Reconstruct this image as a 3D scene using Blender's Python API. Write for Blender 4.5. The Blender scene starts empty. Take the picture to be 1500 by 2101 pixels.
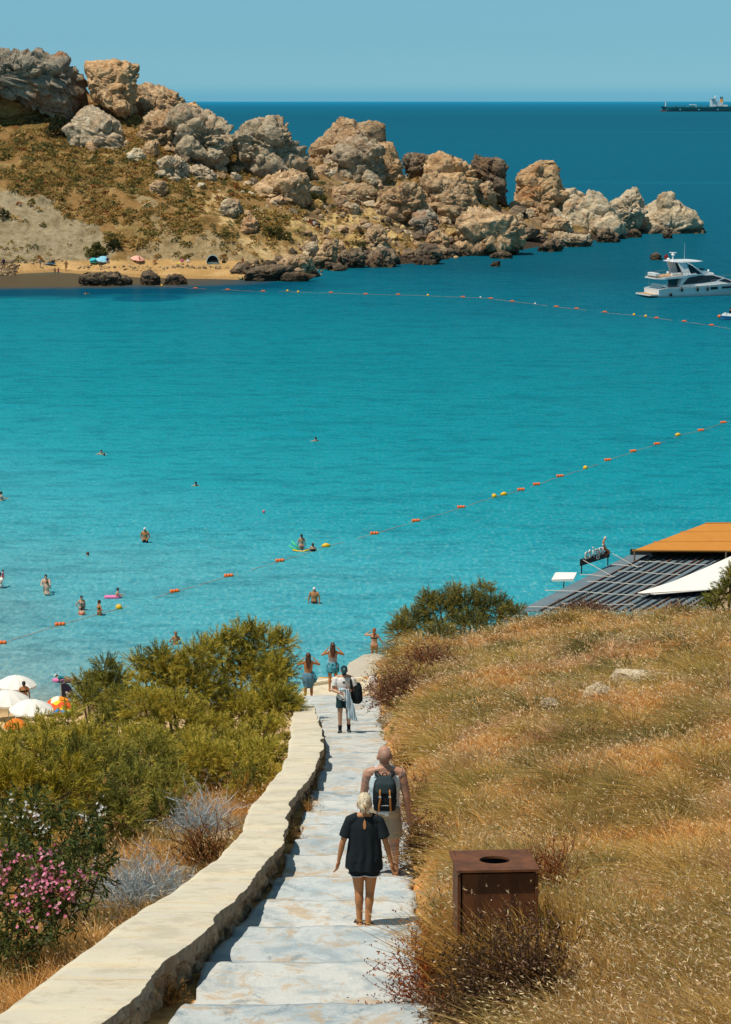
import bpy, bmesh, math, random
import numpy as np
from mathutils import Vector, Matrix, Euler
S = bpy.context.scene
COL = S.collection
R = math.radians
# ------------------------------------------------------------------ camera, sky, sun, exposure
FPX, CX, CY, CAMZ = 4400.0, 750.0, 1050.5, 29.0
PITCH = math.atan((CY - 207.0) / FPX)
cd = bpy.data.cameras.new("camera"); cam = bpy.data.objects.new("camera", cd); COL.objects.link(cam)
cam.location = (0, 0, CAMZ); cam.rotation_euler = (math.pi / 2 - PITCH, 0, 0)
cd.sensor_fit = 'VERTICAL'; cd.sensor_height = 36.0; cd.sensor_width = 36.0 * 1500 / 2101
cd.lens = 36.0 * FPX / 2101.0
cd.clip_start = 0.5; cd.clip_end = 200000.0
S.camera = cam
SUN_AZ = Vector((-0.87, -0.46, 0)).normalized(); SUN_EL = R(67)
w = bpy.data.worlds.new("World"); S.world = w; w.use_nodes = True
nt = w.node_tree; bg = nt.nodes["Background"]
sky = nt.nodes.new("ShaderNodeTexSky"); sky.sky_type = 'NISHITA'; sky.sun_disc = False
sky.sun_elevation = SUN_EL; sky.sun_rotation = math.atan2(SUN_AZ.x, SUN_AZ.y)
sky.air_density = 0.75; sky.dust_density = 0.1; sky.ozone_density = 3.0
tint = nt.nodes.new("ShaderNodeMix"); tint.data_type = 'RGBA'; tint.blend_type = 'MULTIPLY'
tint.inputs[0].default_value = 1.0; tint.inputs[7].default_value = (0.36, 0.765, 0.965, 1)
hsv = nt.nodes.new("ShaderNodeHueSaturation"); hsv.inputs['Saturation'].default_value = 0.25
nt.links.new(sky.outputs[0], hsv.inputs['Color'])
nt.links.new(hsv.outputs[0], tint.inputs[6]); 
tc = nt.nodes.new("ShaderNodeTexCoord"); sp = nt.nodes.new("ShaderNodeSeparateXYZ"); mr0 = nt.nodes.new("ShaderNodeMapRange"); hz = nt.nodes.new("ShaderNodeMix")
nt.links.new(tc.outputs['Generated'], sp.inputs[0]); nt.links.new(sp.outputs['Z'], mr0.inputs[0])
mr0.interpolation_type = 'SMOOTHSTEP'; mr0.inputs[1].default_value = 0.001; mr0.inputs[2].default_value = 0.009; mr0.inputs[3].default_value = 1; mr0.inputs[4].default_value = 0
hz.data_type = 'RGBA'; hz.blend_type = 'MULTIPLY'; hz.inputs[7].default_value = (0.66, 0.88, 0.97, 1)     # bluer band of sea air at the horizon
nt.links.new(mr0.outputs[0], hz.inputs[0]); nt.links.new(tint.outputs[2], hz.inputs[6]); nt.links.new(hz.outputs[2], bg.inputs[0])
bg.inputs[1].default_value = 0.09
sd = bpy.data.lights.new("sun", 'SUN'); sd.energy = 4.4; sd.angle = R(0.53); sd.color = (1.0, 0.90, 0.76)
sun = bpy.data.objects.new("sun", sd); COL.objects.link(sun)
sv = Vector((SUN_AZ.x * math.cos(SUN_EL), SUN_AZ.y * math.cos(SUN_EL), math.sin(SUN_EL)))
sun.rotation_euler = sv.to_track_quat('Z', 'Y').to_euler(); sun.location = (-40, -20, 80)
S.view_settings.view_transform = 'Standard'; S.view_settings.look = 'None'
S.view_settings.exposure = 0.0; S.view_settings.gamma = 1.0
S.render.engine = 'CYCLES'; S.cycles.max_bounces = 6; S.cycles.transparent_max_bounces = 8
S.cycles.use_denoising = True
# ------------------------------------------------------------------ helpers
rng = np.random.default_rng(7); random.seed(7)
def ray(px, py):
    """direction of a photo pixel as (x per metre of depth, z per metre of depth)"""
    xc = (px - CX) / FPX; yc = -(py - CY) / FPX
    y = math.cos(PITCH) + yc * math.sin(PITCH); z = -math.sin(PITCH) + yc * math.cos(PITCH)
    return xc / y, z / y
def at_d(px, py, d):
    a, t = ray(px, py); return Vector((a * d, d, CAMZ + t * d))
def at_z(px, py, z=0.0):
    a, t = ray(px, py); d = (z - CAMZ) / t; return Vector((a * d, d, z))
def srgb(h):
    h = h.lstrip('#'); c = [int(h[i:i + 2], 16) / 255 for i in (0, 2, 4)]
    return tuple((x / 12.92 if x <= 0.04045 else ((x + 0.055) / 1.055) ** 2.4) for x in c)
# --- noise
def _h(ix, iy, iz, s):
    n = (ix.astype(np.int64) * 374761393 + iy.astype(np.int64) * 668265263 + iz.astype(np.int64) * 2147483647 * 7 + s * 974711) & 0xffffffff
    n = ((n ^ (n >> 13)) * 1274126177) & 0xffffffff
    n = ((n ^ (n >> 16)) * 2246822519) & 0xffffffff
    return ((n ^ (n >> 15)) & 0xffffff) / float(0xffffff)
def vnoise(P, s=0):
    P = np.asarray(P, float); i = np.floor(P); f = P - i; f = f * f * f * (f * (f * 6 - 15) + 10)
    x, y, z = i[:, 0], i[:, 1], i[:, 2]; r = 0
    for a in (0, 1):
        for b in (0, 1):
            for c in (0, 1):
                wt = (f[:, 0] if a else 1 - f[:, 0]) * (f[:, 1] if b else 1 - f[:, 1]) * (f[:, 2] if c else 1 - f[:, 2])
                r = r + wt * _h(x + a, y + b, z + c, s)
    return r * 2 - 1
def fbm(P, s=0, o=4, g=0.5):
    P = np.asarray(P, float); r = 0; a = 1.0; t = 0
    for k in range(o):
        r = r + a * vnoise(P * 2 ** k + 17.3 * k, s + k); t += a; a *= g
    return r / t
def worley(P, s=0):
    P = np.asarray(P, float); i = np.floor(P); n = len(P)
    f1 = np.full(n, 9.0); f2 = np.full(n, 9.0); idv = np.zeros(n)
    for a in (-1, 0, 1):
        for b in (-1, 0, 1):
            for c in (-1, 0, 1):
                x, y, z = i[:, 0] + a, i[:, 1] + b, i[:, 2] + c
                q = np.stack([x + _h(x, y, z, s), y + _h(x, y, z, s + 1), z + _h(x, y, z, s + 2)], 1)
                dd = np.sqrt(((q - P) ** 2).sum(1))
                m = dd < f1; f2 = np.where(m, f1, np.minimum(f2, dd)); idv = np.where(m, _h(x, y, z, s + 3), idv); f1 = np.where(m, dd, f1)
    return f1, f2, idv
def sstep(a, b, x):
    t = np.clip((np.asarray(x, float) - a) / (b - a), 0, 1); return t * t * (3 - 2 * t)
# --- objects
def link(name, me, parent=None, mat=None):
    o = bpy.data.objects.new(name, me); COL.objects.link(o)
    if mat is not None and me is not None and not me.materials: me.materials.append(mat)
    if parent is not None: o.parent = parent
    return o
def tag(o, label=None, cat=None, group=None, kind=None):
    if label: o['label'] = label
    if cat: o['category'] = cat
    if group: o['group'] = group
    if kind: o['kind'] = kind
    return o
def thing(name, label, cat, loc=(0, 0, 0), rz=0.0, group=None):
    o = bpy.data.objects.new(name, None); COL.objects.link(o); o.location = loc; o.rotation_euler = (0, 0, rz)
    o.empty_display_size = 0.2
    return tag(o, label, cat, group)
def copy_tree(o, parent=None):
    c = o.copy(); COL.objects.link(c); c.parent = parent
    for ch in list(o.children): copy_tree(ch, c)
    return c
def pymesh(name, V, F, smooth=False):
    me = bpy.data.meshes.new(name); me.from_pydata([tuple(v) for v in V], [], [tuple(f) for f in F]); me.update()
    if smooth: me.polygons.foreach_set('use_smooth', [True] * len(me.polygons))
    return me
def npmesh(name, V, quads=None, tris=None, col=None, smooth=False):
    V = np.ascontiguousarray(V, np.float32)
    q = np.zeros((0, 4), np.int32) if quads is None else np.asarray(quads, np.int32)
    t = np.zeros((0, 3), np.int32) if tris is None else np.asarray(tris, np.int32)
    me = bpy.data.meshes.new(name); me.vertices.add(len(V)); me.vertices.foreach_set('co', V.ravel())
    li = np.concatenate([q.ravel(), t.ravel()]); me.loops.add(len(li)); me.loops.foreach_set('vertex_index', li)
    ls = np.concatenate([np.arange(len(q)) * 4, len(q) * 4 + np.arange(len(t)) * 3]).astype(np.int32)
    me.polygons.add(len(ls)); me.polygons.foreach_set('loop_start', ls)
    if smooth: me.polygons.foreach_set('use_smooth', np.ones(len(ls), bool))
    me.update(calc_edges=True)
    if col is not None:
        a = me.color_attributes.new('col', 'FLOAT_COLOR', 'POINT')
        c = np.ones((len(V), 4), np.float32); c[:, :col.shape[1]] = col; a.data.foreach_set('color', c.ravel())
    return me
def grid_faces(nu, nv, wrap_u=False):
    """index grid [nu][nv] -> quads"""
    a = np.arange(nu * nv).reshape(nu, nv)
    if wrap_u: a = np.vstack([a, a[:1]])
    return np.stack([a[:-1, :-1], a[1:, :-1], a[1:, 1:], a[:-1, 1:]], -1).reshape(-1, 4)
class MB:
    """collects simple solids into one mesh"""
    def __init__(s): s.V = []; s.F = []; s.M = Matrix.Identity(4); s.mi = []; s.cur = 0
    def add(s, V, F):
        n = len(s.V); s.V += [tuple(s.M @ Vector(v)) for v in V]; s.F += [tuple(i + n for i in f) for f in F]; s.mi += [s.cur] * len(F); return s
    def box(s, c, d, rz=0, bev=0.0, rx=0, ry=0):
        hx, hy, hz = d[0] / 2, d[1] / 2, d[2] / 2
        m = Matrix.Translation(c) @ Euler((rx, ry, rz)).to_matrix().to_4x4()
        if bev <= 0:
            V = [(x * hx, y * hy, z * hz) for z in (-1, 1) for x, y in ((-1, -1), (1, -1), (1, 1), (-1, 1))]
            F = [(3, 2, 1, 0), (4, 5, 6, 7), (0, 1, 5, 4), (1, 2, 6, 5), (2, 3, 7, 6), (3, 0, 4, 7)]
        else:
            bm = bmesh.new(); bmesh.ops.create_cube(bm, size=1.0)
            for v in bm.verts: v.co = Vector((v.co.x * d[0], v.co.y * d[1], v.co.z * d[2]))
            bmesh.ops.bevel(bm, geom=bm.edges[:], offset=bev, segments=2, affect='EDGES', profile=0.6)
            bm.verts.index_update(); V = [tuple(v.co) for v in bm.verts]; F = [tuple(v.index for v in f.verts) for f in bm.faces]; bm.free()
        return s.add([tuple(m @ Vector(v)) for v in V], F)
    def tube(s, pts, r, n=8, caps=True):
        pts = [Vector(p) for p in pts]; rs = r if isinstance(r, (list, tuple)) else [r] * len(pts)
        V = []; F = []; prev = None
        for i, p in enumerate(pts):
            t = (pts[min(i + 1, len(pts) - 1)] - pts[max(i - 1, 0)]).normalized()
            if prev is None: u = t.orthogonal().normalized()
            else:
                u = (prev - t * prev.dot(t)); u = u.normalized() if u.length > 1e-6 else t.orthogonal().normalized()
            prev = u; v = t.cross(u)
            for k in range(n):
                a = 2 * math.pi * k / n; V.append(tuple(p + (u * math.cos(a) + v * math.sin(a)) * rs[i]))
        for i in range(len(pts) - 1):
            for k in range(n): F.append((i * n + k, i * n + (k + 1) % n, (i + 1) * n + (k + 1) % n, (i + 1) * n + k))
        if caps: F.append(tuple(range(n))[::-1]); F.append(tuple((len(pts) - 1) * n + k for k in range(n)))
        return s.add(V, F)
    def ell(s, c, r, n=12, m=8, rot=None):
        V = []; F = []; r = (r, r, r) if not isinstance(r, (tuple, list)) else r
        mm = rot.to_matrix() if isinstance(rot, Euler) else (rot if rot is not None else Matrix.Identity(3))
        for i in range(m + 1):
            ph = math.pi * i / m
            for k in range(n):
                th = 2 * math.pi * k / n
                V.append(tuple(Vector(c) + mm @ Vector((r[0] * math.sin(ph) * math.cos(th), r[1] * math.sin(ph) * math.sin(th), r[2] * math.cos(ph)))))
        for i in range(m):
            for k in range(n):
                a, b, c2, d = i * n + k, (i + 1) * n + k, (i + 1) * n + (k + 1) % n, i * n + (k + 1) % n
                F.append((a, b, c2) if i == m - 1 and False else (a, b, c2, d))
        return s.add(V, F)
    def loft(s, rings, caps=True):
        n = len(rings[0]); V = [p for rg in rings for p in rg]; F = []
        for i in range(len(rings) - 1):
            for k in range(n): F.append((i * n + k, i * n + (k + 1) % n, (i + 1) * n + (k + 1) % n, (i + 1) * n + k))
        if caps: F.append(tuple(range(n))[::-1]); F.append(tuple((len(rings) - 1) * n + k for k in range(n)))
        return s.add(V, F)
    def prism(s, poly, h0, h1, axis='z'):
        n = len(poly)
        f = (lambda p, h: (p[0], p[1], h)) if axis == 'z' else ((lambda p, h: (p[0], h, p[1])) if axis == 'y' else (lambda p, h: (h, p[0], p[1])))
        V = [f(p, h0) for p in poly] + [f(p, h1) for p in poly]
        F = [tuple(range(n))[::-1], tuple(range(n, 2 * n))] + [(k, (k + 1) % n, n + (k + 1) % n, n + k) for k in range(n)]
        return s.add(V, F)
    def slab(s, quad, th):
        """four or more 3-D points, thickened downward"""
        n = len(quad); V = [tuple(q) for q in quad] + [(q[0], q[1], q[2] - th) for q in quad]
        F = [tuple(range(n)), tuple(range(n, 2 * n))[::-1]] + [(k, n + k, n + (k + 1) % n, (k + 1) % n) for k in range(n)]
        return s.add(V, F)
    def build(s, name, mat=None, parent=None, smooth=False, fix=True):
        me = pymesh(name, s.V, s.F, smooth)
        if fix:
            bm = bmesh.new(); bm.from_mesh(me); bmesh.ops.remove_doubles(bm, verts=bm.verts, dist=1e-5)
            bmesh.ops.recalc_face_normals(bm, faces=bm.faces); bm.to_mesh(me); bm.free()
            if smooth: me.polygons.foreach_set('use_smooth', [True] * len(me.polygons))
        mats = mat if isinstance(mat, (list, tuple)) else [mat]
        for m in mats:
            if m: me.materials.append(m)
        if len(mats) > 1 and len(me.polygons) == len(s.mi): me.polygons.foreach_set('material_index', s.mi)
        return link(name, me, parent)
# --- materials
class NT:
    def __init__(s, name):
        s.m = bpy.data.materials.new(name); s.m.use_nodes = True; s.t = s.m.node_tree; s.n = s.t.nodes
        s.b = s.n["Principled BSDF"]; s.out = s.n["Material Output"]
    def node(s, ty, **kw):
        nd = s.n.new(ty)
        for k, v in kw.items():
            if k.startswith('i_'): nd.inputs[int(k[2:])].default_value = v
            else: setattr(nd, k, v)
        return nd
    def l(s, a, b): s.t.links.new(a, b)
    def coord(s, kind='Object', scale=(1, 1, 1), rot=(0, 0, 0)):
        if kind == 'World': src = s.node("ShaderNodeNewGeometry").outputs['Position']
        else: src = s.node("ShaderNodeTexCoord").outputs[kind]
        mp = s.node("ShaderNodeMapping"); mp.inputs['Scale'].default_value = scale; mp.inputs['Rotation'].default_value = rot
        s.l(src, mp.inputs[0]); return mp.outputs[0]
    def noise(s, co, scale=1.0, detail=4, rough=0.55, dist=0.0):
        nd = s.node("ShaderNodeTexNoise"); nd.inputs['Scale'].default_value = scale; nd.inputs['Detail'].default_value = detail
        nd.inputs['Roughness'].default_value = rough; nd.inputs['Distortion'].default_value = dist; s.l(co, nd.inputs['Vector']); return nd.outputs['Fac']
    def voro(s, co, scale=1.0, feature='F1'):
        nd = s.node("ShaderNodeTexVoronoi", feature=feature); nd.inputs['Scale'].default_value = scale; s.l(co, nd.inputs['Vector']); return nd.outputs['Distance']
    def ramp(s, fac, stops, interp='LINEAR'):
        nd = s.node("ShaderNodeValToRGB"); r = nd.color_ramp; r.interpolation = interp
        while len(r.elements) < len(stops): r.elements.new(0.5)
        for e, (p, c) in zip(r.elements, stops): e.position = p; e.color = (c[0], c[1], c[2], 1) if not isinstance(c, (int, float)) else (c, c, c, 1)
        s.l(fac, nd.inputs[0]); return nd.outputs[0]
    def mix(s, fac, a, b, mode='MIX'):
        nd = s.node("ShaderNodeMix", data_type='RGBA', blend_type=mode)
        for v, i in ((fac, 0), (a, 6), (b, 7)):
            if hasattr(v, 'links'): s.l(v, nd.inputs[i])
            elif i == 0: nd.inputs[0].default_value = v
            else: nd.inputs[i].default_value = (v[0], v[1], v[2], 1)
        return nd.outputs[2]
    def math(s, op, a, b=0.0, clamp=False):
        nd = s.node("ShaderNodeMath", operation=op, use_clamp=clamp)
        for v, i in ((a, 0), (b, 1)):
            if hasattr(v, 'links'): s.l(v, nd.inputs[i])
            else: nd.inputs[i].default_value = v
        return nd.outputs[0]
    def bump(s, h, strength=0.5, dist=0.05, normal=None):
        nd = s.node("ShaderNodeBump"); nd.inputs['Strength'].default_value = strength; nd.inputs['Distance'].default_value = dist
        s.l(h, nd.inputs['Height'])
        if normal is not None: s.l(normal, nd.inputs['Normal'])
        return nd.outputs[0]
    def fin(s, color=None, rough=0.8, normal=None, spec=0.3, metal=0.0):
        b = s.b
        if color is not None:
            if hasattr(color, 'links'): s.l(color, b.inputs['Base Color'])
            else: b.inputs['Base Color'].default_value = (*color[:3], 1)
        if hasattr(rough, 'links'): s.l(rough, b.inputs['Roughness'])
        else: b.inputs['Roughness'].default_value = rough
        b.inputs['Specular IOR Level'].default_value = spec; b.inputs['Metallic'].default_value = metal
        if normal is not None: s.l(normal, b.inputs['Normal'])
        return s.m
_mc = {}
def flat(name, rgb, rough=0.7, var=0.12, scale=6.0, bump=0.0, spec=0.3, metal=0.0):
    """plain painted, cloth or plastic surface with a slight procedural unevenness"""
    if name in _mc: return _mc[name]
    if isinstance(rgb, str): rgb = srgb(rgb)
    t = NT(name); co = t.coord('Object'); n = t.noise(co, scale, 4)
    c = t.mix(n, [x * (1 - var) for x in rgb], [min(1, x * (1 + var)) for x in rgb])
    nm = t.bump(t.noise(co, scale * 5, 3), 0.6, bump) if bump else None
    _mc[name] = t.fin(c, rough, nm, spec, metal); return _mc[name]
def leafmat(name, trans=0.25, rough=0.6, tcol=None):
    t = NT(name); a = t.node("ShaderNodeAttribute", attribute_name='col')
    t.fin(a.outputs['Color'], rough, None, 0.25)
    tr = t.node("ShaderNodeBsdfTranslucent"); t.l(a.outputs['Color'], tr.inputs[0])
    mx = t.node("ShaderNodeMixShader"); mx.inputs[0].default_value = trans
    t.l(t.b.outputs[0], mx.inputs[1]); t.l(tr.outputs[0], mx.inputs[2]); t.l(mx.outputs[0], t.out.inputs[0]); return t.m
# ------------------------------------------------------------------ sea
t = NT("sea_water"); pos = t.coord('World')
sx = t.node("ShaderNodeSeparateXYZ"); t.l(pos, sx.inputs[0])
big = t.noise(t.coord('World', (0.006, 0.016, 1)), 1.0, 4, 0.55)
# distance seaward, bent so that deep water comes in closer on the right
dd = t.math('ADD', sx.outputs['Y'], t.math('MULTIPLY', sx.outputs['X'], 0.95))
dd = t.math('ADD', dd, t.math('MULTIPLY', t.math('SUBTRACT', big, 0.5), 70.0))
mr = t.node("ShaderNodeMapRange"); t.l(dd, mr.inputs[0]); mr.inputs[1].default_value = 85; mr.inputs[2].default_value = 485
def W(h):
    """albedo that gives this colour in the sun of this scene"""
    c = srgb(h); return tuple(max(0.0012, x / k - g) for x, k, g in zip(c, (1.22, 1.16, 1.02), (0.004, 0.016, 0.022)))
def P(y): return max(0, min(1, (y - 85) / 400))
near = t.ramp(mr.outputs[0], [(P(85), W('#a89f86')), (P(96), W('#83aca8')), (P(108), W('#5fb1b5')), (P(128), W('#45adb3')), (P(150), W('#2ba1a8')), (P(185), W('#1d969e')),
                               (P(240), W('#178a93')), (P(300), W('#147f8b')), (P(335), W('#10717f')), (P(400), W('#0e5d6d')), (P(480), W('#0f6070'))])
# far sea: darker, a little lighter and bluer again towards the horizon, with faint wind streaks
st = t.noise(t.coord('World', (0.0006, 0.012, 1)), 1.0, 5, 0.6)
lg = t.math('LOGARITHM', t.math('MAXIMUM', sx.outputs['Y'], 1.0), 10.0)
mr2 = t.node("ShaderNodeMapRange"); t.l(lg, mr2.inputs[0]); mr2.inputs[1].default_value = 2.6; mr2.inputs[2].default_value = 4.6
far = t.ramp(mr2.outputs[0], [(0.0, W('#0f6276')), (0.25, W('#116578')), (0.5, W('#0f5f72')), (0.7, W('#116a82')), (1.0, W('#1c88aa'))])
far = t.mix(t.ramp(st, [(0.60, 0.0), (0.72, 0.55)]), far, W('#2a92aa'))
mr3 = t.node("ShaderNodeMapRange"); t.l(sx.outputs['Y'], mr3.inputs[0]); mr3.inputs[1].default_value = 420; mr3.inputs[2].default_value = 700
colr = t.mix(mr3.outputs[0], near, far)
# glitter and dark ripples of small waves painted into the colour, stronger in the shallows
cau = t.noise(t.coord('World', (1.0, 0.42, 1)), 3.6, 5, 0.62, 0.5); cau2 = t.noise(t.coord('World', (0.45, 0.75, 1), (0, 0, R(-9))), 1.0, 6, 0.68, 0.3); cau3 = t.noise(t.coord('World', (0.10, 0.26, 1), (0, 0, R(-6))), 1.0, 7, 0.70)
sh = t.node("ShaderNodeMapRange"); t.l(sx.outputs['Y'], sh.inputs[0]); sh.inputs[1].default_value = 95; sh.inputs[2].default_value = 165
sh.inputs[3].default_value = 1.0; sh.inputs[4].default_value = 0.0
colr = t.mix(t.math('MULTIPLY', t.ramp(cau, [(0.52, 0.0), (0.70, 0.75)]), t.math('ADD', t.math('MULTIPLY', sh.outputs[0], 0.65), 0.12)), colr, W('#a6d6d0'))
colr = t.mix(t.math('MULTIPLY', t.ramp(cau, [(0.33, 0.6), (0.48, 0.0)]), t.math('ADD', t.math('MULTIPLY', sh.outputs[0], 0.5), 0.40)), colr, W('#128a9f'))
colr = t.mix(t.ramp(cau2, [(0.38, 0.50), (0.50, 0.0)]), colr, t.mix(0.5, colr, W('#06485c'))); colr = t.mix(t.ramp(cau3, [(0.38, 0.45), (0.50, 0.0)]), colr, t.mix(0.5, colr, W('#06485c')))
weed = t.noise(t.coord('World', (0.11, 0.05, 1)), 1.0, 3, 0.6)
wm = t.node("ShaderNodeMapRange"); t.l(sx.outputs['X'], wm.inputs[0]); wm.inputs[1].default_value = 4; wm.inputs[2].default_value = 12
wy = t.node("ShaderNodeMapRange"); t.l(sx.outputs['Y'], wy.inputs[0]); wy.inputs[1].default_value = 190; wy.inputs[2].default_value = 130
colr = t.mix(t.math('MULTIPLY', t.math('MULTIPLY', t.ramp(weed, [(0.60, 0.0), (0.66, 0.55)]), wm.outputs[0]), wy.outputs[0], True), colr, W('#11718a'))
# dark patch of weed off the far beach, and brown shallows over wet sand with dark reflection painted in
def spot(cx, cy, rx, ry, a, b):
    u = t.math('DIVIDE', t.math('SUBTRACT', sx.outputs['X'], cx), rx); v = t.math('DIVIDE', t.math('SUBTRACT', sx.outputs['Y'], cy), ry)
    q = t.math('ADD', t.math('MULTIPLY', u, u), t.math('MULTIPLY', v, v))
    q = t.math('ADD', q, t.math('MULTIPLY', t.math('SUBTRACT', t.noise(t.coord('World', (0.12, 0.12, 1)), 1.0, 3), 0.5), 0.9))
    m = t.node("ShaderNodeMapRange"); t.l(q, m.inputs[0]); m.inputs[1].default_value = a; m.inputs[2].default_value = b; m.inputs[3].default_value = 1; m.inputs[4].default_value = 0
    return m.outputs[0]
p0 = at_z(302, 612); colr = t.mix(t.math('MULTIPLY', spot(p0.x, p0.y, 5.2, 6.0, 0.8, 1.2), 0.8), colr, W('#0f6076'))
p1 = at_z(230, 566); colr = t.mix(spot(-52.0, 345.0, 48.0, 24.0, 0.55, 1.2), colr, W('#0d5468'))
colr = t.mix(t.math('MULTIPLY', spot(-60.0, 357.0, 44.0, 20.0, 0.5, 1.25), .8), colr, W('#6f5d40'))
# ripples at several sizes; a broken sea surface mirrors only part of the sky
r1 = t.noise(t.coord('World', (1.0, 0.55, 1), (0, 0, R(12))), 2.6, 5, 0.6, 0.4)
r2 = t.noise(t.coord('World', (0.10, 0.22, 1), (0, 0, R(-8))), 1.0, 5, 0.6, 0.3)
nm = t.bump(r1, 0.7, 0.20); nm = t.bump(r2, 0.6, 1.2, nm)
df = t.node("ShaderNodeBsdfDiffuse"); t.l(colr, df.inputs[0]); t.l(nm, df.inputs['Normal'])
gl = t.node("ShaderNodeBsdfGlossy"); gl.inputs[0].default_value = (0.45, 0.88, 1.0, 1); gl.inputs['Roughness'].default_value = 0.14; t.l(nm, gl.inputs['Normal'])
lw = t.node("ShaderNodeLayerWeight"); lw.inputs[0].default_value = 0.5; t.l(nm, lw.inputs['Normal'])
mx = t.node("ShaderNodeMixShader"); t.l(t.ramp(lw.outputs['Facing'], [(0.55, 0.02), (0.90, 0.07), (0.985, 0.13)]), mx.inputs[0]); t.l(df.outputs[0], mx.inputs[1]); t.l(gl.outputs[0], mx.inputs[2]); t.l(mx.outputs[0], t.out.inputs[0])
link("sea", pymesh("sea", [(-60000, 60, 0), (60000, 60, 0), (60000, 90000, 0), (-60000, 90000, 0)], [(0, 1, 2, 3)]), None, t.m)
tag(bpy.data.objects["sea"], kind='structure')

# ------------------------------------------------------------------ headland across the bay
_cp = [(-200,566,0,'z'),(-60,566,0,'z'),(0,564,0,'z'),(60,560,0,'z'),(120,556,0,'z'),(200,553,0,'z'),(300,553,0,'z'),(400,554,0,'z'),(470,556,0,'z'),(520,575,0,'z'),
 (600,573,0,'z'),(660,566,0,'z'),(720,546,0,'z'),(800,545,0,'z'),(870,538,0,'z'),(950,526,0,'z'),(1040,520,0,'z'),(1110,506,0,'z'),(1200,494,0,'z'),(1280,478,0,'z'),
 (-200,543,1.4,'z'),(-60,543,1.4,'z'),(60,541,1.4,'z'),(150,539,1.4,'z'),(250,540,1.4,'z'),(350,540,1.5,'z'),(450,540,1.6,'z'),
 (-200,400,395),(0,395,395),(80,400,395),(150,425,393),(200,470,386),(230,510,379),(-200,300,420),(0,300,420),(150,310,420),(150,232,442),(0,238,442),(-200,240,442),(270,240,442),
 (300,300,422),(420,362,415),(300,450,388),(400,480,384),(480,440,395),(480,500,382),(480,335,432),(560,380,420),(600,405,415),(620,330,442),(600,480,391),(560,530,382),
 (640,530,388),(700,480,400),(720,400,425),(760,380,436),(780,480,408),(850,450,420),(850,375,446),(900,500,415),(950,395,450),(950,470,430),(1050,430,456),(1060,490,442),(1180,450,466),(1200,480,460),(1120,440,468)]
_cw = []
for c in _cp:
    p = at_z(c[0], c[1], c[2]) if len(c) == 4 else at_d(c[0], c[1], c[2]); _cw.append((p.x, p.y, p.z))
for x, y, z in [(-95,500,30),(-60,500,30),(-45,500,22),(-30,490,10),(-15,490,4),(0,480,1),(10,480,1),(20,480,2),(30,485,0),(42,485,-2),(-80,530,20),(-50,530,14),(-30,525,-2),(-10,515,-4),(10,510,-4),(30,510,-4),(50,505,-5),(60,480,-4),(60,450,-4),(45,430,-4),(30,400,-4),(10,380,-4),(-20,348,-3),(-60,335,-3),(-100,335,-3),(-95,450,28)]:
    _cw.append((x, y, z))
_cw = np.array(_cw); _c2 = _cw[:, :2]
_A = np.sqrt(((_c2[:, None] - _c2[None]) ** 2).sum(-1) + 4.0)
_n = len(_c2); _M = np.zeros((_n + 3, _n + 3)); _M[:_n, :_n] = _A - np.eye(_n) * 0.5; _M[:_n, _n] = 1; _M[:_n, _n + 1:] = _c2 / 100; _M[_n, :_n] = 1; _M[_n + 1:, :_n] = _c2.T / 100
_wt = np.linalg.solve(_M, np.concatenate([_cw[:, 2], [0, 0, 0]]))
def hl_base(x, y):
    q = np.stack([np.ravel(x), np.ravel(y)], 1); out = np.zeros(len(q))
    for k in range(0, len(q), 20000):
        b = q[k:k + 20000]; K = np.sqrt(((b[:, None] - _c2[None]) ** 2).sum(-1) + 4.0)
        out[k:k + 20000] = K @ _wt[:_n] + _wt[_n] + b @ _wt[_n + 1:] / 100
    return out
HX = np.arange(-96, 66, 0.55); HY = np.arange(338, 535, 0.55)
gx, gy = np.meshgrid(HX, HY, indexing='ij')
gz = hl_base(gx, gy)
def inpoly(x, y, poly):
    c = np.zeros(len(x), bool); n = len(poly)
    for i in range(n):
        (x1, y1), (x2, y2) = poly[i], poly[(i + 1) % n]
        if y1 == y2: continue
        c ^= ((y1 > y) != (y2 > y)) & (x < (x2 - x1) * (y - y1) / (y2 - y1) + x1)
    return c
# where each patch of ground lies, read at the unroughened slope
fx, fy = gx.ravel(), gy.ravel()
pd = np.stack([fx, fy, gz], 1)
def project(P):
    dx, dy, dz = P[:, 0], P[:, 1], P[:, 2] - CAMZ
    zc = dy * math.cos(PITCH) - dz * math.sin(PITCH); yc = dy * math.sin(PITCH) + dz * math.cos(PITCH)
    return CX + FPX * dx / zc, CY - FPX * yc / zc
wob = fbm(pd / 6.0, 3, 4)
hpx, hpy = project(pd)
hpx2, hpy2 = hpx + wob * 28 + fbm(pd / 1.7, 9, 3) * 12, hpy + fbm(pd / 5.0, 21, 4) * 22
clay = inpoly(hpx2, hpy2, [(-200,380),(10,392),(60,400),(110,405),(125,430),(160,450),(200,470),(222,500),(235,545),(-200,548)])
clay2 = inpoly(hpx2, hpy2, [(330,480),(390,500),(430,478),(480,500),(520,545),(240,545),(250,520)])
clay2 |= inpoly(hpx2, hpy2, [(280,400),(330,430),(350,490),(315,470)])
paths = inpoly(hpx2, hpy2, [(385,385),(470,415),(500,470),(560,500),(620,490),(640,520),(560,545),(480,540),(470,480),(420,430)])
yell = inpoly(hpx2, hpy2, [(590,455),(640,440),(720,440),(800,440),(830,450),(760,470),(700,500),(640,530),(590,510)])
sand = (gz < 1.55) & (hpx < 505) & (gz > -0.6) & (hpx > -400)
rockm = sstep(520, 700, hpx + wob * 60) * (gz < 20)
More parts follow.
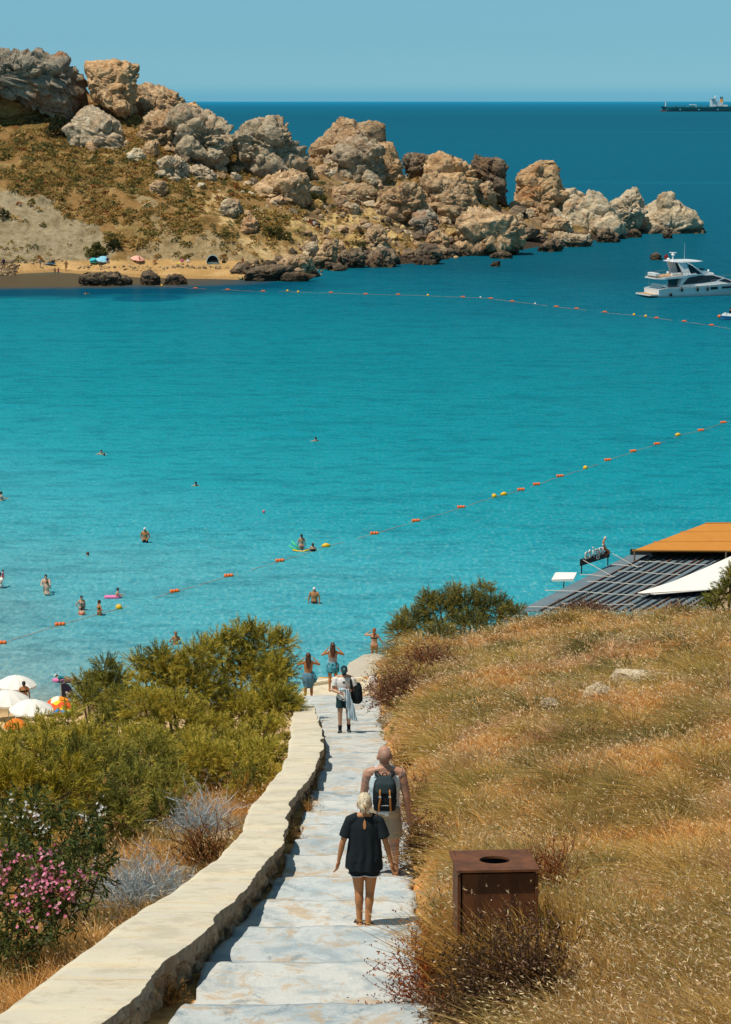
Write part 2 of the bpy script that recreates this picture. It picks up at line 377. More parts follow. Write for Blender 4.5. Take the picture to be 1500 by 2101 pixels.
gul = 1 - np.abs(fbm(np.stack([fx / 1.6, fy / 9.0, gz * 0], 1), 31, 4)) * 2
z2 = gz + fbm(pd / 9.0, 5, 4) * 1.1 * sstep(1.5, 5, gz) + fbm(pd / 2.2, 6, 4) * 0.5 * sstep(1.4, 3, gz) - clay * (np.clip(gul, 0, 1) ** 2) * 0.35 * sstep(1.5, 3, gz) + fbm(pd / 1.2, 41, 3) * 0.08
f1, f2, _ = worley(pd / 2.6, 12); z2 = z2 + rockm * (0.7 - f1) * 1.5 * sstep(0.2, 1.5, gz)
gzz = z2.reshape(gx.shape)
def hl(x, y):
    i = np.clip((np.asarray(x, float) - HX[0]) / 0.55, 0, len(HX) - 1.001); j = np.clip((np.asarray(y, float) - HY[0]) / 0.55, 0, len(HY) - 1.001)
    a, b = i.astype(int), j.astype(int); u, v = i - a, j - b
    return gzz[a, b] * (1 - u) * (1 - v) + gzz[a + 1, b] * u * (1 - v) + gzz[a, b + 1] * (1 - u) * v + gzz[a + 1, b + 1] * u * v
_ds = np.linspace(345, 530, 900)
def hl_hit(px, py):
    a, tt = ray(px, py); zr = CAMZ + tt * _ds; zh = np.maximum(hl(a * _ds, _ds), 0.0); k = np.argmax(zr <= zh)
    d = _ds[k] if (zr <= zh).any() else 529.0
    return Vector((a * d, d, CAMZ + tt * d))
def palette(n, cols, nz):
    """pick between colours by a noise value in -1..1"""
    k = np.clip((nz * 0.9 + 0.5), 0, 0.999) * (len(cols) - 1); i = k.astype(int); f = (k - i)[:, None]; c = np.array(cols)
    return c[i] * (1 - f) + c[i + 1] * f
scrub_c = palette(len(pd), [srgb(h) for h in ('#6a552f', '#806339', '#97764a', '#8a6a42', '#a88c5c', '#75603a')], fbm(pd / 4.0, 55, 4) * 1.4)
rust = sstep(0.22, 0.4, fbm(pd / 5.0, 71, 3)) * (hpy < 300); scrub_c = scrub_c * (1 - rust[:, None] * .7) + np.array(srgb('#80492a')) * rust[:, None] * .7
grn = sstep(0.12, 0.35, fbm(pd / 6.0, 77, 3)); scrub_c = scrub_c * (1 - grn[:, None] * .25) + np.array(srgb('#6e6a3c')) * grn[:, None] * .25
clay_c = palette(len(pd), [srgb(h) for h in ('#84765a', '#97886a', '#a5967a', '#8f8164')], fbm(pd / 1.5, 56, 4) * 1.3)
pale = palette(len(pd), [srgb(h) for h in ('#a3855a', '#bd9c68', '#cdb384', '#a98f66')], fbm(pd / 2.0, 57, 4) * 1.3)
yel_c = palette(len(pd), [srgb(h) for h in ('#8b7148', '#b99a62', '#cfb27a', '#9c8058')], fbm(pd / 1.6, 58, 4) * 1.3)
rok_c = palette(len(pd), [srgb(h) for h in ('#6b5a48', '#8c765c', '#a98d6c', '#7b6853')], fbm(pd / 1.4, 59, 4) * 1.4)
hc = scrub_c.copy()
pn = fbm(pd / 2.5, 91, 3)
hc = np.where((paths & (pn > -0.05))[:, None], pale, hc); hc = np.where((yell & (pn > -0.2))[:, None], yel_c, hc)
hc = hc * (1 - (rockm * (pn > -0.1) * ~yell)[:, None] * 0.85) + rok_c * (rockm * (pn > -0.1) * ~yell)[:, None] * 0.85
hc = np.where(clay[:, None], clay_c, hc); hc = np.where(clay2[:, None], clay_c * np.array([1.0, .92, .80]), hc)
sand_c = palette(len(pd), [srgb(h) for h in ('#a98654', '#b6925f', '#bf9c6c')], fbm(pd / 3.0, 60, 3))
hc = np.where(sand[:, None], sand_c, hc)
wet = (gz < 0.35) & (hpx < 505); hc = np.where(wet[:, None], np.array(srgb('#a07f52')), hc)
drk = (gz < 1.0) & (hpx >= 505); hc = np.where(drk[:, None], np.array(srgb('#453a30')), hc)
V = np.stack([fx, fy, z2], 1)
Q = grid_faces(*gx.shape); zq = gz[Q].max(1); Q = Q[zq > -1.6][:, ::-1]
sq = sand[Q].mean(1) > 0.5
def groundmat(name, sc, bd):
    t = NT(name); a = t.node("ShaderNodeAttribute", attribute_name='col'); co = t.coord('World')
    n1 = t.noise(co, sc, 6, 0.65); c = t.mix(0.55, a.outputs['Color'], t.mix(1.0, a.outputs['Color'], t.ramp(n1, [(0.3, 0.45), (0.5, 1.0), (0.7, 1.35)]), 'MULTIPLY'))
    return t.fin(c, 0.95, t.bump(n1, 0.9, bd), 0.1)
gm = groundmat("headland_ground", 1.4, 0.5); sm = groundmat("beach_sand", 2.5, 0.08)
for nm_, sel, mt in (("headland", ~sq, gm), ("beach", sq, sm)):
    q = Q[sel]; used = np.unique(q); mp = np.zeros(len(V), np.int64); mp[used] = np.arange(len(used))
    tag(link(nm_, npmesh(nm_, V[used], mp[q], None, hc[used]), None, mt), kind='structure')

# ------------------------------------------------------------------ near hillside and the strip of beach below
def zp(d): return 19.69 - 0.22 * (np.asarray(d, float) - 23.4)
def on_path(px, py, h=0.0):
    a, tt = ray(px, py); d = (h - 4.162) / (tt + 0.22) if h - 4.162 + 0 else 0
    d = (19.69 + 0.22 * 23.4 + h - CAMZ) / (tt + 0.22); return a * d, d, CAMZ + tt * d
def edge_fn(pts, h):
    w_ = sorted((on_path(x, y, h)[1], on_path(x, y, h)[0]) for x, y in pts); D = np.array([p[0] for p in w_]); X = np.array([p[1] for p in w_])
    def f(d):
        d = np.asarray(d, float); lo = X[0] + (d - D[0]) * (X[3] - X[0]) / (D[3] - D[0])
        return np.where(d < D[0], lo, np.interp(d, D, X))
    return f
pathL = edge_fn([(360,2070),(405,2030),(412,1966),(495,1888),(548,1842),(580,1795),(622,1688),(640,1640),(660,1582),(672,1540),(664,1480),(644,1440),(618,1422)], 0.0)
pathR = edge_fn([(892,2101),(880,2055),(862,1968),(856,1888),(848,1842),(845,1795),(838,1700),(826,1620),(806,1560),(788,1505),(782,1470),(778,1440),(770,1422)], 0.0)
copL = edge_fn([(-60,2112),(0,2075),(117,1986),(223,1913),(314,1850),(385,1804),(456,1753),(499,1703),(512,1657),(547,1614),(577,1576),(593,1540),(597,1500),(597,1478),(604,1441)], 0.35)
copR = edge_fn([(223,2093),(284,2037),(344,1966),(380,1941),(436,1895),(461,1865),(507,1819),(537,1779),(572,1743),(586,1703),(594,1652),(613,1617),(643,1581),(662,1535),(659,1500),(654,1480),(642,1441)], 0.35)
_zd = [-20, 0, 68, 74, 92, 102, 112, 130]; _zz = [29.24, 24.84, 9.88, 9.0, 1.6, 0.1, -1.5, -3.0]
def nh(x, d):
    """height of the near ground"""
    x = np.asarray(x, float); d = np.asarray(d, float); sh_ = x.shape; xf, df = x.ravel(), d.ravel()
    b = np.interp(df, _zd, _zz); left = np.interp(df, [-20, 0, 50, 66, 84, 96, 112, 130], [29.24, 24.84, 13.3, 7.0, 2.2, 1.0, -1.6, -3.0])
    uR = xf - pathR(df); uL = copL(df) - xf
    k = sstep(20, 62, df); A = 0.22 + 1.28 * k; L = 0.35 + 0.9 * k
    up = np.maximum(uR - 0.12, 0)
    hR = (A * (1 - np.exp(-up / L)) + (0.20 - 0.115 * k) * up - 0.25 * k * sstep(0.5, 3, up)) * (1 - sstep(88, 100, df))
    P3 = np.stack([xf, df, xf * 0], 1)
    rough = fbm(P3 / 3.5, 201, 3) * 0.45 * sstep(0.4, 3.0, uR) + fbm(P3 / 0.9, 202, 3) * 0.10 * sstep(0.05, 0.6, uR)
    hR = np.where(uR > 0.12, hR + rough * (1 - sstep(86, 98, df)), 0)
    mid = -0.16
    z = b + mid * (1 - sstep(0.0, 0.25, uR)) + hR
    ul = np.maximum(uL, 0)
    hl_ = -0.25 * sstep(-0.2, 0.5, uL) - 0.13 * ul + 0.25 * fbm(P3 / 2.5, 203, 3) * sstep(0.2, 1.5, uL)
    zl = np.where(df < 50, np.minimum(b, left), left) + hl_ * (1 - sstep(60, 84, df))
    z = np.where(uL > -0.3, np.minimum(z, zl + 0 * z) * sstep(-0.3, 0.0, uL) + z * (1 - sstep(-0.3, 0.0, uL)), z)
    return z.reshape(sh_)
NX = np.concatenate([np.arange(-60, -12, 0.8), np.arange(-12, 16, 0.12), np.arange(16, 60, 0.8)]); ND = np.concatenate([np.arange(-6, 14, 0.5), np.arange(14, 34, 0.14), np.arange(34, 80, 0.3), np.arange(80, 128, 0.8)])
nx, nd = np.meshgrid(NX, ND, indexing='ij'); nz = nh(nx, nd)
P3 = np.stack([nx.ravel(), nd.ravel(), nz.ravel()], 1); uR = nx.ravel() - pathR(nd.ravel()); uL = copL(nd.ravel()) - nx.ravel()
dry = palette(len(P3), [srgb(h) for h in ('#6f5230', '#8c6a3c', '#a3824f', '#7c6238')], fbm(P3 / 0.8, 211, 4) * 1.3)
soil = palette(len(P3), [srgb(h) for h in ('#b9824a', '#c89358', '#d5a468', '#b58450')], fbm(P3 / 0.5, 212, 4) * 1.2)
f = (sstep(0.45, 0.05, uR + fbm(P3 / 0.35, 213, 3) * 0.35) * sstep(0.1, -0.2, uL))[:, None]
c = dry * (1 - f) + soil * f
bs = palette(len(P3), [srgb(h) for h in ('#c9a676', '#d8b98a', '#bf9c6e')], fbm(P3 / 2, 214, 3)); wetn = sstep(0.9, 0.2, nz.ravel())[:, None]
bs = bs * (1 - wetn) + np.array(srgb('#8d7350')) * wetn; f = (sstep(80, 86, nd.ravel()))[:, None]; c = c * (1 - f) + bs * f
ng = groundmat("hillside_soil", 6.0, 0.03)
tag(link("hillside", npmesh("hillside", P3, grid_faces(*nx.shape)[:, ::-1], None, c, True), None, ng), kind='structure')

# ------------------------------------------------------------------ stepped concrete path
t = NT("whitewashed_concrete"); co = t.coord('World'); ca = t.node("ShaderNodeAttribute", attribute_name='col')
n1 = t.noise(t.coord('World', (1.0, 0.8, 1)), 1.5, 8, 0.70, 0.5); n2 = t.noise(t.coord('World', (1.0, 0.75, 1)), 1.9, 8, 0.72, 0.7); n3 = t.noise(co, 34, 5, 0.75); n4 = t.noise(t.coord('World', (1.0, 0.7, 1)), 1.2, 7, 0.74, 0.5); n5 = t.noise(t.coord('World', (1, .8, 1)), 6, 6, 0.75)
c = t.mix(t.ramp(n1, [(0.41, 0.0), (0.54, 1.0)]), srgb('#b2bec2'), srgb('#d6d9d6'))
c = t.mix(t.ramp(n2, [(0.53, 0.0), (0.59, 0.62)]), c, srgb('#cdae84'))
c = t.mix(t.ramp(n4, [(0.57, 0.0), (0.62, 0.55)]), c, srgb('#7c919b'))
c = t.mix(t.ramp(n5, [(0.55, 0.0), (0.62, 0.55)]), c, srgb('#dfe3e2'))
c = t.mix(t.ramp(n3, [(0.28, 0.45), (0.42, 0.0)]), c, srgb('#6f6a60'))
c = t.mix(1.0, c, ca.outputs['Color'], 'MULTIPLY'); c = t.mix(1.0, c, (0.88, 0.885, 0.90), 'MULTIPLY')
pm = t.fin(c, 0.9, t.bump(t.math('ADD', n3, t.math('ADD', t.math('MULTIPLY', n2, 1.5), n5)), 0.8, 0.015), 0.2)
edges_d = [4.5, 7.5, 10.5, 13.2, 15.4, 17.2, 19.0, 21.1, 23.3, 25.2, 27.2, 29.2, 31.1, 33.0, 34.9, 36.4, 38.0, 39.6, 41.6, 67.4]
V = []; F = []; VC = []
def strip(rows):
    b0 = len(V); m = len(rows[0])
    for r_ in rows: V.extend(r_)
    for i in range(len(rows) - 1):
        for j in range(m - 1): F.append((b0 + i * m + j, b0 + i * m + j + 1, b0 + (i + 1) * m + j + 1, b0 + (i + 1) * m + j))
NXP = 40
for k in range(len(edges_d) - 1):
    d0, d1 = edges_d[k], edges_d[k + 1]; rise = 0.12
    if k == 0: rise = 0
    nrow = max(8, int((d1 - d0) / 0.16)); rows = []
    jl = rng.normal(0, 0.03)
    for i in range(nrow + 1):
        f = i / nrow; dn = d0 + (d1 - d0) * f
        z0 = float(zp(d0)) - rise; z1 = float(zp(d1)); z = z0 + (z1 - z0) * f
        xs = np.linspace(float(pathL(dn)) + jl, float(pathR(dn)), NXP)
        wl = fbm(np.array([[dn * 2.2, 0, k * 3.0]]), 300, 4)[0] * 0.06; wr = fbm(np.array([[dn * 2.0, 9, k * 3.0]]), 301, 4)[0] * 0.12
        xs = xs + np.linspace(wl, wr, NXP)
        P_ = np.stack([xs, np.full(NXP, dn), xs * 0], 1); dz = fbm(P_ * 1.4, 302, 3) * 0.018
        dw = fbm(np.stack([xs * 2.0, xs * 0 + k * 7.1, xs * 0], 1), 303, 5, .65) * 0.11 * (1 if 0 < f else 1)
        edge_soft = -0.02 if i == nrow else 0.0
        row = [(float(x), dn + float(w_), z + float(q) + edge_soft) for x, q, w_ in zip(xs, dz, dw)]
        row = [(row[0][0] - 0.02, row[0][1], row[0][2] - 0.45)] + row + [(row[-1][0] + 0.03, row[-1][1], row[-1][2] - 0.35)]
        rows.append(row)
    last = rows[-1]; rows.append([(x, y + 0.035, z - 0.30) for x, y, z in last])
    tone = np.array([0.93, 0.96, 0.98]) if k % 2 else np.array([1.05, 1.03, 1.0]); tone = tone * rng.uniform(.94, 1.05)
    for i, r_ in enumerate(rows): VC += [tone * (0.80 if i <= 1 and k else (1.06 if i >= nrow - 1 else 1.0))] * len(r_)      # riser shade painted below each edge, far edges tinted lighter
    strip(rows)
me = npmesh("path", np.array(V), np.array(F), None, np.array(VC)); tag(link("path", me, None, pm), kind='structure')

# ------------------------------------------------------------------ low wall with a broad cement coping
t = NT("cement_coping"); co = t.coord('World')
n1 = t.noise(t.coord('World', (1, 1.6, 1)), 0.7, 6, 0.6, 0.6); n2 = t.noise(t.coord('World', (0.5, 2.6, 1)), 2.0, 5, 0.65); n3 = t.noise(co, 45, 4, 0.7)
c = t.mix(t.ramp(n1, [(0.38, 0.0), (0.62, 1.0)]), srgb('#cdc6b4'), srgb('#d9cfb6')); c = t.mix(t.ramp(n2, [(0.5, 0.0), (0.72, 0.6)]), c, srgb('#d8b988'))
c = t.mix(t.ramp(n3, [(0.27, 0.5), (0.40, 0.0)]), c, srgb('#8a7c66'))
n5 = t.noise(t.coord('World', (1.2, 1.2, 1)), 1.4, 7, 0.75); c = t.mix(t.ramp(n5, [(0.50, 0.0), (0.58, 0.55)]), c, srgb('#b3aa95')); n6 = t.noise(t.coord('World', (1, 0.5, 1)), 5, 6, 0.75); c = t.mix(t.ramp(n6, [(0.58, 0.0), (0.72, 0.5)]), c, srgb('#c8a878'))
sy = t.node("ShaderNodeSeparateXYZ"); t.l(co, sy.inputs[0]); jt = t.math('FRACT', t.math('ADD', t.math('MULTIPLY', sy.outputs['Y'], .27), t.math('MULTIPLY', n5, .06))); c = t.mix(t.ramp(jt, [(0.0, .55), (.012, 0.0)]), c, srgb('#8a7c66'))
cm = t.fin(c, 0.92, t.bump(t.math('ADD', n3, t.math('MULTIPLY', n2, 2.0)), 0.55, 0.008), 0.2)
t = NT("wall_rubble"); co = t.coord('World')
v1 = t.voro(t.coord('World', (1, 1, 1.8)), 6.0); n1 = t.noise(co, 9, 6, 0.7); n2 = t.noise(co, 2.2, 3)
c = t.mix(t.ramp(n1, [(0.35, 0.0), (0.65, 1.0)]), srgb('#86705a'), srgb('#c8b394')); c = t.mix(t.ramp(n2, [(0.5, 0.0), (0.7, 0.5)]), c, srgb('#8d8a84'))
wm_ = t.fin(c, 0.95, t.bump(t.math('ADD', t.math('MULTIPLY', v1, -1.0), n1), 0.9, 0.06), 0.1)
wall = thing("stone_wall", "long curving low stone wall with a broad cream cement top beside the stepped path", "wall", (0, 0, 0))
ds = np.arange(8.0, 57.2, 0.09); rows = []
for d in ds:
    q = np.array([[d, 0, 0]]); nl = fbm(q * 0.8, 401, 4)[0] * 0.06; nr_ = fbm(q * 1.0 + 5, 402, 5, .6)[0] * 0.08
    xl, xr = float(copL(d)) + nl, float(copR(d)) + nr_; z = float(zp(d)) + 0.35 + fbm(q / 2.0, 403, 3)[0] * 0.03
    th = 0.15 + fbm(q * 3.0, 404, 5, .7)[0] * 0.11
    xs = np.linspace(xl, xr, 12); Pn = np.stack([xs, xs * 0 + d, xs * 0], 1); dz = fbm(Pn * 2.0, 405, 4) * 0.014
    top = [(float(x), d, z + float(h)) for x, h in zip(xs, dz)]
    rg_ = [fbm(q * 6 + 11 * j_, 406 + j_, 4, .65)[0] for j_ in range(3)]
    top[0] = (top[0][0], d, top[0][2] - 0.02); top[-1] = (top[-1][0], d, top[-1][2] - 0.004)
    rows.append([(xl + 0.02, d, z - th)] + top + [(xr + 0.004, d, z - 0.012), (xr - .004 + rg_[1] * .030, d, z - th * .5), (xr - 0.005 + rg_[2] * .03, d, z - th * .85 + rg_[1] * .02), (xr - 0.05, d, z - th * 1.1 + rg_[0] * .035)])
V = []; F = []; strip(rows)
m_ = len(rows[0]); F.append(tuple(range(m_))); F.append(tuple(len(V) - m_ + i for i in range(m_))[::-1])
me = pymesh("coping", V, F); me.materials.append(cm)
t = NT("shaded_grey_render"); co = t.coord('World'); n1 = t.noise(co, 7, 7, .75); n2 = t.noise(t.coord('World', (1, 1, .3)), 3, 5, .7); c = t.mix(t.ramp(n1, [(.35, 0.0), (.65, 1.0)]), srgb('#6f675b'), srgb('#a89e8c')); c = t.mix(t.ramp(n2, [(.5, 0.0), (.65, .6)]), c, srgb('#8a6f50'))  # grey cement render, with the shade of the side face put into its colour
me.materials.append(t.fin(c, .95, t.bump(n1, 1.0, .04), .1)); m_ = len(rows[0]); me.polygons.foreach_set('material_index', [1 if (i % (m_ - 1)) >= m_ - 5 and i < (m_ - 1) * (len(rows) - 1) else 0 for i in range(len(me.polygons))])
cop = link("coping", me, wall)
V = []; F = []
for side in (0, 1):
    us = np.arange(8.0, 57.1, 0.07); vs = np.linspace(0, 1, 13); gu, gv = np.meshgrid(us, vs, indexing='ij')
    z = zp(gu) + 0.27 - gv * (0.95 if side else 1.5); Pn = np.stack([gu.ravel(), z.ravel() * 1.7, gu.ravel() * 0 + side * 50], 1)
    f1, f2, idv = worley(Pn * 3.2, 411); disp = ((idv - 0.5) * 0.10 - np.exp(-((f2 - f1) / 0.12) ** 2) * 0.07 + fbm(Pn * 9, 412, 3) * 0.02).reshape(gu.shape)
    xx = (copR(gu) - 0.09 + disp) if side else (copL(gu) + 0.08 - disp - gv * 0.12)
    b0 = len(V); V += list(zip(xx.ravel().tolist(), gu.ravel().tolist(), z.ravel().tolist()))
    q = grid_faces(*gu.shape); F += (q[:, ::-1] if side == 0 else q) .__add__(b0).tolist()
link("rubble_core", pymesh("rubble_core", V, F), wall, wm_)

# ------------------------------------------------------------------ viewing terrace at the foot of the path
def quad_px(mb, pts, z, th): mb.slab([at_z(x, y, z) for x, y in pts], th)
tz = 9.62
mb = MB(); 
gxp = [at_z(x, y, tz) for x, y in ((606,1432),(776,1425),(772,1394),(700,1391),(650,1392),(628,1404))]
mb.slab([gxp[1], gxp[2], gxp[3], gxp[4], gxp[5], gxp[0]], 0.8); tag(mb.build("terrace", cm), kind='structure')
# ------------------------------------------------------------------ rocks of the headland
def rockmat(name, a, b, c_, orange=0.35, dark=0.3, pits=0.5, wet=True):
    t = NT(name); co = t.coord('World'); sx = t.node("ShaderNodeSeparateXYZ"); t.l(co, sx.inputs[0])
    oi = t.node("ShaderNodeObjectInfo")
    of = t.node("ShaderNodeVectorMath", operation='ADD'); t.l(co, of.inputs[0])
    n1 = t.noise(co, 0.5, 7, 0.72, 0.5); n2 = t.noise(co, 0.16, 4, 0.6, 0.6); n3 = t.noise(t.coord('World', (1, 1, 1.6)), 1.5, 6, 0.72); n4 = t.noise(t.coord('World', (0.5, 0.5, 0.12)), 1.0, 5, 0.65)
    c = t.ramp(n1, [(0.32, srgb(a)), (0.5, srgb(b)), (0.68, srgb(c_))])
    c = t.mix(t.math('MULTIPLY', t.ramp(n2, [(0.52, 0.0), (0.66, 1.0)]), orange), c, srgb('#b0703c'))
    c = t.mix(t.math('MULTIPLY', t.ramp(n4, [(0.50, 0.0), (0.64, 1.0)]), dark), c, srgb('#6e6a62'))
    c = t.mix(t.math('MULTIPLY', t.ramp(n3, [(0.37, 1.0), (0.46, 0.0)]), pits), c, srgb('#362c25'))
    n5 = t.noise(co, 0.9, 7, 0.75, 0.3); c = t.mix(t.ramp(n5, [(0.52, 0.0), (0.66, 0.7)]), c, srgb(c_)); c = t.mix(t.ramp(n5, [(0.36, 0.55), (0.46, 0.0)]), c, srgb('#574638'))
    hsv_ = t.node("ShaderNodeHueSaturation"); t.l(c, hsv_.inputs['Color']); mrv = t.node("ShaderNodeMapRange"); t.l(oi.outputs['Random'], mrv.inputs[0]); mrv.inputs[3].default_value = 0.85; mrv.inputs[4].default_value = 1.18
    t.l(mrv.outputs[0], hsv_.inputs['Value']); c = hsv_.outputs[0]
    if wet:
        zz = t.math('ADD', sx.outputs['Z'], t.math('MULTIPLY', t.math('SUBTRACT', n1, 0.5), 3.0))
        mr = t.node("ShaderNodeMapRange"); t.l(zz, mr.inputs[0]); mr.inputs[1].default_value = 0.7; mr.inputs[2].default_value = 1.9; mr.inputs[3].default_value = 1; mr.inputs[4].default_value = 0
        c = t.mix(t.math('MULTIPLY', mr.outputs[0], 0.8), c, srgb('#3f382f'))
        mr = t.node("ShaderNodeMapRange"); t.l(sx.outputs['Z'], mr.inputs[0]); mr.inputs[1].default_value = 0.08; mr.inputs[2].default_value = 0.34; mr.inputs[3].default_value = 1; mr.inputs[4].default_value = 0
        c = t.mix(t.math('MULTIPLY', mr.outputs[0], 0.7), c, srgb('#8a6636'))
    h = t.math('ADD', t.math('MULTIPLY', n3, 1.0), t.math('MULTIPLY', t.voro(co, 0.9), 0.5))
    return t.fin(c, 0.95, t.bump(h, 1.0, 0.6), 0.12)
RM = dict(grey=rockmat("limestone_grey", '#a08c72', '#c9b394', '#e2d2b6', 0.35, 0.4), warm=rockmat("limestone_warm", '#a08361', '#cba982', '#e4c9a2', 0.4, 0.25),
          orange=rockmat("limestone_orange", '#b08a62', '#d2aa7d', '#e6c9a0', 0.6, 0.22), pale=rockmat("limestone_pale", '#b9a384', '#dcc6a3', '#eddfc4', 0.4, 0.12, 0.3),
          blue=rockmat("limestone_weathered", '#8a8274', '#b0a694', '#c9b89c', 0.65, 0.5, 0.45), tan=rockmat("soft_sandstone", '#a8794a', '#c2935c', '#d0a873', 0.3, 0.0, 0.12),
          dark=rockmat("shore_limestone", '#5a4f44', '#857461', '#ab9679', 0.3, 0.35, 0.6), yellow=rockmat("limestone_yellow", '#a37f48', '#c9a464', '#dcc38c', 0.3, 0.1, 0.35))
# small boulders: ten shapes, each boulder an object of its own
protos = []
for i in range(10):
    bm = bmesh.new(); bmesh.ops.create_icosphere(bm, subdivisions=4, radius=1.0); A = np.array([v.co[:] for v in bm.verts]); n = A.copy()
    Pn = A * 1.5 + i * 11.3; f1, f2, idv = worley(Pn, 600 + i)
    r_ = 1 + (idv - 0.5) * 0.32 - np.exp(-((f2 - f1) / 0.10) ** 2) * 0.12 + fbm(A * 3 + i, 620 + i, 4, 0.6) * 0.18
    r_ = np.minimum(r_, 0.9 / np.maximum(0.2, np.abs(A @ (np.array([0.3 * math.sin(i), 0.4 * math.cos(i * 2), 0.86]))) ** 1.0) * 1.0)
    A = A * r_[:, None]; rg = np.random.default_rng(i + 77)
    for kk in range(14):
        m_ = rg.normal(0, 1, 3); m_ /= np.linalg.norm(m_); dt = A @ m_; A = A - np.maximum(dt - dt.max() * rg.uniform(.62, .85), 0)[:, None] * m_ * .92
    A = A * (1 + fbm(A * 5 + i, 640 + i, 3, .6)[:, None] * .10)
    for v, q in zip(bm.verts, A): v.co = Vector(q)
    me = bpy.data.meshes.new("boulder"); bm.to_mesh(me); bm.free(); protos.append(me)
PB = [(np.array([v.co[:] for v in m_.vertices]), np.array([f.vertices[:] for f in m_.polygons])) for m_ in protos]
def outline_rock(label, poly, kind, d=None, thick=None, seed=0, amp=0.09, boxy=0.62, lean=0.3, cell=0.30, name="rock_outcrop", cat="rock", group="rock outcrops of the headland", step=None, dd=0.0, bury=0.25, cuts=16, blocks=18, bs=1.0):
    xs = [p[0] for p in poly]; ys = [p[1] for p in poly]; yb = max(ys); y0_ = min(ys)
    xb = sum(p[0] for p in poly if p[1] > yb - 6) / max(1, sum(1 for p in poly if p[1] > yb - 6))
    if d is None: d = hl_hit(xb, yb).y
    wpx = max(xs) - min(xs); hpx_ = max(ys) - min(ys); T = thick if thick else 0.42 * min(wpx, hpx_ * 1.3) * d / FPX
    dc = d + T * 0.55 + dd
    # the foot goes on down into the ground
    poly = [(x, y + bury * (yb - y0_) * max(0, (y - (y0_ + 0.62 * (yb - y0_))) / (0.38 * (yb - y0_) + 1e-6))) for x, y in poly]
    pts = np.array([(ray(x, y)[0] * dc, CAMZ + ray(x, y)[1] * dc) for x, y in poly])
    # centroid of the outline
    a2 = 0; cx = 0; cz = 0
    for i in range(len(pts)):
        p, q = pts[i], pts[(i + 1) % len(pts)]; cr = p[0] * q[1] - q[0] * p[1]; a2 += cr; cx += (p[0] + q[0]) * cr; cz += (p[1] + q[1]) * cr
    cx /= 3 * a2; cz /= 3 * a2; C = np.array([cx, cz]); L = pts - C
    st = step or 0.24
    per = sum(np.linalg.norm(L[i] - L[(i + 1) % len(L)]) for i in range(len(L)))
    nth = int(np.clip(per / st, 28, 280)); nph = int(np.clip(nth * 0.55, 16, 140))
    th = np.linspace(0, 2 * np.pi, nth, endpoint=False); Rr = np.full(nth, 0.01)
    D = np.stack([np.cos(th), np.sin(th)], 1)
    for i in range(len(L)):
        p, q = L[i], L[(i + 1) % len(L)]; e = q - p
        den = D[:, 0] * e[1] - D[:, 1] * e[0]; den = np.where(np.abs(den) < 1e-9, 1e-9, den)
        tt = (p[0] * e[1] - p[1] * e[0]) / den; uu = (p[0] * D[:, 1] - p[1] * D[:, 0]) / den
        ok = (tt > 0) & (uu >= -1e-6) & (uu <= 1 + 1e-6); Rr = np.where(ok & (tt > Rr), tt, Rr)
    ph = np.linspace(0, np.pi, nph + 2)[1:-1]
    rho = np.sin(ph) ** boxy; yy = -np.sign(np.cos(ph)) * np.abs(np.cos(ph)) ** boxy
    X = rho[None, :] * (Rr * np.cos(th))[:, None]; Z = rho[None, :] * (Rr * np.sin(th))[:, None]; Y = np.repeat(yy[None, :] * T, nth, 0)
    V = np.stack([X.ravel(), Y.ravel(), Z.ravel()], 1); V = np.vstack([V, [[0, -T, 0], [0, T, 0]]])
    zmin, zmax = V[:, 2].min(), V[:, 2].max(); H = zmax - zmin; Wd = V[:, 0].max() - V[:, 0].min(); s_ = min(H, Wd)
    V[:, 1] += lean * (V[:, 2] - zmin) * (V[:, 1] < T * .5) * 0.8
    B0 = (V.min(0), V.max(0)); rg = np.random.default_rng(seed + 900)
    for kk in range(cuts):                      # broken faces
        m_ = rg.normal(0, 1, 3) * np.array([1.0, 1.0, 0.8]); m_[1] = -abs(m_[1]) if rg.random() < 0.8 else m_[1]; m_[2] += 0.25
        m_[0] *= 1.2
        m_ /= np.linalg.norm(m_); dt = V @ m_; h_ = dt.max() * rg.uniform(0.62, 0.9); over = np.maximum(dt - h_, 0); V = V - over[:, None] * m_ * 0.9
    n = V / np.array([(Wd / 2) ** 2, T ** 2, (H / 2) ** 2]); n /= np.linalg.norm(n, axis=1)[:, None] + 1e-9
    cs = max(1.2, cell * s_); Pn = (V + seed * 13.7) / cs * np.array([1, 1, 1.5])
    wv = np.stack([fbm(Pn * 1.3, seed + 5, 2), fbm(Pn * 1.3, seed + 6, 2), fbm(Pn * 1.3, seed + 7, 2)], 1) * 0.35
    f1, f2, idv = worley(Pn + wv, seed); g1, g2, gid = worley(Pn * 2.7 + wv, seed + 40)
    disp = ((idv - 0.5) * 1.5 - np.exp(-((f2 - f1) / 0.09) ** 2) * 0.9 - (f1 - 0.4) * 0.35) * amp * s_ * 0.8
    disp += ((gid - 0.5) * 0.9 - np.exp(-((g2 - g1) / 0.12) ** 2) * 0.45 - (g1 - 0.4) * 0.35) * amp * s_ * 0.7
    disp += fbm((V + seed) / (cs * 0.5), seed + 9, 4, 0.6) * amp * s_ * 0.75
    til = rg.uniform(-0.35, 0.35); lay = (V[:, 2] + til * V[:, 0]) / (0.16 * s_ * rg.uniform(0.8, 1.5)) + fbm(V / (0.5 * s_), seed + 31, 3) * 1.6
    fr = lay - np.floor(lay); disp += (np.minimum(fr / 0.8, (1 - fr) / 0.2) - 0.5) * amp * s_ * 0.8
    disp = np.clip(disp, -0.22 * s_, 0.16 * s_)
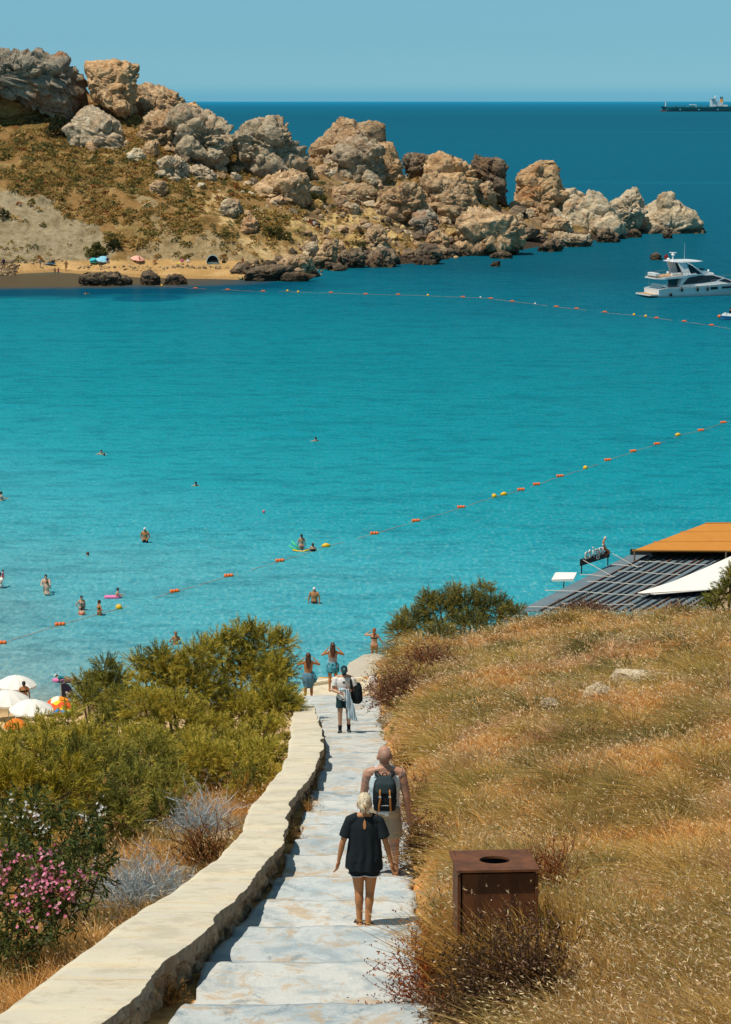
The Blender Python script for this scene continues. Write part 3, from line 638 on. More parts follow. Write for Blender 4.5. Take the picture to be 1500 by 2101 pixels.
    disp += (np.abs(fbm((V + seed * 3) / 1.1, seed + 51, 3, .6)) - .3) * 0.55 * min(1.0, s_ / 5) + fbm((V + seed) / 0.45, seed + 52, 3, .6) * 0.13
    V = V + n * disp[:, None]
    G = V[:-2].reshape(nth, nph, 3); rad = np.hypot(G[:, :, 0], G[:, :, 2]).max(1); kf_ = np.clip(Rr / np.maximum(rad, .05), .6, 2.2)
    hw_ = max(2, nth // 22); kn = np.hanning(2 * hw_ + 3)[1:-1]; kf_ = np.convolve(np.concatenate([kf_[-hw_:], kf_, kf_[:hw_]]), kn / kn.sum(), 'valid'); kf_ = 1 + (kf_ - 1) * .9
    G[:, :, 0] *= kf_[:, None]; G[:, :, 2] *= kf_[:, None]; V[:-2] = G.reshape(-1, 3)
    q = grid_faces(nth, nph, True); a = np.arange(nth) * nph; b = np.roll(a, -1); i0, i1 = nth * nph, nth * nph + 1
    tr = np.vstack([np.stack([np.full(nth, i0), b, a], 1), np.stack([np.full(nth, i1), a + nph - 1, b + nph - 1], 1)])
    VV = [V]; TT = [tr]; n0 = len(V)
    for kk in range(blocks):                    # broken blocks standing proud of the face
        ia = rg.integers(0, nth); ib = rg.integers(int(nph * .06), int(nph * .5)); c_ = V[ia * nph + ib]; pv, pf = PB[rg.integers(0, 10)]
        sc = bs * s_ * rg.uniform(.09, .22) * np.array([rg.uniform(.8, 1.5), .7, rg.uniform(.7, 1.3)]); an = rg.uniform(0, 6.28); pv = pv @ np.array([[math.cos(an), 0, math.sin(an)], [0, 1, 0], [-math.sin(an), 0, math.cos(an)]])
        pv = pv * sc + c_ * np.array([.86, .96, .86]); pv = pv + (fbm((pv + seed) / .7, seed + 60, 3, .6) * .12)[:, None]; VV.append(pv); TT.append(pf + n0); n0 += len(pv)
    me = npmesh(name, np.vstack(VV), q, np.vstack(TT))
    o = link(name, me, None, RM[kind]); o.location = (cx, dc, cz); tag(o, label, cat, group); return o
G_ = lambda s: [tuple(map(float, p.split(','))) for p in s.split()]
LM = []   # landmarks used to tell small boulders apart
def orock(label, s, kind, lm=None, **k):
    p = G_(s)
    if 'name' not in k: cx_ = sum(q[0] for q in p) / len(p); p = [(cx_ + (x - cx_) * 1.07, y) for x, y in p]
    if k.get('d') and 'name' not in k: k.setdefault('bury', .8)
    o = outline_rock(label, p, kind, seed=len(LM) * 3 + 11, **k)
    LM.append((sum(q[0] for q in p) / len(p), sum(q[1] for q in p) / len(p), lm or None)); return o
orock("massive grey overhanging cliff block at the left edge of the headland", "-160,92 -60,95 0,98 60,104 110,108 150,115 170,125 178,150 182,185 178,203 150,213 122,222 100,205 60,198 0,188 -60,185 -160,190", 'blue', "the grey cliff", d=436, thick=13, amp=0.075, boxy=0.35, lean=0.0, name="cliff", cat="cliff", cell=0.35, dd=-3, blocks=26, bs=.5)
orock("smooth tan sandstone ledge in the shade under the grey cliff", "-160,185 -60,186 0,182 60,194 105,203 118,222 112,236 60,240 0,241 -160,244", 'tan', None, d=439, thick=10, amp=0.03, boxy=0.5, lean=0.0, name="sandstone_ledge", cat="ledge", dd=-2.0, blocks=0)
orock("squarish orange stained cliff block with a flat top right of the grey cliff", "160,124 200,118 240,120 275,124 283,138 281,165 278,195 273,218 258,226 240,214 220,206 200,200 183,198 176,160", 'orange', "the orange cliff block", d=438, thick=8, amp=0.06, boxy=0.4, lean=0.05, name="cliff", cat="cliff", cell=0.4, blocks=20, bs=.6)
orock("low layered rock shelf behind the orange cliff block", "272,170 300,168 330,177 355,188 375,203 370,226 340,232 300,236 280,240 270,215", 'warm', None, d=452, thick=7, amp=0.06)
orock("rounded brown boulder on the left of the big central outcrop", "280,287 288,262 297,236 313,223 345,222 365,232 385,262 395,300 385,323 350,314 290,304", 'warm', "the rounded brown boulder", amp=0.08)
orock("broad grey faced outcrop with a pointed crest right of the rounded brown boulder", "345,236 360,223 393,207 408,222 430,227 447,240 467,253 480,273 480,300 467,318 450,332 443,357 415,349 385,327 362,290", 'grey', "the grey faced outcrop", amp=0.09)
orock("small pointed crag on the skyline above the grey faced outcrop", "368,228 380,212 395,206 408,216 411,240 395,248 375,245", 'orange', None, d=446, thick=3)
orock("rough scree outcrop below the orange cliff block", "142,240 165,219 185,213 210,226 235,246 250,270 268,292 262,305 230,307 190,302 160,292 148,262", 'grey', "the scree outcrop", thick=4, amp=0.06, cell=0.3, lean=0.6)
orock("small white and orange boulder below the scree outcrop", "258,316 270,306 286,303 297,316 300,330 284,334 266,328", 'pale', None)
orock("low white rock cluster under the grey faced outcrop", "318,336 335,322 360,318 382,332 388,358 362,370 334,356", 'grey', "the low white rocks", amp=0.12, cell=0.2)
orock("grey boulder beside the low white rocks", "380,340 400,334 425,344 446,356 444,372 410,370 385,362", 'grey', None)
orock("tall leaning crag left of the saddle with a steep grey right face", "480,312 482,276 494,256 518,244 546,240 558,234 574,240 588,260 602,288 622,304 626,324 610,340 586,342 570,360 542,366 522,346 498,330", 'grey', "the leaning crag", amp=0.09)
orock("blocky brown outcrop in front of the leaning crag", "512,396 518,386 538,368 570,352 602,346 630,360 636,388 634,412 606,426 578,418 550,412 520,414", 'warm', "the blocky brown outcrop", amp=0.1)
orock("twin peaked tower of rock on the skyline in the middle of the headland", "630,312 650,292 682,262 692,240 706,236 726,242 736,256 754,248 764,250 774,272 784,292 784,325 700,335 650,332", 'warm', "the twin peaked tower", d=445, thick=6, amp=0.07, cell=0.35)
orock("big domed grey rock in front of the twin peaked tower", "660,345 666,320 690,295 712,280 745,273 765,285 778,305 786,340 790,374 770,382 730,374 690,370 670,360", 'grey', "the domed grey rock", amp=0.09)
orock("upright reddish pillar on the right shoulder of the domed grey rock", "764,294 785,289 810,294 816,316 826,340 822,368 798,380 785,352", 'orange', None, d=441, thick=3.5, amp=0.08)
orock("flat brown slab below the domed grey rock", "676,398 700,378 740,375 775,385 782,405 760,422 720,418 690,414", 'warm', "the flat brown slab")
orock("dark squat boulder on the skyline at the left of the far ridge", "826,328 832,314 850,312 886,318 882,340 850,346 835,343", 'dark', None, d=452, thick=3)
orock("orange boulder with a pale cap on the skyline of the far ridge", "866,350 880,325 898,310 905,308 922,318 950,327 970,345 986,362 980,374 955,382 935,368 905,364 880,358", 'orange', "the pale capped orange boulder", d=446, thick=4.5)
orock("dark steep boulder ending the far ridge above the water", "958,330 966,321 985,320 1010,328 1028,330 1038,350 1038,386 1028,390 1005,377 985,366 968,348", 'dark', "the dark ridge boulder", d=455, thick=5)
orock("sharp tilted slab with a grey right face in the middle of the ridge", "768,424 782,396 822,380 862,374 868,392 876,420 858,434 822,446 792,442", 'warm', "the tilted slab", amp=0.08)
orock("long rubbly brown slope block behind the tilted slab", "850,372 880,362 915,364 952,380 966,410 952,442 910,450 878,430 866,392", 'warm', None, amp=0.11, cell=0.15, lean=0.8, thick=4)
orock("rounded brown boulder between the far ridge and the shore", "956,378 974,372 1006,380 1019,404 1014,422 986,418 966,406", 'warm', None)
orock("jagged dark rock leaning to the right of the tilted slab", "840,440 862,428 884,432 900,450 896,478 866,490 846,476", 'blue', None, amp=0.12)
orock("wide yellowish boulder with a dark wet foot at the shore", "938,470 950,438 974,420 1010,432 1050,444 1074,470 1078,492 1050,510 1010,512 950,522 936,498", 'warm', "the wide yellowish boulder", amp=0.07)
orock("tall orange streaked pinnacle standing over the water", "1055,410 1063,380 1063,363 1080,348 1097,337 1115,328 1133,331 1150,330 1155,343 1152,367 1160,392 1147,406 1100,430 1067,420", 'orange', "the tall pinnacle", d=462, thick=4.2, amp=0.06, boxy=0.55)
orock("long smooth pale boulder right of the tall pinnacle", "1106,450 1110,427 1133,407 1160,390 1187,393 1220,402 1253,420 1277,443 1287,470 1267,484 1233,486 1200,484 1160,482 1127,474", 'pale', "the long pale boulder", d=462, thick=5.5, amp=0.05, cell=0.5)
orock("small pale knob of rock behind the long pale boulder", "1250,414 1273,407 1290,390 1310,388 1322,407 1323,424 1300,442 1277,444 1262,430", 'pale', None, d=478, thick=3, amp=0.06)
orock("pale rock islet standing alone at the tip of the headland", "1295,466 1298,446 1327,427 1353,410 1377,404 1393,412 1410,427 1433,437 1445,460 1438,478 1393,480 1360,478 1317,478", 'pale', "the pale islet", d=480, thick=5, amp=0.05, cell=0.5)
for lab, s, k in [("small dark rock in the water in front of the pale islet", "1360,484 1362,470 1374,466 1381,474 1380,489 1368,491", 'dark'),
    ("low dark rock between the long pale boulder and the pale islet", "1287,486 1290,474 1300,468 1314,474 1321,484 1306,489", 'dark'),
    ("low brown reef rock in front of the long pale boulder", "1102,512 1110,500 1128,490 1146,492 1160,510 1140,518 1116,518", 'dark'),
    ("flat pale reef ledge below the long pale boulder", "1128,504 1130,482 1150,475 1180,480 1217,484 1219,502 1190,508 1160,508", 'pale'),
    ("dark jagged rock at the foot of the long pale boulder", "1222,494 1226,470 1246,466 1268,478 1276,494 1250,499", 'dark'),
    ("dark wet boulder below the tall pinnacle", "1072,492 1082,468 1104,456 1130,462 1138,484 1112,496", 'dark'),
    ("dark hollowed boulder under the long pale boulder", "1130,482 1136,456 1165,446 1200,450 1228,462 1226,486 1180,490", 'dark'),
    ("tiny brown rock alone in the bay left of the yacht", "1332,532 1336,522 1346,517 1357,524 1359,533 1345,535", 'dark'),
    ("tiny brown rock in the water off the middle of the headland", "1006,546 1009,538 1018,537 1027,534 1027,545 1016,549", 'dark'),
    ("flat weedy reef rock at the shore below the wide yellowish boulder", "1000,528 1012,518 1036,514 1053,522 1052,529 1026,532", 'dark'),
    ("long low pitted islet off the left beach", "155,580 158,560 180,555 215,557 240,558 262,570 277,580 262,588 220,588 180,585", 'dark'),
    ("dark humped islet second from the left off the beach", "284,582 288,560 302,553 316,558 330,572 328,585 305,587", 'dark'),
    ("pale topped islet rightmost of the three off the beach", "334,581 340,566 360,561 376,565 385,577 384,583 360,586", 'dark')]:
    o = orock(lab, s, k, None, name="rock_islet" if 'islet' in lab else "boulder", group="rocks standing in the bay", blocks=5, d=at_z(sum(p[0] for p in G_(s)) / len(G_(s)), max(p[1] for p in G_(s)) - 1.5, 0).y, amp=0.11, lean=0.2, step=0.25, boxy=0.5)
for lab, s, k in [("tall leaning brown slab of rock at the shore beside the sand", "642,547 650,520 665,495 690,485 698,491 692,520 682,545 662,552", 'warm'),
    ("cream coloured boulder above the dark shore rocks", "700,516 702,492 716,480 740,480 752,492 752,512 730,522", 'yellow'),
    ("dark square boulder at the waterline in the middle of the headland", "688,546 692,520 712,512 742,508 752,522 750,544 720,550", 'dark'),
    ("rugged brown boulder right of the cream coloured boulder", "742,510 748,478 766,462 782,460 794,480 798,510 776,520", 'warm'),
    ("dark jagged shore rock right of the square boulder", "752,545 756,520 780,508 810,512 820,530 812,546 780,549", 'dark'),
    ("dark cave pocked boulder on the shore left of the wide yellowish boulder", "848,540 852,510 872,496 896,506 908,524 900,540 874,543", 'dark'),
    ("brown boulder stacked above the cave pocked boulder", "870,500 880,478 902,470 922,482 926,502 900,512", 'warm'),
    ("long dark shelf of rock at the left end of the rocky shore", "490,572 505,556 540,545 570,540 600,545 602,562 570,574 530,577", 'dark'),
    ("low jagged shelf of rock where the sand ends", "466,556 480,545 505,538 520,548 512,560 486,562", 'dark'),
    ("brown ribbed rock between the dark shelf and the leaning slab", "560,548 580,528 612,520 640,528 648,550 612,566 578,564", 'warm'),
    ("dark wet reef at the very front of the rocky shore", "560,575 575,560 610,558 645,560 660,568 640,574 600,578", 'dark'),
    ("pale pocked boulder among the scrub in the middle of the slope", "448,432 452,414 470,406 492,412 500,430 480,446 456,444", 'pale'),
    ("round tan boulder below the pale pocked boulder", "490,470 496,448 512,440 528,450 532,474 512,482", 'warm'),
    ("low tan boulder alone on the scrub slope", "302,398 306,378 322,368 340,374 346,392 326,402", 'warm'),
    ("white rock at the left edge of the headland under the cliff", "-20,232 0,208 18,203 32,214 34,238 10,248", 'grey')]:
    orock(lab, s, k, None, name="boulder", group="boulders of the headland", amp=0.1, lean=0.35, blocks=9)
pm_by = {}
def small_boulder(p, sc, kind, rz, group, name="boulder"):
    key = (random.randrange(10), kind)
    if key not in pm_by:
        me = protos[key[0]].copy(); me.materials.append(RM[kind]); pm_by[key] = me
    o = bpy.data.objects.new(name, pm_by[key]); COL.objects.link(o); o.location = p; o.scale = sc; o.rotation_euler = (random.uniform(-.4, .4), random.uniform(-.4, .4), rz)
    tag(o, None, "boulder", group); return o
zones = [([(1040,440),(1110,430),(1150,440),(1200,470),(1200,486),(1120,500),(1060,505)], 26, (0.8, 2.2), ['warm', 'dark', 'pale', 'warm']),
         ([(280,305),(480,330),(640,345),(830,385),(1040,400),(1110,440),(1065,500),(940,470),(780,445),(640,425),(480,385),(300,340)], 75, (0.9, 2.5), ['warm', 'grey', 'warm', 'pale', 'dark']),
         ([(650,420),(780,440),(930,470),(1060,500),(1060,522),(940,530),(860,540),(720,548),(650,560),(600,520)], 90, (0.5, 1.7), ['warm', 'warm', 'dark', 'yellow', 'grey']),
         ([(640,540),(720,528),(860,522),(940,515),(1050,510),(1130,490),(1130,506),(1040,524),(940,530),(860,543),(720,551),(640,572)], 60, (0.6, 1.6), ['dark', 'dark', 'warm']),
         ([(470,552),(560,530),(640,520),(650,565),(560,578),(490,574)], 34, (0.4, 1.3), ['dark', 'dark', 'warm', 'pale']),
         ([(280,330),(440,360),(520,400),(640,430),(620,470),(480,440),(360,400)], 26, (0.35, 1.1), ['grey', 'pale', 'warm']),
         ([(135,225),(215,215),(275,290),(300,330),(160,310),(130,270)], 44, (0.4, 1.3), ['grey', 'pale', 'warm'])]
sb = []
for poly, n, (s0, s1), kinds in zones:
    k = 0
    while k < n:
        x = random.uniform(min(p[0] for p in poly), max(p[0] for p in poly)); y = random.uniform(min(p[1] for p in poly), max(p[1] for p in poly))
        if not inpoly(np.array([x]), np.array([y]), poly)[0]: continue
        p = hl_hit(x, y)
        if p.y > 525 or p.z < -0.2: continue
        s_ = s0 + (s1 - s0) * random.random() ** 2
        kd = random.choice(kinds)
        if p.z < 1.2 and random.random() < 0.8: kd = 'dark'
        o = small_boulder((p.x, p.y + s_ * 0.4, max(p.z, 0.0) + s_ * 0.25), (s_ * random.uniform(.9, 1.6), s_ * random.uniform(.8, 1.2), s_ * random.uniform(.65, 1.1)), kd, random.uniform(0, 6.28), "small boulders scattered over the headland")
        sb.append((x, y, s_, kd, o)); k += 1
    
ORD = ['closest', 'second closest', 'third closest', 'fourth closest', 'fifth closest', 'sixth closest', 'seventh closest', 'eighth closest', 'ninth closest', 'tenth closest', 'eleventh closest', 'twelfth closest', 'thirteenth closest', 'fourteenth closest']
KW = dict(grey='grey', warm='brown', orange='orange', pale='pale', blue='grey', tan='tan', dark='dark', yellow='yellowish')
cells = {}
for x, y, s_, kd, o in sb:
    best = min((l for l in LM if l[2]), key=lambda l: math.hypot(l[0] - x, l[1] - y)); dx, dy = x - best[0], y - best[1]
    dr = ('left of' if dx < 0 else 'right of') if abs(dx) > abs(dy) else ('below' if dy > 0 else 'above')
    cells.setdefault((KW[kd], dr, best[2]), []).append((math.hypot(dx, dy), o))
for (kw, dr, lm), L in cells.items():
    for i, (_, o) in enumerate(sorted(L, key=lambda q: q[0])):
        o['label'] = f"small {kw} boulder {dr} {lm}" + (f", {ORD[min(i, 13)]} one to it" if len(L) > 1 else "")
# countless rubble and pebbles along the shore and under the crags
def rubble(name, zonepolys, n, smin, smax, kind_cols, mat):
    bm = bmesh.new(); bmesh.ops.create_icosphere(bm, subdivisions=1, radius=1.0); base = np.array([v.co[:] for v in bm.verts]); fc = np.array([[v.index for v in f.verts] for f in bm.faces]); bm.free()
    VV = []; FF = []; CC = []; k = 0
    while k < n:
        poly = random.choice(zonepolys); x = random.uniform(min(p[0] for p in poly), max(p[0] for p in poly)); y = random.uniform(min(p[1] for p in poly), max(p[1] for p in poly))
        if not inpoly(np.array([x]), np.array([y]), poly)[0]: continue
        p = hl_hit(x, y); s_ = smin + (smax - smin) * random.random() ** 3
        if p.y > 525: k += 1; continue
        sc = s_ * (0.6 + rng.random(3) * 0.8); v = base * (0.75 + rng.random((len(base), 1)) * 0.5) * sc
        a = random.uniform(0, 6.28); v = v @ np.array([[math.cos(a), math.sin(a), 0], [-math.sin(a), math.cos(a), 0], [0, 0, 1]])
        FF.append(fc + len(base) * len(VV)); VV.append(v + np.array([p.x, p.y, max(p.z, 0.02) + s_ * .2])); cc = srgb(random.choice(kind_cols)); CC.append(np.repeat(np.array([cc]) * random.uniform(.8, 1.2), len(base), 0)); k += 1
    o = link(name, npmesh(name, np.vstack(VV), None, np.vstack(FF), np.vstack(CC)), None, mat); return o
tag(rubble("shore_rubble", [[(620,430),(780,440),(930,470),(1060,490),(1060,522),(940,530),(860,542),(720,551),(640,572),(560,578),(480,572),(520,540),(600,520)], [(850,372),(952,385),(1000,430),(930,455),(870,430)], [(145,240),(250,270),(265,305),(165,295)]], 1500, 0.15, 0.75, ['#8a745a', '#a58a68', '#b99f7c', '#5f5245', '#6f604f', '#c2a878'], gm), None, None, None, 'stuff')
tag(rubble("pebble_bank", [[(160,545),(300,548),(470,545),(470,552),(300,556),(160,553)], [(0,540),(40,545),(30,566),(0,566)], [(-10,536),(130,532),(130,538),(-10,545)]], 700, 0.08, 0.35, ['#7d6b55', '#9a8567', '#6a5b4a', '#b39b78'], gm), None, None, None, 'stuff')
# ------------------------------------------------------------------ vegetation
_nd2 = np.concatenate([np.arange(8, 40, 0.05), np.arange(40, 128, 0.1)])
def nh_hit(px, py):
    a, tt = ray(px, py); zr = CAMZ + tt * _nd2; zh = nh(a * _nd2, _nd2); k = np.argmax(zr <= zh); d = _nd2[k] if (zr <= zh).any() else 100.0
    return Vector((a * d, d, CAMZ + tt * d))
class Blades:
    """gathers thin leaves (two faces each) with their own colours"""
    def __init__(s): s.V = []; s.C = []; s.n = 0
    def add(s, b, d, L, w, bend, col, shape=(1.0, 0.75, 0.0), side=None):
        b = np.atleast_2d(b); n = len(b); L = np.broadcast_to(np.asarray(L, float).reshape(-1, 1) if np.ndim(L) else np.full((1, 1), L), (n, 1)); w = np.broadcast_to(np.asarray(w, float).reshape(-1, 1) if np.ndim(w) else np.full((1, 1), w), (n, 1))
        d = d / (np.linalg.norm(d, axis=1)[:, None] + 1e-9)
        if side is None: side = rng.normal(0, 1, (n, 3))
        side = np.cross(d, side); side /= np.linalg.norm(side, axis=1)[:, None] + 1e-9
        m = b + d * L * 0.52 + bend * 0.27; t_ = b + d * L + bend
        V = np.stack([b - side * w * .5 * shape[0], b + side * w * .5 * shape[0], m - side * w * .5 * shape[1], m + side * w * .5 * shape[1], t_], 1)
        s.V.append(V.reshape(-1, 3)); s.C.append(np.repeat(np.broadcast_to(col, (n, 3)), 5, 0)); s.n += n
    def mesh(s, name):
        V = np.vstack(s.V); C = np.vstack(s.C); n = s.n; o = np.arange(n)[:, None] * 5
        return npmesh(name, V, np.array([[0, 1, 3, 2]]) + o, np.array([[2, 3, 4]]) + o, C)
def rnd_dirs(n, up=0.0):
    v = rng.normal(0, 1, (n, 3)); v[:, 2] += up; return v / np.linalg.norm(v, axis=1)[:, None]
def vary(c, n, k=0.15): return np.array(c)[None, :] * (1 + rng.normal(0, k, (n, 1))).clip(0.5, 1.6) * (1 + rng.normal(0, k * .3, (n, 3)))
LEAF = leafmat("leaves", 0.3); DRY = leafmat("dry_stalks", 0.32, 0.7); FLW = leafmat("petals", 0.35)
bark = flat("bark", (0.10, 0.075, 0.05), 0.9, 0.3, 8, 0.01)

# scrub over the headland (nobody could count it) and the darker shrubs standing out of it
B = Blades()
ok = (gz > 1.6) & (hpx > -60) & (hpx < 1080) & (hpy < 545) & (fy < 470)
wgt = ok * np.where(clay, 0.05, 1.0) * np.where(clay2, .35, 1.0) * np.where(paths, 0.15, 1.0) * np.where(rockm > .5, 0.12, 1.0) * np.where(yell, 0.2, 1.0)
wgt = wgt * sstep(-0.35, 0.15, fbm(pd / 3.5, 801, 3)) ; wgt /= wgt.sum()
sel = rng.choice(len(pd), 11000, p=wgt)
sp_ = np.stack([fx[sel] + rng.normal(0, .25, len(sel)), fy[sel] + rng.normal(0, .25, len(sel))], 1); sp_ = np.column_stack([sp_, hl(sp_[:, 0], sp_[:, 1]) - 0.05])
sz = rng.uniform(0.4, 1.05, len(sel)) * (1 + 0.5 * (rng.random(len(sel)) > .85)); k = 26
cc = palette(len(sel), [srgb(h) for h in ('#7d7240', '#a88d4c', '#c2a060', '#b08950', '#d0b274', '#857c46')], fbm(sp_ / 3.0, 802, 3) * 1.1 + rng.normal(0, .35, len(sel)))
rs_ = (rng.random(len(sel)) < 0.03) & (hpy[sel] < 480); cc[rs_] = np.array(srgb('#96522c'))
gr_ = rng.random(len(sel)) < 0.12; cc[gr_] = np.array(srgb('#59603a'))
b = np.repeat(sp_, k, 0); s_ = np.repeat(sz, k); dv = rnd_dirs(len(b), 0.7); dv[:, 2] = np.abs(dv[:, 2])
b = b + dv * (s_ * 0.35)[:, None]; bd = np.zeros_like(b); bd[:, 2] = -0.25 * s_
B.add(b, dv, s_ * rng.uniform(.4, .8, len(b)), s_ * 0.22, bd, np.repeat(cc, k, 0) * rng.uniform(.7, 1.3, (len(b), 1)))
tag(link("scrub", B.mesh("scrub"), None, DRY), None, None, None, 'stuff')
def lobes_foliage(B, lobes, per, blade, wid, cols, up=0.5, plume=0.5, nb=34, spread=0.45, inner=0.3, droop=0.15):
    for c, r in lobes:
        n = int(per * (r ** 1.6)) + 6
        dv = rnd_dirs(n, 0.35); rr = r * np.where(rng.random(n) < inner, rng.uniform(.2, .6, n), rng.uniform(.6, 0.95, n))
        o = np.array(c)[None, :] + dv * rr[:, None] * np.array([1, 1, 0.85]); ax = dv + np.array([0, 0, up]) + rng.normal(0, .25, (n, 3)); ax /= np.linalg.norm(ax, axis=1)[:, None]
        pl = plume * rng.uniform(.6, 1.25, n); ci = palette(n, cols, fbm(o / (0.35 * r + .2), 55, 3) * 1.5 + rng.normal(0, .3, n))
        s_ = rng.random((n, nb)); p = o[:, None, :] + ax[:, None, :] * (s_ * pl[:, None])[:, :, None]
        bd_ = ax[:, None, :] + rng.normal(0, spread, (n, nb, 3)); b = p.reshape(-1, 3); bd = bd_.reshape(-1, 3); m = len(b)
        bend = np.zeros((m, 3)); bend[:, 2] = -droop * blade
        B.add(b, bd, blade * rng.uniform(.5, 1.2, m), wid, bend, np.repeat(ci, nb, 0) * rng.uniform(.8, 1.2, (m, 1)))
def branches(mb, root, lobes, r0):
    for c, r in lobes:
        root_ = Vector(root) + Vector((random.uniform(-.25, .25), random.uniform(-.25, .25), 0)); c = Vector(c); mid = root_.lerp(c, 0.5) + Vector((random.uniform(-.2, .2) * r, random.uniform(-.2, .2) * r, -0.1 * r))
        mb.tube([root_, mid, c], [r0, r0 * .7, r0 * .35], 6)
        for _ in range(4):
            e = c + Vector(rnd_dirs(1, .4)[0]) * r * .8; mb.tube([c, c.lerp(e, .5) + Vector((0, 0, -.04)), e], [r0 * .35, r0 * .22, r0 * .1], 5, False)
TCOL = [srgb(h) for h in ('#6e6e30', '#a19a38', '#c4b448', '#d6c256', '#b5a846')]
TDRK = [srgb(h) for h in ('#5a5f2a', '#807e36', '#a19c46', '#b0a44c')]
def tamarisk(label, lob, base_px, per=470, cols=TCOL, blade=0.14, wid=0.0135, plume=0.34, name="tamarisk_shrub", group="tamarisk shrubs below the path"):
    L = []
    for x, y, r, d in lob:
        p = at_d(x, y, d); L.append((tuple(p), r * d * 0.86 / FPX))
    bx = at_d(base_px[0], base_px[1], lob[0][3]); gzv = float(nh(bx.x, bx.y)); root = (bx.x, bx.y, gzv)
    th_ = thing(name, label, "shrub", root, 0, group)
    L = [((c[0] - root[0], c[1] - root[1], c[2] - root[2]), r) for c, r in L]
    Bl = Blades(); lobes_foliage(Bl, L, per, blade, wid, cols, plume=plume, up=.3); link("foliage", Bl.mesh("foliage"), th_, LEAF)
    mb = MB(); branches(mb, (0, 0, -0.2), L, 0.06); mb.build("trunk", bark, th_, True, False); return th_
tamarisk("big bushy tamarisk shrub with its right side hanging over the end of the wall", [(520,1400,85,57),(470,1345,50,57),(545,1330,48,57),(568,1372,38,56),(500,1470,70,55),(560,1450,60,55),(565,1400,42,56),(578,1445,34,55),(430,1440,60,56),(545,1510,50,53),(490,1305,24,57),(582,1322,20,57),(450,1325,26,57),(520,1302,22,57)], (520,1540))
tamarisk("broad yellow green tamarisk shrub in the middle of the clump, left of the biggest one", [(390,1420,75,55),(345,1380,50,55),(400,1362,42,55),(310,1400,48,55),(360,1480,75,53),(430,1510,60,53),(300,1460,60,53),(330,1352,24,55),(420,1340,24,55),(290,1366,22,55),(480,1540,55,51),(255,1535,46,49),(300,1530,50,49),(345,1550,44,49),(215,1545,40,48)], (380,1560))
tamarisk("feathery tamarisk shrub standing next to the dark feather flag", [(215,1420,48,56),(195,1405,24,56),(245,1400,32,56),(250,1450,48,55),(180,1440,32,55),(215,1375,22,56),(235,1490,50,54),(165,1400,12,56)], (220,1520), cols=TDRK)
tamarisk("low tamarisk shrub in front of the white parasols at the left edge", [(40,1545,62,46),(115,1520,52,46),(-20,1550,55,46),(170,1535,56,45),(90,1560,70,44),(-10,1585,70,43),(75,1500,22,46),(140,1482,22,46)], (60,1620))
tamarisk("sunlit yellow tamarisk shrub at the left edge above the oleanders", [(40,1620,75,36),(110,1640,60,36),(-10,1650,70,36),(60,1690,60,33),(15,1740,60,31),(150,1600,50,37)], (50,1760), cols=[srgb(h) for h in ('#6b6620', '#8f8424', '#a8982c', '#b5a035')], per=380)
tamarisk("dark centred tamarisk shrub with bare branches behind the white oleander", [(220,1590,70,40),(280,1620,60,39),(180,1640,55,38),(250,1680,50,37),(310,1560,55,41),(350,1620,45,40),(330,1670,40,38),(150,1560,40,42)], (240,1740), cols=TDRK)
tamarisk("tamarisk shrub close beside the wall with a few rusty twigs in it", [(420,1570,60,45),(480,1580,55,45),(530,1560,45,46),(370,1580,50,45),(545,1600,30,45),(510,1620,35,43),(400,1540,40,47),(560,1545,28,47)], (470,1660))
tamarisk("dark green rounded tamarisk shrub on the crest between the path and the slatted roof", [(850,1285,48,79),(905,1260,50,79),(960,1250,50,79),(1010,1255,46,79),(825,1300,34,78),(1040,1262,26,80),(880,1235,24,79),(930,1222,22,79),(990,1212,20,80),(965,1290,44,77),(900,1310,40,76),(1062,1255,14,80)], (930,1330), cols=[srgb(h) for h in ('#545a30', '#74743c', '#8f8a48', '#a0954e')], group="tamarisk shrubs on the right hillside")
tamarisk("small light green tamarisk at the right edge in front of the white canvas", [(1500,1212,30,74),(1475,1228,22,74),(1520,1190,34,74),(1455,1240,14,74),(1500,1178,12,74)], (1500,1250), cols=[srgb(h) for h in ('#62692e', '#85843a', '#a09848')], group="tamarisk shrubs on the right hillside", per=420)

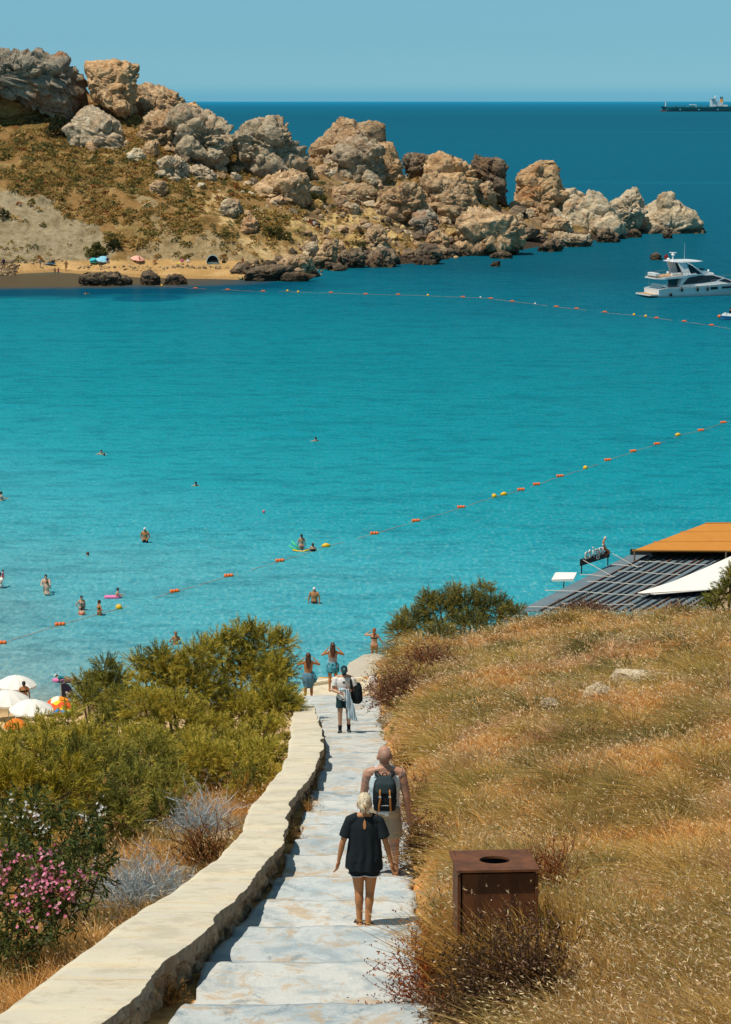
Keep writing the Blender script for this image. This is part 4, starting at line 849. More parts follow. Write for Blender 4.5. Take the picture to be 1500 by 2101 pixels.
# dark shrubs of the headland
DK = [srgb(h) for h in ('#2b3320', '#39422a', '#4a5030')]; OL = [srgb(h) for h in ('#4c5226', '#666634', '#7c7440')]
for lab, lob, cols in [("large dark green shrub right of the cliff foot on the headland slope", [(125,262,22),(108,268,16),(140,268,14),(120,245,12)], DK),
    ("dark shrub against the left edge beneath the grey cliff", [(5,235,16),(22,245,12),(-12,240,14)], DK),
    ("dark green shrub growing in the notch under the orange cliff block", [(205,207,11),(220,214,9)], DK),
    ("dark shrub on top of the scree outcrop", [(165,215,8),(175,220,6)], OL),
    ("olive bush behind the blue beach umbrella on the far sand", [(200,515,15),(186,522,10),(212,518,9),(198,504,8)], OL),
    ("dark bush low on the slope just above the far sand", [(238,502,12),(226,506,8)], DK),
    ("dark scrubby bush under the leaning crag", [(465,350,10),(478,356,8)], DK),
    ("green bush on the slope between the domed rock and the blocky outcrop", [(570,478,13),(590,486,11),(552,474,8)], OL),
    ("green bush under the flat brown slab on the headland", [(660,410,10),(645,404,8)], OL),
    ("dark bush on the bare clay at the left edge", [(8,440,10),(2,455,9)], DK)]:
    h_ = hl_hit(lob[0][0], lob[0][1] + lob[0][2] * 0.8); root = (h_.x, h_.y, h_.z - 0.2); L = [((*(at_d(x, y, h_.y) - Vector(root)),), r * h_.y / FPX) for x, y, r in lob]
    th_ = thing("shrub", lab, "shrub", root, 0, "shrubs on the headland"); Bl = Blades(); lobes_foliage(Bl, L, 90, 0.35, 0.12, cols, plume=0.3, nb=8, spread=.9)
    link("foliage", Bl.mesh("foliage"), th_, LEAF); mb = MB(); branches(mb, (0, 0, -0.2), L, 0.08); mb.build("trunk", bark, th_, True, False)

# ---- dry grass
GP = [srgb(h) for h in ('#c08d50', '#dba55e', '#ebbc78', '#d09c56', '#e4b26e')]; GO = [srgb(h) for h in ('#8f7f48', '#a89055', '#bea066')]; GB = [srgb(h) for h in ('#b08458', '#c99a6a', '#dcb286')]
def tufts(B, pos, ln, nb, wd, cols, lean=(-0.35, -0.05, -0.2), heads=0, hsz=0.03, spread=0.45):
    n = len(pos); b = np.repeat(pos, nb, 0); m = len(b); L = np.repeat(ln, nb) * rng.uniform(.5, 1.1, m)
    d = rng.normal(0, spread, (m, 3)); d[:, 2] = 1.0; b = b + np.column_stack([d[:, :2] * 0.22 * L[:, None], np.zeros(m)])
    bend = (np.array(lean)[None, :] + d * np.array([0.45, 0.45, 0])) * L[:, None] * rng.uniform(.4, 1.1, (m, 1))
    B.add(b, d, L, np.repeat(wd, nb) * rng.uniform(.7, 1.3, m), bend, np.repeat(cols, nb, 0) * rng.uniform(.75, 1.3, (m, 1)))
    if heads:
        k = rng.choice(m, int(n * heads)); dd_ = d[k] / np.linalg.norm(d[k], axis=1)[:, None]
        q = b[k] + dd_ * (L[k] * 1.12)[:, None] + bend[k] * 1.05
        hd = dd_ * .6 + bend[k] / (L[k][:, None] + 1e-6) + rng.normal(0, .35, (len(k), 3)); hs = np.repeat(hsz, nb)[k] if np.ndim(hsz) else np.full(len(k), hsz)
        B.add(q - hd * (hs * .5)[:, None], hd, hs * 1.6, hs * 0.36, np.zeros((len(k), 3)), vary(srgb('#e6cda4'), len(k), .16), (0.15, 1.0, 0.0))
def scatter(n, xr, dr, fn):
    out = []
    while sum(map(len, out)) < n:
        x = rng.uniform(*xr, 4000); d = rng.uniform(*dr, 4000); k = rng.random(4000) < fn(x, d); out.append(np.column_stack([x[k], d[k]]))
    return np.vstack(out)[:n]
def infov(x, d, mg=1.2): return (np.abs(x) < d * 750 / FPX * 1.02 + mg)
B = Blades()
def fR(x, d):
    u = x - pathR(d); gap = sstep(0.12, 0.5, u + fbm(np.column_stack([x, d, d * 0]) / .5, 900, 2) * .25)
    return infov(x, d) * (u > 0.1) * gap * np.clip(26.0 / d, 0.22, 1.5) ** 1.35 * (d < 90) * 0.66
P2 = scatter(7600, (0, 16), (12.5, 92), fR); zz_ = nh(P2[:, 0], P2[:, 1]); pos = np.column_stack([P2, zz_ - 0.03])
nz1 = fbm(pos * np.array([1, 1, 0]) / 1.6, 901, 3); nz2 = fbm(pos * np.array([1, 1, 0]) / 0.9, 902, 2); far_ = np.clip(pos[:, 1] / 20, .8, 4)
gcol = palette(len(pos), GP, nz1 * 1.2 + rng.normal(0, .2, len(pos))); ol = sstep(0.22, 0.44, nz2); gcol = gcol * (1 - ol[:, None]) + palette(len(pos), GO, nz1) * ol[:, None]
br = sstep(0.18, 0.4, fbm(pos * np.array([1, 1, 0]) / 2.2, 903, 3)); gcol = gcol * (1 - br[:, None]) + palette(len(pos), GB, nz2) * br[:, None]
ln = (0.27 + 0.16 * ol + rng.uniform(-.06, .1, len(pos))) * (1 + 0.10 * (far_ - 1))
tufts(B, pos, ln, 30, 0.0065 * far_ ** .9, gcol * np.array([1.12, 1.17, 1.24]), heads=9.0, hsz=0.026 * far_ ** .8)
# domed tussocks standing out of the sward
def fT(x, d): u = x - pathR(d); return infov(x, d, .8) * (u > 0.7) * (d < 80) * np.clip(30 / d, .25, 1.0) * .4
P2 = scatter(240, (0.5, 15), (13, 80), fT); pos = np.column_stack([P2, nh(P2[:, 0], P2[:, 1]) - .02]); nb = 260; far_ = np.clip(pos[:, 1] / 20, .8, 3.5)
tc_ = palette(len(pos), [srgb(h) for h in ('#66602f', '#857a3c', '#a88f48', '#c09c55', '#8f7a42')], rng.normal(0, .55, len(pos))); rad = rng.uniform(.38, .8, len(pos)) * (1 + .05 * far_)
b = np.repeat(pos, nb, 0); m = len(b); dv = rnd_dirs(m, .55); dv[:, 2] = np.abs(dv[:, 2]) + .15; rr = np.repeat(rad, nb)
b = b + dv * np.array([1, 1, 0]) * (rr * .25)[:, None]; bend = dv * np.array([.55, .55, 0]) * rr[:, None]; bend[:, 2] = -.38 * rr; bend[:, 0] -= .16 * rr
B.add(b, dv, rr * rng.uniform(.75, 1.25, m), np.repeat(.006 * far_ ** .9, nb), bend, np.repeat(tc_ * 1.15, nb, 0) * rng.uniform(.7, 1.25, (m, 1)))
# long bent oat plumes in front of the bin
q = np.array([nh_hit(x, y)[:] for x, y in [(925 + 9 * i, 2016 - (i % 5) * 8) for i in range(20)] + [(1085 + 7 * i, 1990 - (i % 4) * 14) for i in range(14)] + [(960 + 12 * i, 2050 - (i % 3) * 9) for i in range(16)]])
tufts(B, q - np.array([0, 0, .05]), np.full(len(q), .95), 70, np.full(len(q), .012), palette(len(q), [srgb('#a9803f'), srgb('#c39a52'), srgb('#b88a44')], rng.normal(0, .5, len(q))), lean=(-.42, -.02, -.22), heads=9, hsz=0.032, spread=.26)
# fine pale seed grass in the lower right corner
def fC(x, d): u = x - pathR(d); return infov(x, d, .6) * (u > 0.8) * (d < 19)
P2 = scatter(900, (1, 5), (12.5, 19), fC); pos = np.column_stack([P2, nh(P2[:, 0], P2[:, 1])])
tufts(B, pos, np.full(len(pos), .52), 12, np.full(len(pos), .007), palette(len(pos), [srgb('#a07c42'), srgb('#c9a767')], rng.normal(0, .5, len(pos))), lean=(-.4, -.1, -.3), heads=6, hsz=0.028, spread=.5)
tag(link("dry_grass", B.mesh("dry_grass"), None, DRY), None, None, None, 'stuff')
B = Blades()
def fL(x, d):
    u = copL(d) - x; return infov(x, d) * (u > 0.02) * (u < 5.5) * np.clip(24.0 / d, .3, 1.3) * (0.45 + 0.55 * (u < 2.2))
P2 = scatter(2000, (-12, 0), (12.5, 60), fL); pos = np.column_stack([P2, nh(P2[:, 0], P2[:, 1]) - .03]); far_ = np.clip(pos[:, 1] / 20, .8, 3)
tufts(B, pos, rng.uniform(.3, .52, len(pos)), 30, .0065 * far_, palette(len(pos), GP + GO, fbm(pos / 1.3, 905, 3) * 1.3), lean=(-.15, -.05, -.2), heads=3.5, hsz=.026 * far_ ** .8)
tag(link("dry_grass", B.mesh("dry_grass"), None, DRY), None, None, None, 'stuff')

# ---- single shrubs and herbs
def twig_bush(name, label, px, py, w_m, h_m, n, cols, d=None, wid=0.008, leafy=0, leafcols=None, lw=0.03, group=None, cat="shrub", up=0.9, stem=None, grow=None):
    p = nh_hit(px, py) if d is None else None
    if p is None:
        q = at_d(px, py, d); p = Vector((q.x, q.y, float(nh(q.x, q.y))))
    th_ = thing(name, label, cat, p, 0, group); Bl = Blades()
    m1 = n // 4; d1 = rnd_dirs(m1, up); d1[:, 2] = np.abs(d1[:, 2]); sc = np.array([w_m * .6, w_m * .6, h_m])
    b1 = rng.normal(0, .08, (m1, 3)) * np.array([w_m, w_m, 0]); L1 = rng.uniform(.55, 1.0, m1); e1 = d1 * sc * L1[:, None]
    cl1 = palette(m1, cols, rng.normal(0, .5, m1)); bend = rng.normal(0, .12, (m1, 3)) * h_m
    Bl.add(b1, e1, np.linalg.norm(e1, axis=1), wid * 1.5, bend, cl1, (1, .7, 0))
    k = rng.integers(0, m1, n); f = rng.uniform(.35, 1.0, n)[:, None]; b2 = b1[k] + e1[k] * f + bend[k] * f * f; d2 = e1[k] / np.linalg.norm(e1[k], axis=1)[:, None] + rng.normal(0, .7, (n, 3))
    L2 = rng.uniform(.15, .4, n) * h_m; bend2 = rng.normal(0, .25, (n, 3)) * L2[:, None]
    Bl.add(b2, d2, L2, wid, bend2, palette(n, cols, rng.normal(0, .5, n)))
    link("twigs", Bl.mesh("twigs"), th_, DRY)
    if leafy:
        Bf = Blades(); k2 = rng.integers(0, n, leafy); f = rng.uniform(.1, 1.05, leafy)[:, None]; dd_ = d2[k2] / np.linalg.norm(d2[k2], axis=1)[:, None]
        b3 = b2[k2] + dd_ * L2[k2][:, None] * f + bend2[k2] * f * f
        Bf.add(b3, rnd_dirs(leafy, .4), lw * rng.uniform(.7, 1.5, leafy), lw * .6, np.zeros((leafy, 3)), palette(leafy, leafcols, rng.normal(0, .5, leafy)), (.5, 1, 0)); link("leaves", Bf.mesh("leaves"), th_, LEAF)
    return th_
GREY = [srgb(h) for h in ('#94a0a6', '#b4c0c6', '#ccd6da', '#a3a8a8')]; BRN = [srgb(h) for h in ('#5e3b24', '#7a4d2c', '#946438')]; RUS = [srgb(h) for h in ('#6b2f14', '#8a4419', '#a35622')]
DBR = [srgb(h) for h in ('#32241a', '#4a3423', '#62472e')]; PUR = [srgb(h) for h in ('#6a4a38', '#85604a', '#a07c60')]; GRN = [srgb(h) for h in ('#4a5a24', '#66762f', '#80893c')]
twig_bush("dead_bush", "leafless blue grey bush behind the wall under the tamarisk", 415, 1625, 1.5, .95, 900, GREY, d=36, wid=.012, group="leafless bushes left of the wall")
twig_bush("dead_bush", "leafless grey bush right of the white oleander", 270, 1740, 1.7, .85, 1000, GREY, d=29, wid=.010, group="leafless bushes left of the wall")
twig_bush("dead_bush", "small pale grey bush low between the oleander and the brown shrub", 350, 1760, 1.0, .6, 500, GREY, d=29, wid=.009, group="leafless bushes left of the wall")
twig_bush("dry_shrub", "brown twiggy shrub with forked branches close to the wall", 430, 1740, 1.3, 1.0, 420, BRN, d=31.5, wid=.016, leafy=700, leafcols=[srgb('#8a5a2c'), srgb('#a97838'), srgb('#6f7034')], lw=.035)
twig_bush("dry_shrub", "sparse yellow twigged shrub by the wall where it bends", 500, 1620, 1.1, .8, 240, [srgb('#b58a34'), srgb('#8f6a2c')], d=41, wid=.016, leafy=300, leafcols=[srgb('#a9862f'), srgb('#7d6a2c')], lw=.04)
rust_p = dict(group="dried herbs along the right edge of the path", cat="plant", name="dried_herb")
for lab, x, y, w_, h_, n, cols, lf, lc, lw in [
    ("rusty brown dried herb overhanging the path in front of the bin", 902, 2062, .95, .86, 800, RUS, 7000, RUS + [srgb("#b5672e")], .024),
    ("dark brown dried seed stalks in front of the bin", 1005, 2100, .95, .95, 700, DBR, 8000, DBR + [srgb('#5c4a2c')], .022),
    ("dark dried seed stalks right of the ones before the bin", 1085, 2085, .8, .95, 500, DBR, 5200, DBR + PUR, .022),
    ("pale brown curled dry herb at the lower right of the path", 930, 2100, .7, .45, 400, [srgb('#8d7a5c'), srgb('#b39c78')], 900, PUR, .02),
    ("rusty herb growing behind the right corner of the bin", 1125, 1850, .7, .8, 420, RUS, 3000, RUS + PUR, .02),
    ("brown withered herb at the path edge beside the man with the rucksack", 870, 1770, .9, .7, 700, BRN, 5200, BRN + PUR, .026),
    ("withered reddish herb at the path edge above the man's hand", 862, 1680, .9, .7, 600, BRN, 4600, RUS + PUR, .028),
    ("withered herb at the path edge level with the bald man's head", 836, 1580, .9, .6, 500, BRN, 3200, BRN + GP, .03),
    ("broad purple brown dead shrub at the path edge near the terrace", 822, 1450, 1.9, 1.1, 1200, PUR, 6500, PUR + BRN, .045),
    ("purple brown dead shrub on the bank above the white block", 880, 1385, 1.9, 1.0, 1000, PUR, 5000, PUR + RUS, .045),
    ("dark dead shrub on the crest below the slatted roof", 1200, 1262, 3.4, .8, 1200, PUR, 5000, PUR + DBR, .055),
    ("reddish dead shrub on the crest at the right", 1390, 1262, 1.8, .7, 600, BRN, 1800, RUS + PUR, .055)]:
    twig_bush(label=lab, px=x, py=y, w_m=w_, h_m=h_, n=n, cols=cols, leafy=lf, leafcols=lc, lw=lw, wid=.007 if y > 1600 else .014, **rust_p)
green_p = dict(group="green herbs along the right edge of the path", cat="plant", name="green_herb")
for lab, x, y, w_, h_, n, lf in [("leafy green herb beside the white block at the terrace", 800, 1418, .8, .7, 120, 420), ("small green herb below the purple shrub", 828, 1468, .6, .5, 90, 240),
    ("small green herb on the orange soil at the path edge", 806, 1508, .5, .3, 60, 130), ("grey green herb between the path and the bin", 905, 1880, .45, .35, 200, 900)]:
    twig_bush(label=lab, px=x, py=y, w_m=w_, h_m=h_, n=n, cols=GRN, leafy=lf, leafcols=GRN if 'grey' not in lab else [srgb('#6b7a62'), srgb('#8b957c')], lw=.06 if y < 1600 else .02, wid=.008, **green_p)
for lab, x, y, w_, h_ in [("small dried herb rooted at the foot of the wall near the front", 350, 2060, .35, .3), ("yellow flowered dry herb at the foot of the wall level with the blond woman", 632, 1680, .4, .45), ("dry herb at the foot of the wall below the yellow flowered one", 600, 1730, .3, .35)]:
    twig_bush(label=lab, px=x, py=y, w_m=w_, h_m=h_, n=160, cols=BRN + GP, leafy=420, leafcols=BRN + [srgb('#b08a2c'), srgb('#6f6a30')], lw=.022, wid=.006, group="dried herbs at the foot of the wall", cat="plant", name="dried_herb")

# ---- oleanders
def oleander(label, lob, base, flower, fn, lcols):
    L = []
    for x, y, r, d in lob: p = at_d(x, y, d); L.append((p, r * d * 1.03 / FPX))
    bx = at_d(base[0], base[1], lob[0][3]); root = Vector((bx.x, bx.y, float(nh(bx.x, bx.y)))); th_ = thing("oleander", label, "shrub", root, 0, "oleanders at the left edge")
    Bl = Blades(); Bf = Blades(); mb = MB(); LL = []
    for c, r in L:
        c = c - root; LL.append((tuple(c), r)); n = int(120 * r ** 1.5) + 8; dv = rnd_dirs(n, .3); o = np.array(c[:])[None] + dv * (r * rng.uniform(.45, 1.0, n))[:, None]
        ax = dv + np.array([0, 0, .6]); ax /= np.linalg.norm(ax, axis=1)[:, None]; k = 13
        s_ = rng.random((n, k)); b = (o[:, None] + ax[:, None] * (s_ * .25)[:, :, None]).reshape(-1, 3); dd_ = (ax[:, None] * .55 + rng.normal(0, .6, (n, k, 3))).reshape(-1, 3); m = len(b)
        bend = np.zeros((m, 3)); bend[:, 2] = -.02
        Bl.add(b, dd_, rng.uniform(.10, .17, m), .024, bend, palette(m, lcols, rng.normal(0, .5, m)), (.3, 1.0, 0))
        kf = np.where((dv[:, 2] > -.1) & (dv[:, 1] < .5))[0]; kf = kf[(rng.random(len(kf)) < fn * 2.2) & (fbm(o[kf] / .35, 77, 2) > .08)]
        for i in kf:
            pc = o[i] + ax[i] * .28
            for _ in range(rng.integers(4, 10)):
                q = pc + rng.normal(0, .05, 3); nrm = rnd_dirs(1, .6)[0] + np.array([0, -.6, 0]); nrm /= np.linalg.norm(nrm); u = np.cross(nrm, [0, 0, 1.0]); u /= np.linalg.norm(u) + 1e-6; v = np.cross(nrm, u)
                a = np.arange(5) * 2 * np.pi / 5 + rng.random() * 6; pdv = u[None] * np.cos(a)[:, None] + v[None] * np.sin(a)[:, None] + nrm[None] * .25
                Bf.add(np.repeat(q[None], 5, 0), pdv, .024, .020, np.zeros((5, 3)), vary(flower[rng.integers(0, len(flower))], 5, .08), (.4, 1.2, 0), side=np.repeat(nrm[None], 5, 0))
            m = 8; Bf.add(pc - ax[i] * .05 + rng.normal(0, .03, (m, 3)), rnd_dirs(m, 1), .05, .008, np.zeros((m, 3)), vary(srgb('#a8552c'), m, .15))
    link("foliage", Bl.mesh("foliage"), th_, LEAF); link("flowers", Bf.mesh("flowers"), th_, FLW)["kind"] = "stuff"; branches(mb, (0, 0, -.1), LL, .03); mb.build("stems", bark, th_, True, False)
OLE = [srgb(h) for h in ('#2c3a1a', '#3f4d22', '#55602c', '#6f7438')]
oleander("white flowering oleander behind the pink one", [(130,1730,62,27.5),(80,1690,45,28),(170,1760,50,27),(190,1720,36,27.5),(110,1790,55,26.5),(205,1790,30,27),(40,1670,36,28.5),(60,1740,50,27.5),(150,1810,40,26.5)], (130,1850), [(0.80, 0.79, 0.76), (0.76, 0.74, 0.72)], .20, OLE)
oleander("pink flowering oleander at the left edge in front of the white one", [(50,1820,60,24.5),(0,1800,55,24.8),(95,1830,48,24.3),(120,1870,42,24),(40,1890,60,23.8),(-10,1900,60,23.8),(80,1930,40,23.5),(20,1950,50,23.3),(140,1850,30,24)], (40,1990), [(0.80, 0.25, 0.42), (0.85, 0.42, 0.55), (0.75, 0.2, 0.35)], .34, OLE)
# ---- stones lying in the grass
for lab, x, y, sc, k in [("pale flat stone in the dry grass, leftmost of three on the right hillside", 1125, 1462, .2, 'pale'), ("pale stone in the dry grass, middle one of three on the right hillside", 1222, 1436, .27, 'pale'), ("largest pale stone in the dry grass, rightmost of three on the hillside", 1298, 1416, .44, 'pale'),
    ("big pale boulder at the right edge on the crest of the hillside", 1500, 1250, 1.0, 'pale'), ("small pale stone at the path edge left of the bin", 916, 1800, .14, 'pale'), ("cream stone resting against the left side of the wall", 238, 1900, .17, 'pale'),
    ("white stone against the left side of the wall under the brown shrub", 465, 1735, .3, 'pale'), ("white stone against the left side of the wall below the other one", 388, 1805, .22, 'pale'), ("flat white stone on the orange soil by the path", 800, 1478, .28, 'pale'), ("small white stone in the herbs beside the bald man", 870, 1712, .12, 'pale')]:
    p = nh_hit(x, y); o = small_boulder((p.x, p.y, p.z + sc * .18 + (.12 if x > 1100 else 0)), (sc * 1.35, sc, sc * .75), k, random.uniform(0, 6), "stones lying beside the path"); o['label'] = lab; o.name = "stone"; o['category'] = "stone"
# ------------------------------------------------------------------ paints and cloths
M_ = dict(white=flat("white_gelcoat", (0.80, 0.80, 0.79), 0.25, 0.03, 2, 0, 0.5), offw=flat("white_canvas", (0.80, 0.78, 0.73), 0.85, 0.05, 3, 0.004), glass=flat("tinted_glass", (0.012, 0.02, 0.026), 0.06, 0.1, 3, 0, 0.6),
    teak=flat("teak", (0.42, 0.27, 0.14), 0.6, 0.2, 9), grey=flat("grey_gelcoat", (0.42, 0.47, 0.48), 0.3, 0.05, 2), black=flat("black_plastic", (0.015, 0.017, 0.02), 0.5, 0.2, 5), navy=flat("navy_cloth", (0.018, 0.018, 0.045), 0.8, 0.2, 6),
    red=flat("red_cloth", (0.55, 0.04, 0.03), 0.7), orange=flat("orange_float", (0.78, 0.16, 0.025), 0.45, 0.12, 8), yellow=flat("yellow_float", (0.85, 0.48, 0.02), 0.45, 0.1, 8), steel=flat("steel", (0.6, 0.62, 0.62), 0.3, 0.05, 4, 0, .5, 1.0),
    rope=flat("orange_rope", (0.62, 0.25, 0.12), 0.8), hullg=flat("tanker_green", (0.02, 0.15, 0.165), 0.6, 0.15, .05), hullr=flat("tanker_red", (0.16, 0.055, 0.065), 0.7, .2, .05), deckg=flat("deck_green", (0.03, 0.17, 0.17), 0.7, .2, .05),
    funnel=flat("funnel_orange", (0.7, 0.32, 0.1), 0.6), blue=flat("blue_plastic", (0.04, 0.22, 0.42), 0.5), lblue=flat("pale_blue_cloth", (0.25, 0.55, 0.7), 0.8), pink=flat("pink_float", (0.85, 0.22, 0.45), 0.5), peach=flat("peach_cloth", (0.85, 0.42, 0.32), 0.8),
    green=flat("green_foam", (0.08, 0.7, 0.22), 0.6), wood=flat("weathered_wood", (0.22, 0.17, 0.12), 0.85, 0.3, 7, 0.004), cream=flat("cream_stone", (0.72, 0.64, 0.48), 0.9, 0.12, 5, 0.006), cyan=flat("turquoise_cloth", (0.05, 0.45, 0.5), 0.8))
# ------------------------------------------------------------------ motor yacht
def yacht():
    p = at_z(1338, 611.5, 0); yaw = R(21); right = Vector((math.cos(yaw), math.sin(yaw), 0)); port = Vector((-math.sin(yaw), math.cos(yaw), 0))
    o = p + port * 2.45
    y = thing("motor_yacht", "white flybridge motor yacht anchored at the right edge of the bay", "yacht", o, yaw)
    st = [(1.2, 2.35, 1.15, 2.2), (2.9, 2.42, 1.42, 2.3), (6, 2.5, 1.5, 2.35), (10, 2.5, 1.62, 2.3), (14, 2.25, 1.8, 1.8), (17, 1.55, 2.0, 1.0), (19.3, .75, 2.15, .35), (20.6, .08, 2.25, .04)]
    mb = MB(); rings = []
    for x, b, h, c in st:
        k = min(1.0, (x - 1.2) / 17); rings.append([(x, b, h), (x, b * .99, h - .12), (x, c, .25 + .5 * k), (x, c * .9, -.1), (x, 0, -.7 + .5 * k), (x, -c * .9, -.1), (x, -c, .25 + .5 * k), (x, -b * .99, h - .12), (x, -b, h)])
    mb.loft(rings); mb.build("hull", M_['white'], y, False)
    mb = MB(); mb.loft([[(x, b + .03, h - .05), (x, b + .03, h + .02), (x, -b - .03, h + .02), (x, -b - .03, h - .05)] for x, b, h, c in st]); mb.build("deck", M_['grey'], y)
    mb = MB(); mb.prism([(-.2, -2.3), (1.6, -2.3), (1.6, 2.3), (-.2, 2.3), (-.45, 1.9), (-.45, -1.9)], .30, .46); pl = mb.build("swim_platform", M_['white'], y)
    mb = MB(); mb.prism([(-.15, -2.15), (1.25, -2.15), (1.25, 2.15), (-.15, 2.15), (-.36, 1.8), (-.36, -1.8)], .463, .475); mb.build("teak_decking", M_['teak'], pl)
    mb = MB(); mb.loft([[(1.15, 1.25, .46), (1.15, -1.25, .46), (1.5, -1.25, .46), (1.5, 1.25, .46)], [(2.15, 1.3, 1.55), (2.15, -1.3, 1.55), (2.6, -1.3, 1.55), (2.6, 1.3, 1.55)]]); mb.build("transom_door", M_['white'], y)
    mb = MB(); mb.loft([[(1.3, -2.25, .46), (1.3, -1.95, .46), (1.7, -1.95, .46), (1.7, -2.25, .46)], [(2.6, -2.2, 1.45), (2.6, -1.9, 1.45), (3.0, -1.9, 1.45), (3.0, -2.2, 1.45)]]); mb.loft([[(1.3, 1.95, .46), (1.3, 2.25, .46), (1.7, 2.25, .46), (1.7, 1.95, .46)], [(2.6, 1.9, 1.45), (2.6, 2.2, 1.45), (3.0, 2.2, 1.45), (3.0, 1.9, 1.45)]]); mb.build("stair_side", M_['white'], y)
    for s in (-1, 1):
        mb = MB(); mb.loft([[(1.28, s * 1.3, .47), (1.28, s * 1.9, .47), (1.34, s * 1.9, .47), (1.34, s * 1.3, .47)], [(2.5, s * 1.3, 1.42), (2.5, s * 1.9, 1.42), (2.56, s * 1.9, 1.42), (2.56, s * 1.3, 1.42)]]); mb.build("stairway", M_['teak'], y)
    mb = MB(); mb.box((2.5, 0, 1.66), (.55, 4.2, .28), bev=.06); mb.build("stern_sofa", M_['white'], y)
    # cabin with long dark side windows
    w0, w1 = 2.12, 1.75
    prof = [(4.9, 1.5), (5.4, 2.9), (8.2, 3.25), (10.6, 3.22), (12.4, 2.72), (14.8, 1.85), (15.4, 1.75), (15.4, 1.5)]
    mb = MB(); n = len(prof)
    def yw(z): return w0 + (w1 - w0) * (z - 1.5) / 1.8
    mb.loft([[(x, -yw(z), z) for x, z in prof], [(x, yw(z), z) for x, z in prof]]); mb.build("cabin", M_['white'], y)
    win = [(5.25, 1.78), (6.3, 2.72), (7.4, 3.08), (10.6, 3.06), (12.2, 2.6), (11.0, 2.18), (8.8, 1.95)]
    for s in (-1, 1):
        mb = MB(); mb.loft([[(x, s * (yw(z) + .02), z) for x, z in win], [(x, s * (yw(z) - .05), z) for x, z in win]]); mb.build("side_window", M_['glass'], y)
        mb = MB(); mb.loft([[(x, s * (yw(z) + .02), z) for x, z in [(11.6, 2.2), (12.6, 2.52), (14.4, 1.9), (13.2, 1.86)]], [(x, s * (yw(z) - .05), z) for x, z in [(11.6, 2.2), (12.6, 2.52), (14.4, 1.9), (13.2, 1.86)]]]); mb.build("windscreen", M_['glass'], y)
        for xx, hw, z0, z1 in ((10.6, .62, .95, 1.35), (12.9, .9, 1.05, 1.35)):
            mb = MB(); b_ = 2.47 if xx < 11.5 else 2.34; mb.prism([(xx - hw, z0), (xx + hw, z0 + .04), (xx + hw * .9, z1), (xx - hw, z1)], s * (b_ - .1), s * (b_ + .06), 'y'); mb.build("hull_window", M_['glass'], y)
    mb = MB(); mb.box((4.86, .2, 2.15), (.08, 2.6, 1.2)); mb.build("saloon_door", M_['glass'], y)
    # flybridge
    mb = MB(); mb.loft([[(.9, -1.7, 2.72), (.9, 1.7, 2.72), (.9, 1.7, 2.84), (.9, -1.7, 2.84)], [(2.2, -2.3, 2.68), (2.2, 2.3, 2.68), (2.2, 2.3, 2.96), (2.2, -2.3, 2.96)], [(6, -2.3, 2.85), (6, 2.3, 2.85), (6, 2.3, 3.25), (6, -2.3, 3.25)], [(9.2, -1.8, 3.2), (9.2, 1.8, 3.2), (9.2, 1.7, 3.75), (9.2, -1.7, 3.75)], [(11.2, -1.2, 3.15), (11.2, 1.2, 3.15), (11.2, 1.0, 3.35), (11.2, -1.0, 3.35)]]); fb = mb.build("flybridge", M_['white'], y)
    mb = MB(); mb.slab([(1.1, -1.6, 2.99), (5.8, -2.0, 3.28), (5.8, 2.0, 3.28), (1.1, 1.6, 2.99)], .03); mb.build("teak_decking", M_['teak'], fb)
    for sx, sy, ln, wd in ((1.5, 0, .7, 2.6), (4.6, -1.45, 1.8, .55), (5.2, 1.2, 1.4, .7), (6.6, -.5, .7, 1.6)):
        mb = MB(); mb.box((sx, sy, 3.32), (ln, wd, .5), bev=.08); mb.build("deck_seat", M_['white'], y)
    mb = MB(); mb.tube([(2.1, -2.2, 3.55), (4.2, -2.25, 3.65), (6.2, -2.2, 3.72)], .025, 6); mb.tube([(1.0, -1.6, 3.45), (1.0, 1.6, 3.45)], .025, 6); mb.tube([(2.1, 2.2, 3.55), (6.2, 2.2, 3.72)], .025, 6)
    for a in ((2.1, -2.2, 2.9), (4.2, -2.25, 3.0), (6.2, -2.2, 3.2), (1, -1.6, 2.8), (1, 1.6, 2.8), (2.1, 2.2, 2.9)): mb.tube([a, (a[0], a[1], a[2] + .65)], .02, 5)
    mb.build("flybridge_rail", M_['steel'], y)
    for s in (-1, 1):
        mb = MB(); mb.tube([(1.6, s * 1.6, 1.6), (1.6, s * 1.6, 2.72)], .04, 6); mb.build("cockpit_post", M_['steel'], y)
        mb = MB(); mb.loft([[(4.6, s * 1.75, 5.1), (5.9, s * 1.75, 5.1), (5.9, s * 1.6, 5.1), (4.6, s * 1.6, 5.1)], [(5.5, s * 2.12, 3.2), (6.8, s * 2.12, 3.2), (6.8, s * 2.0, 3.2), (5.5, s * 2.0, 3.2)]]); mb.build("radar_arch", M_['white'], y)
        mb = MB(); mb.prism([(6.7, 3.25), (6.2, 4.75), (6.5, 4.85), (8.6, 3.35)], s * 1.95, s * 2.0, 'y'); mb.build("wind_deflector", M_['glass'], y)
        mb = MB(); mb.tube([(6.1, s * 1.9, 5.05), (7.0, s * 1.95, 4.6), (8.8, s * 1.8, 3.5)], .09, 6); mb.build("hardtop_strut", M_['white'], y)
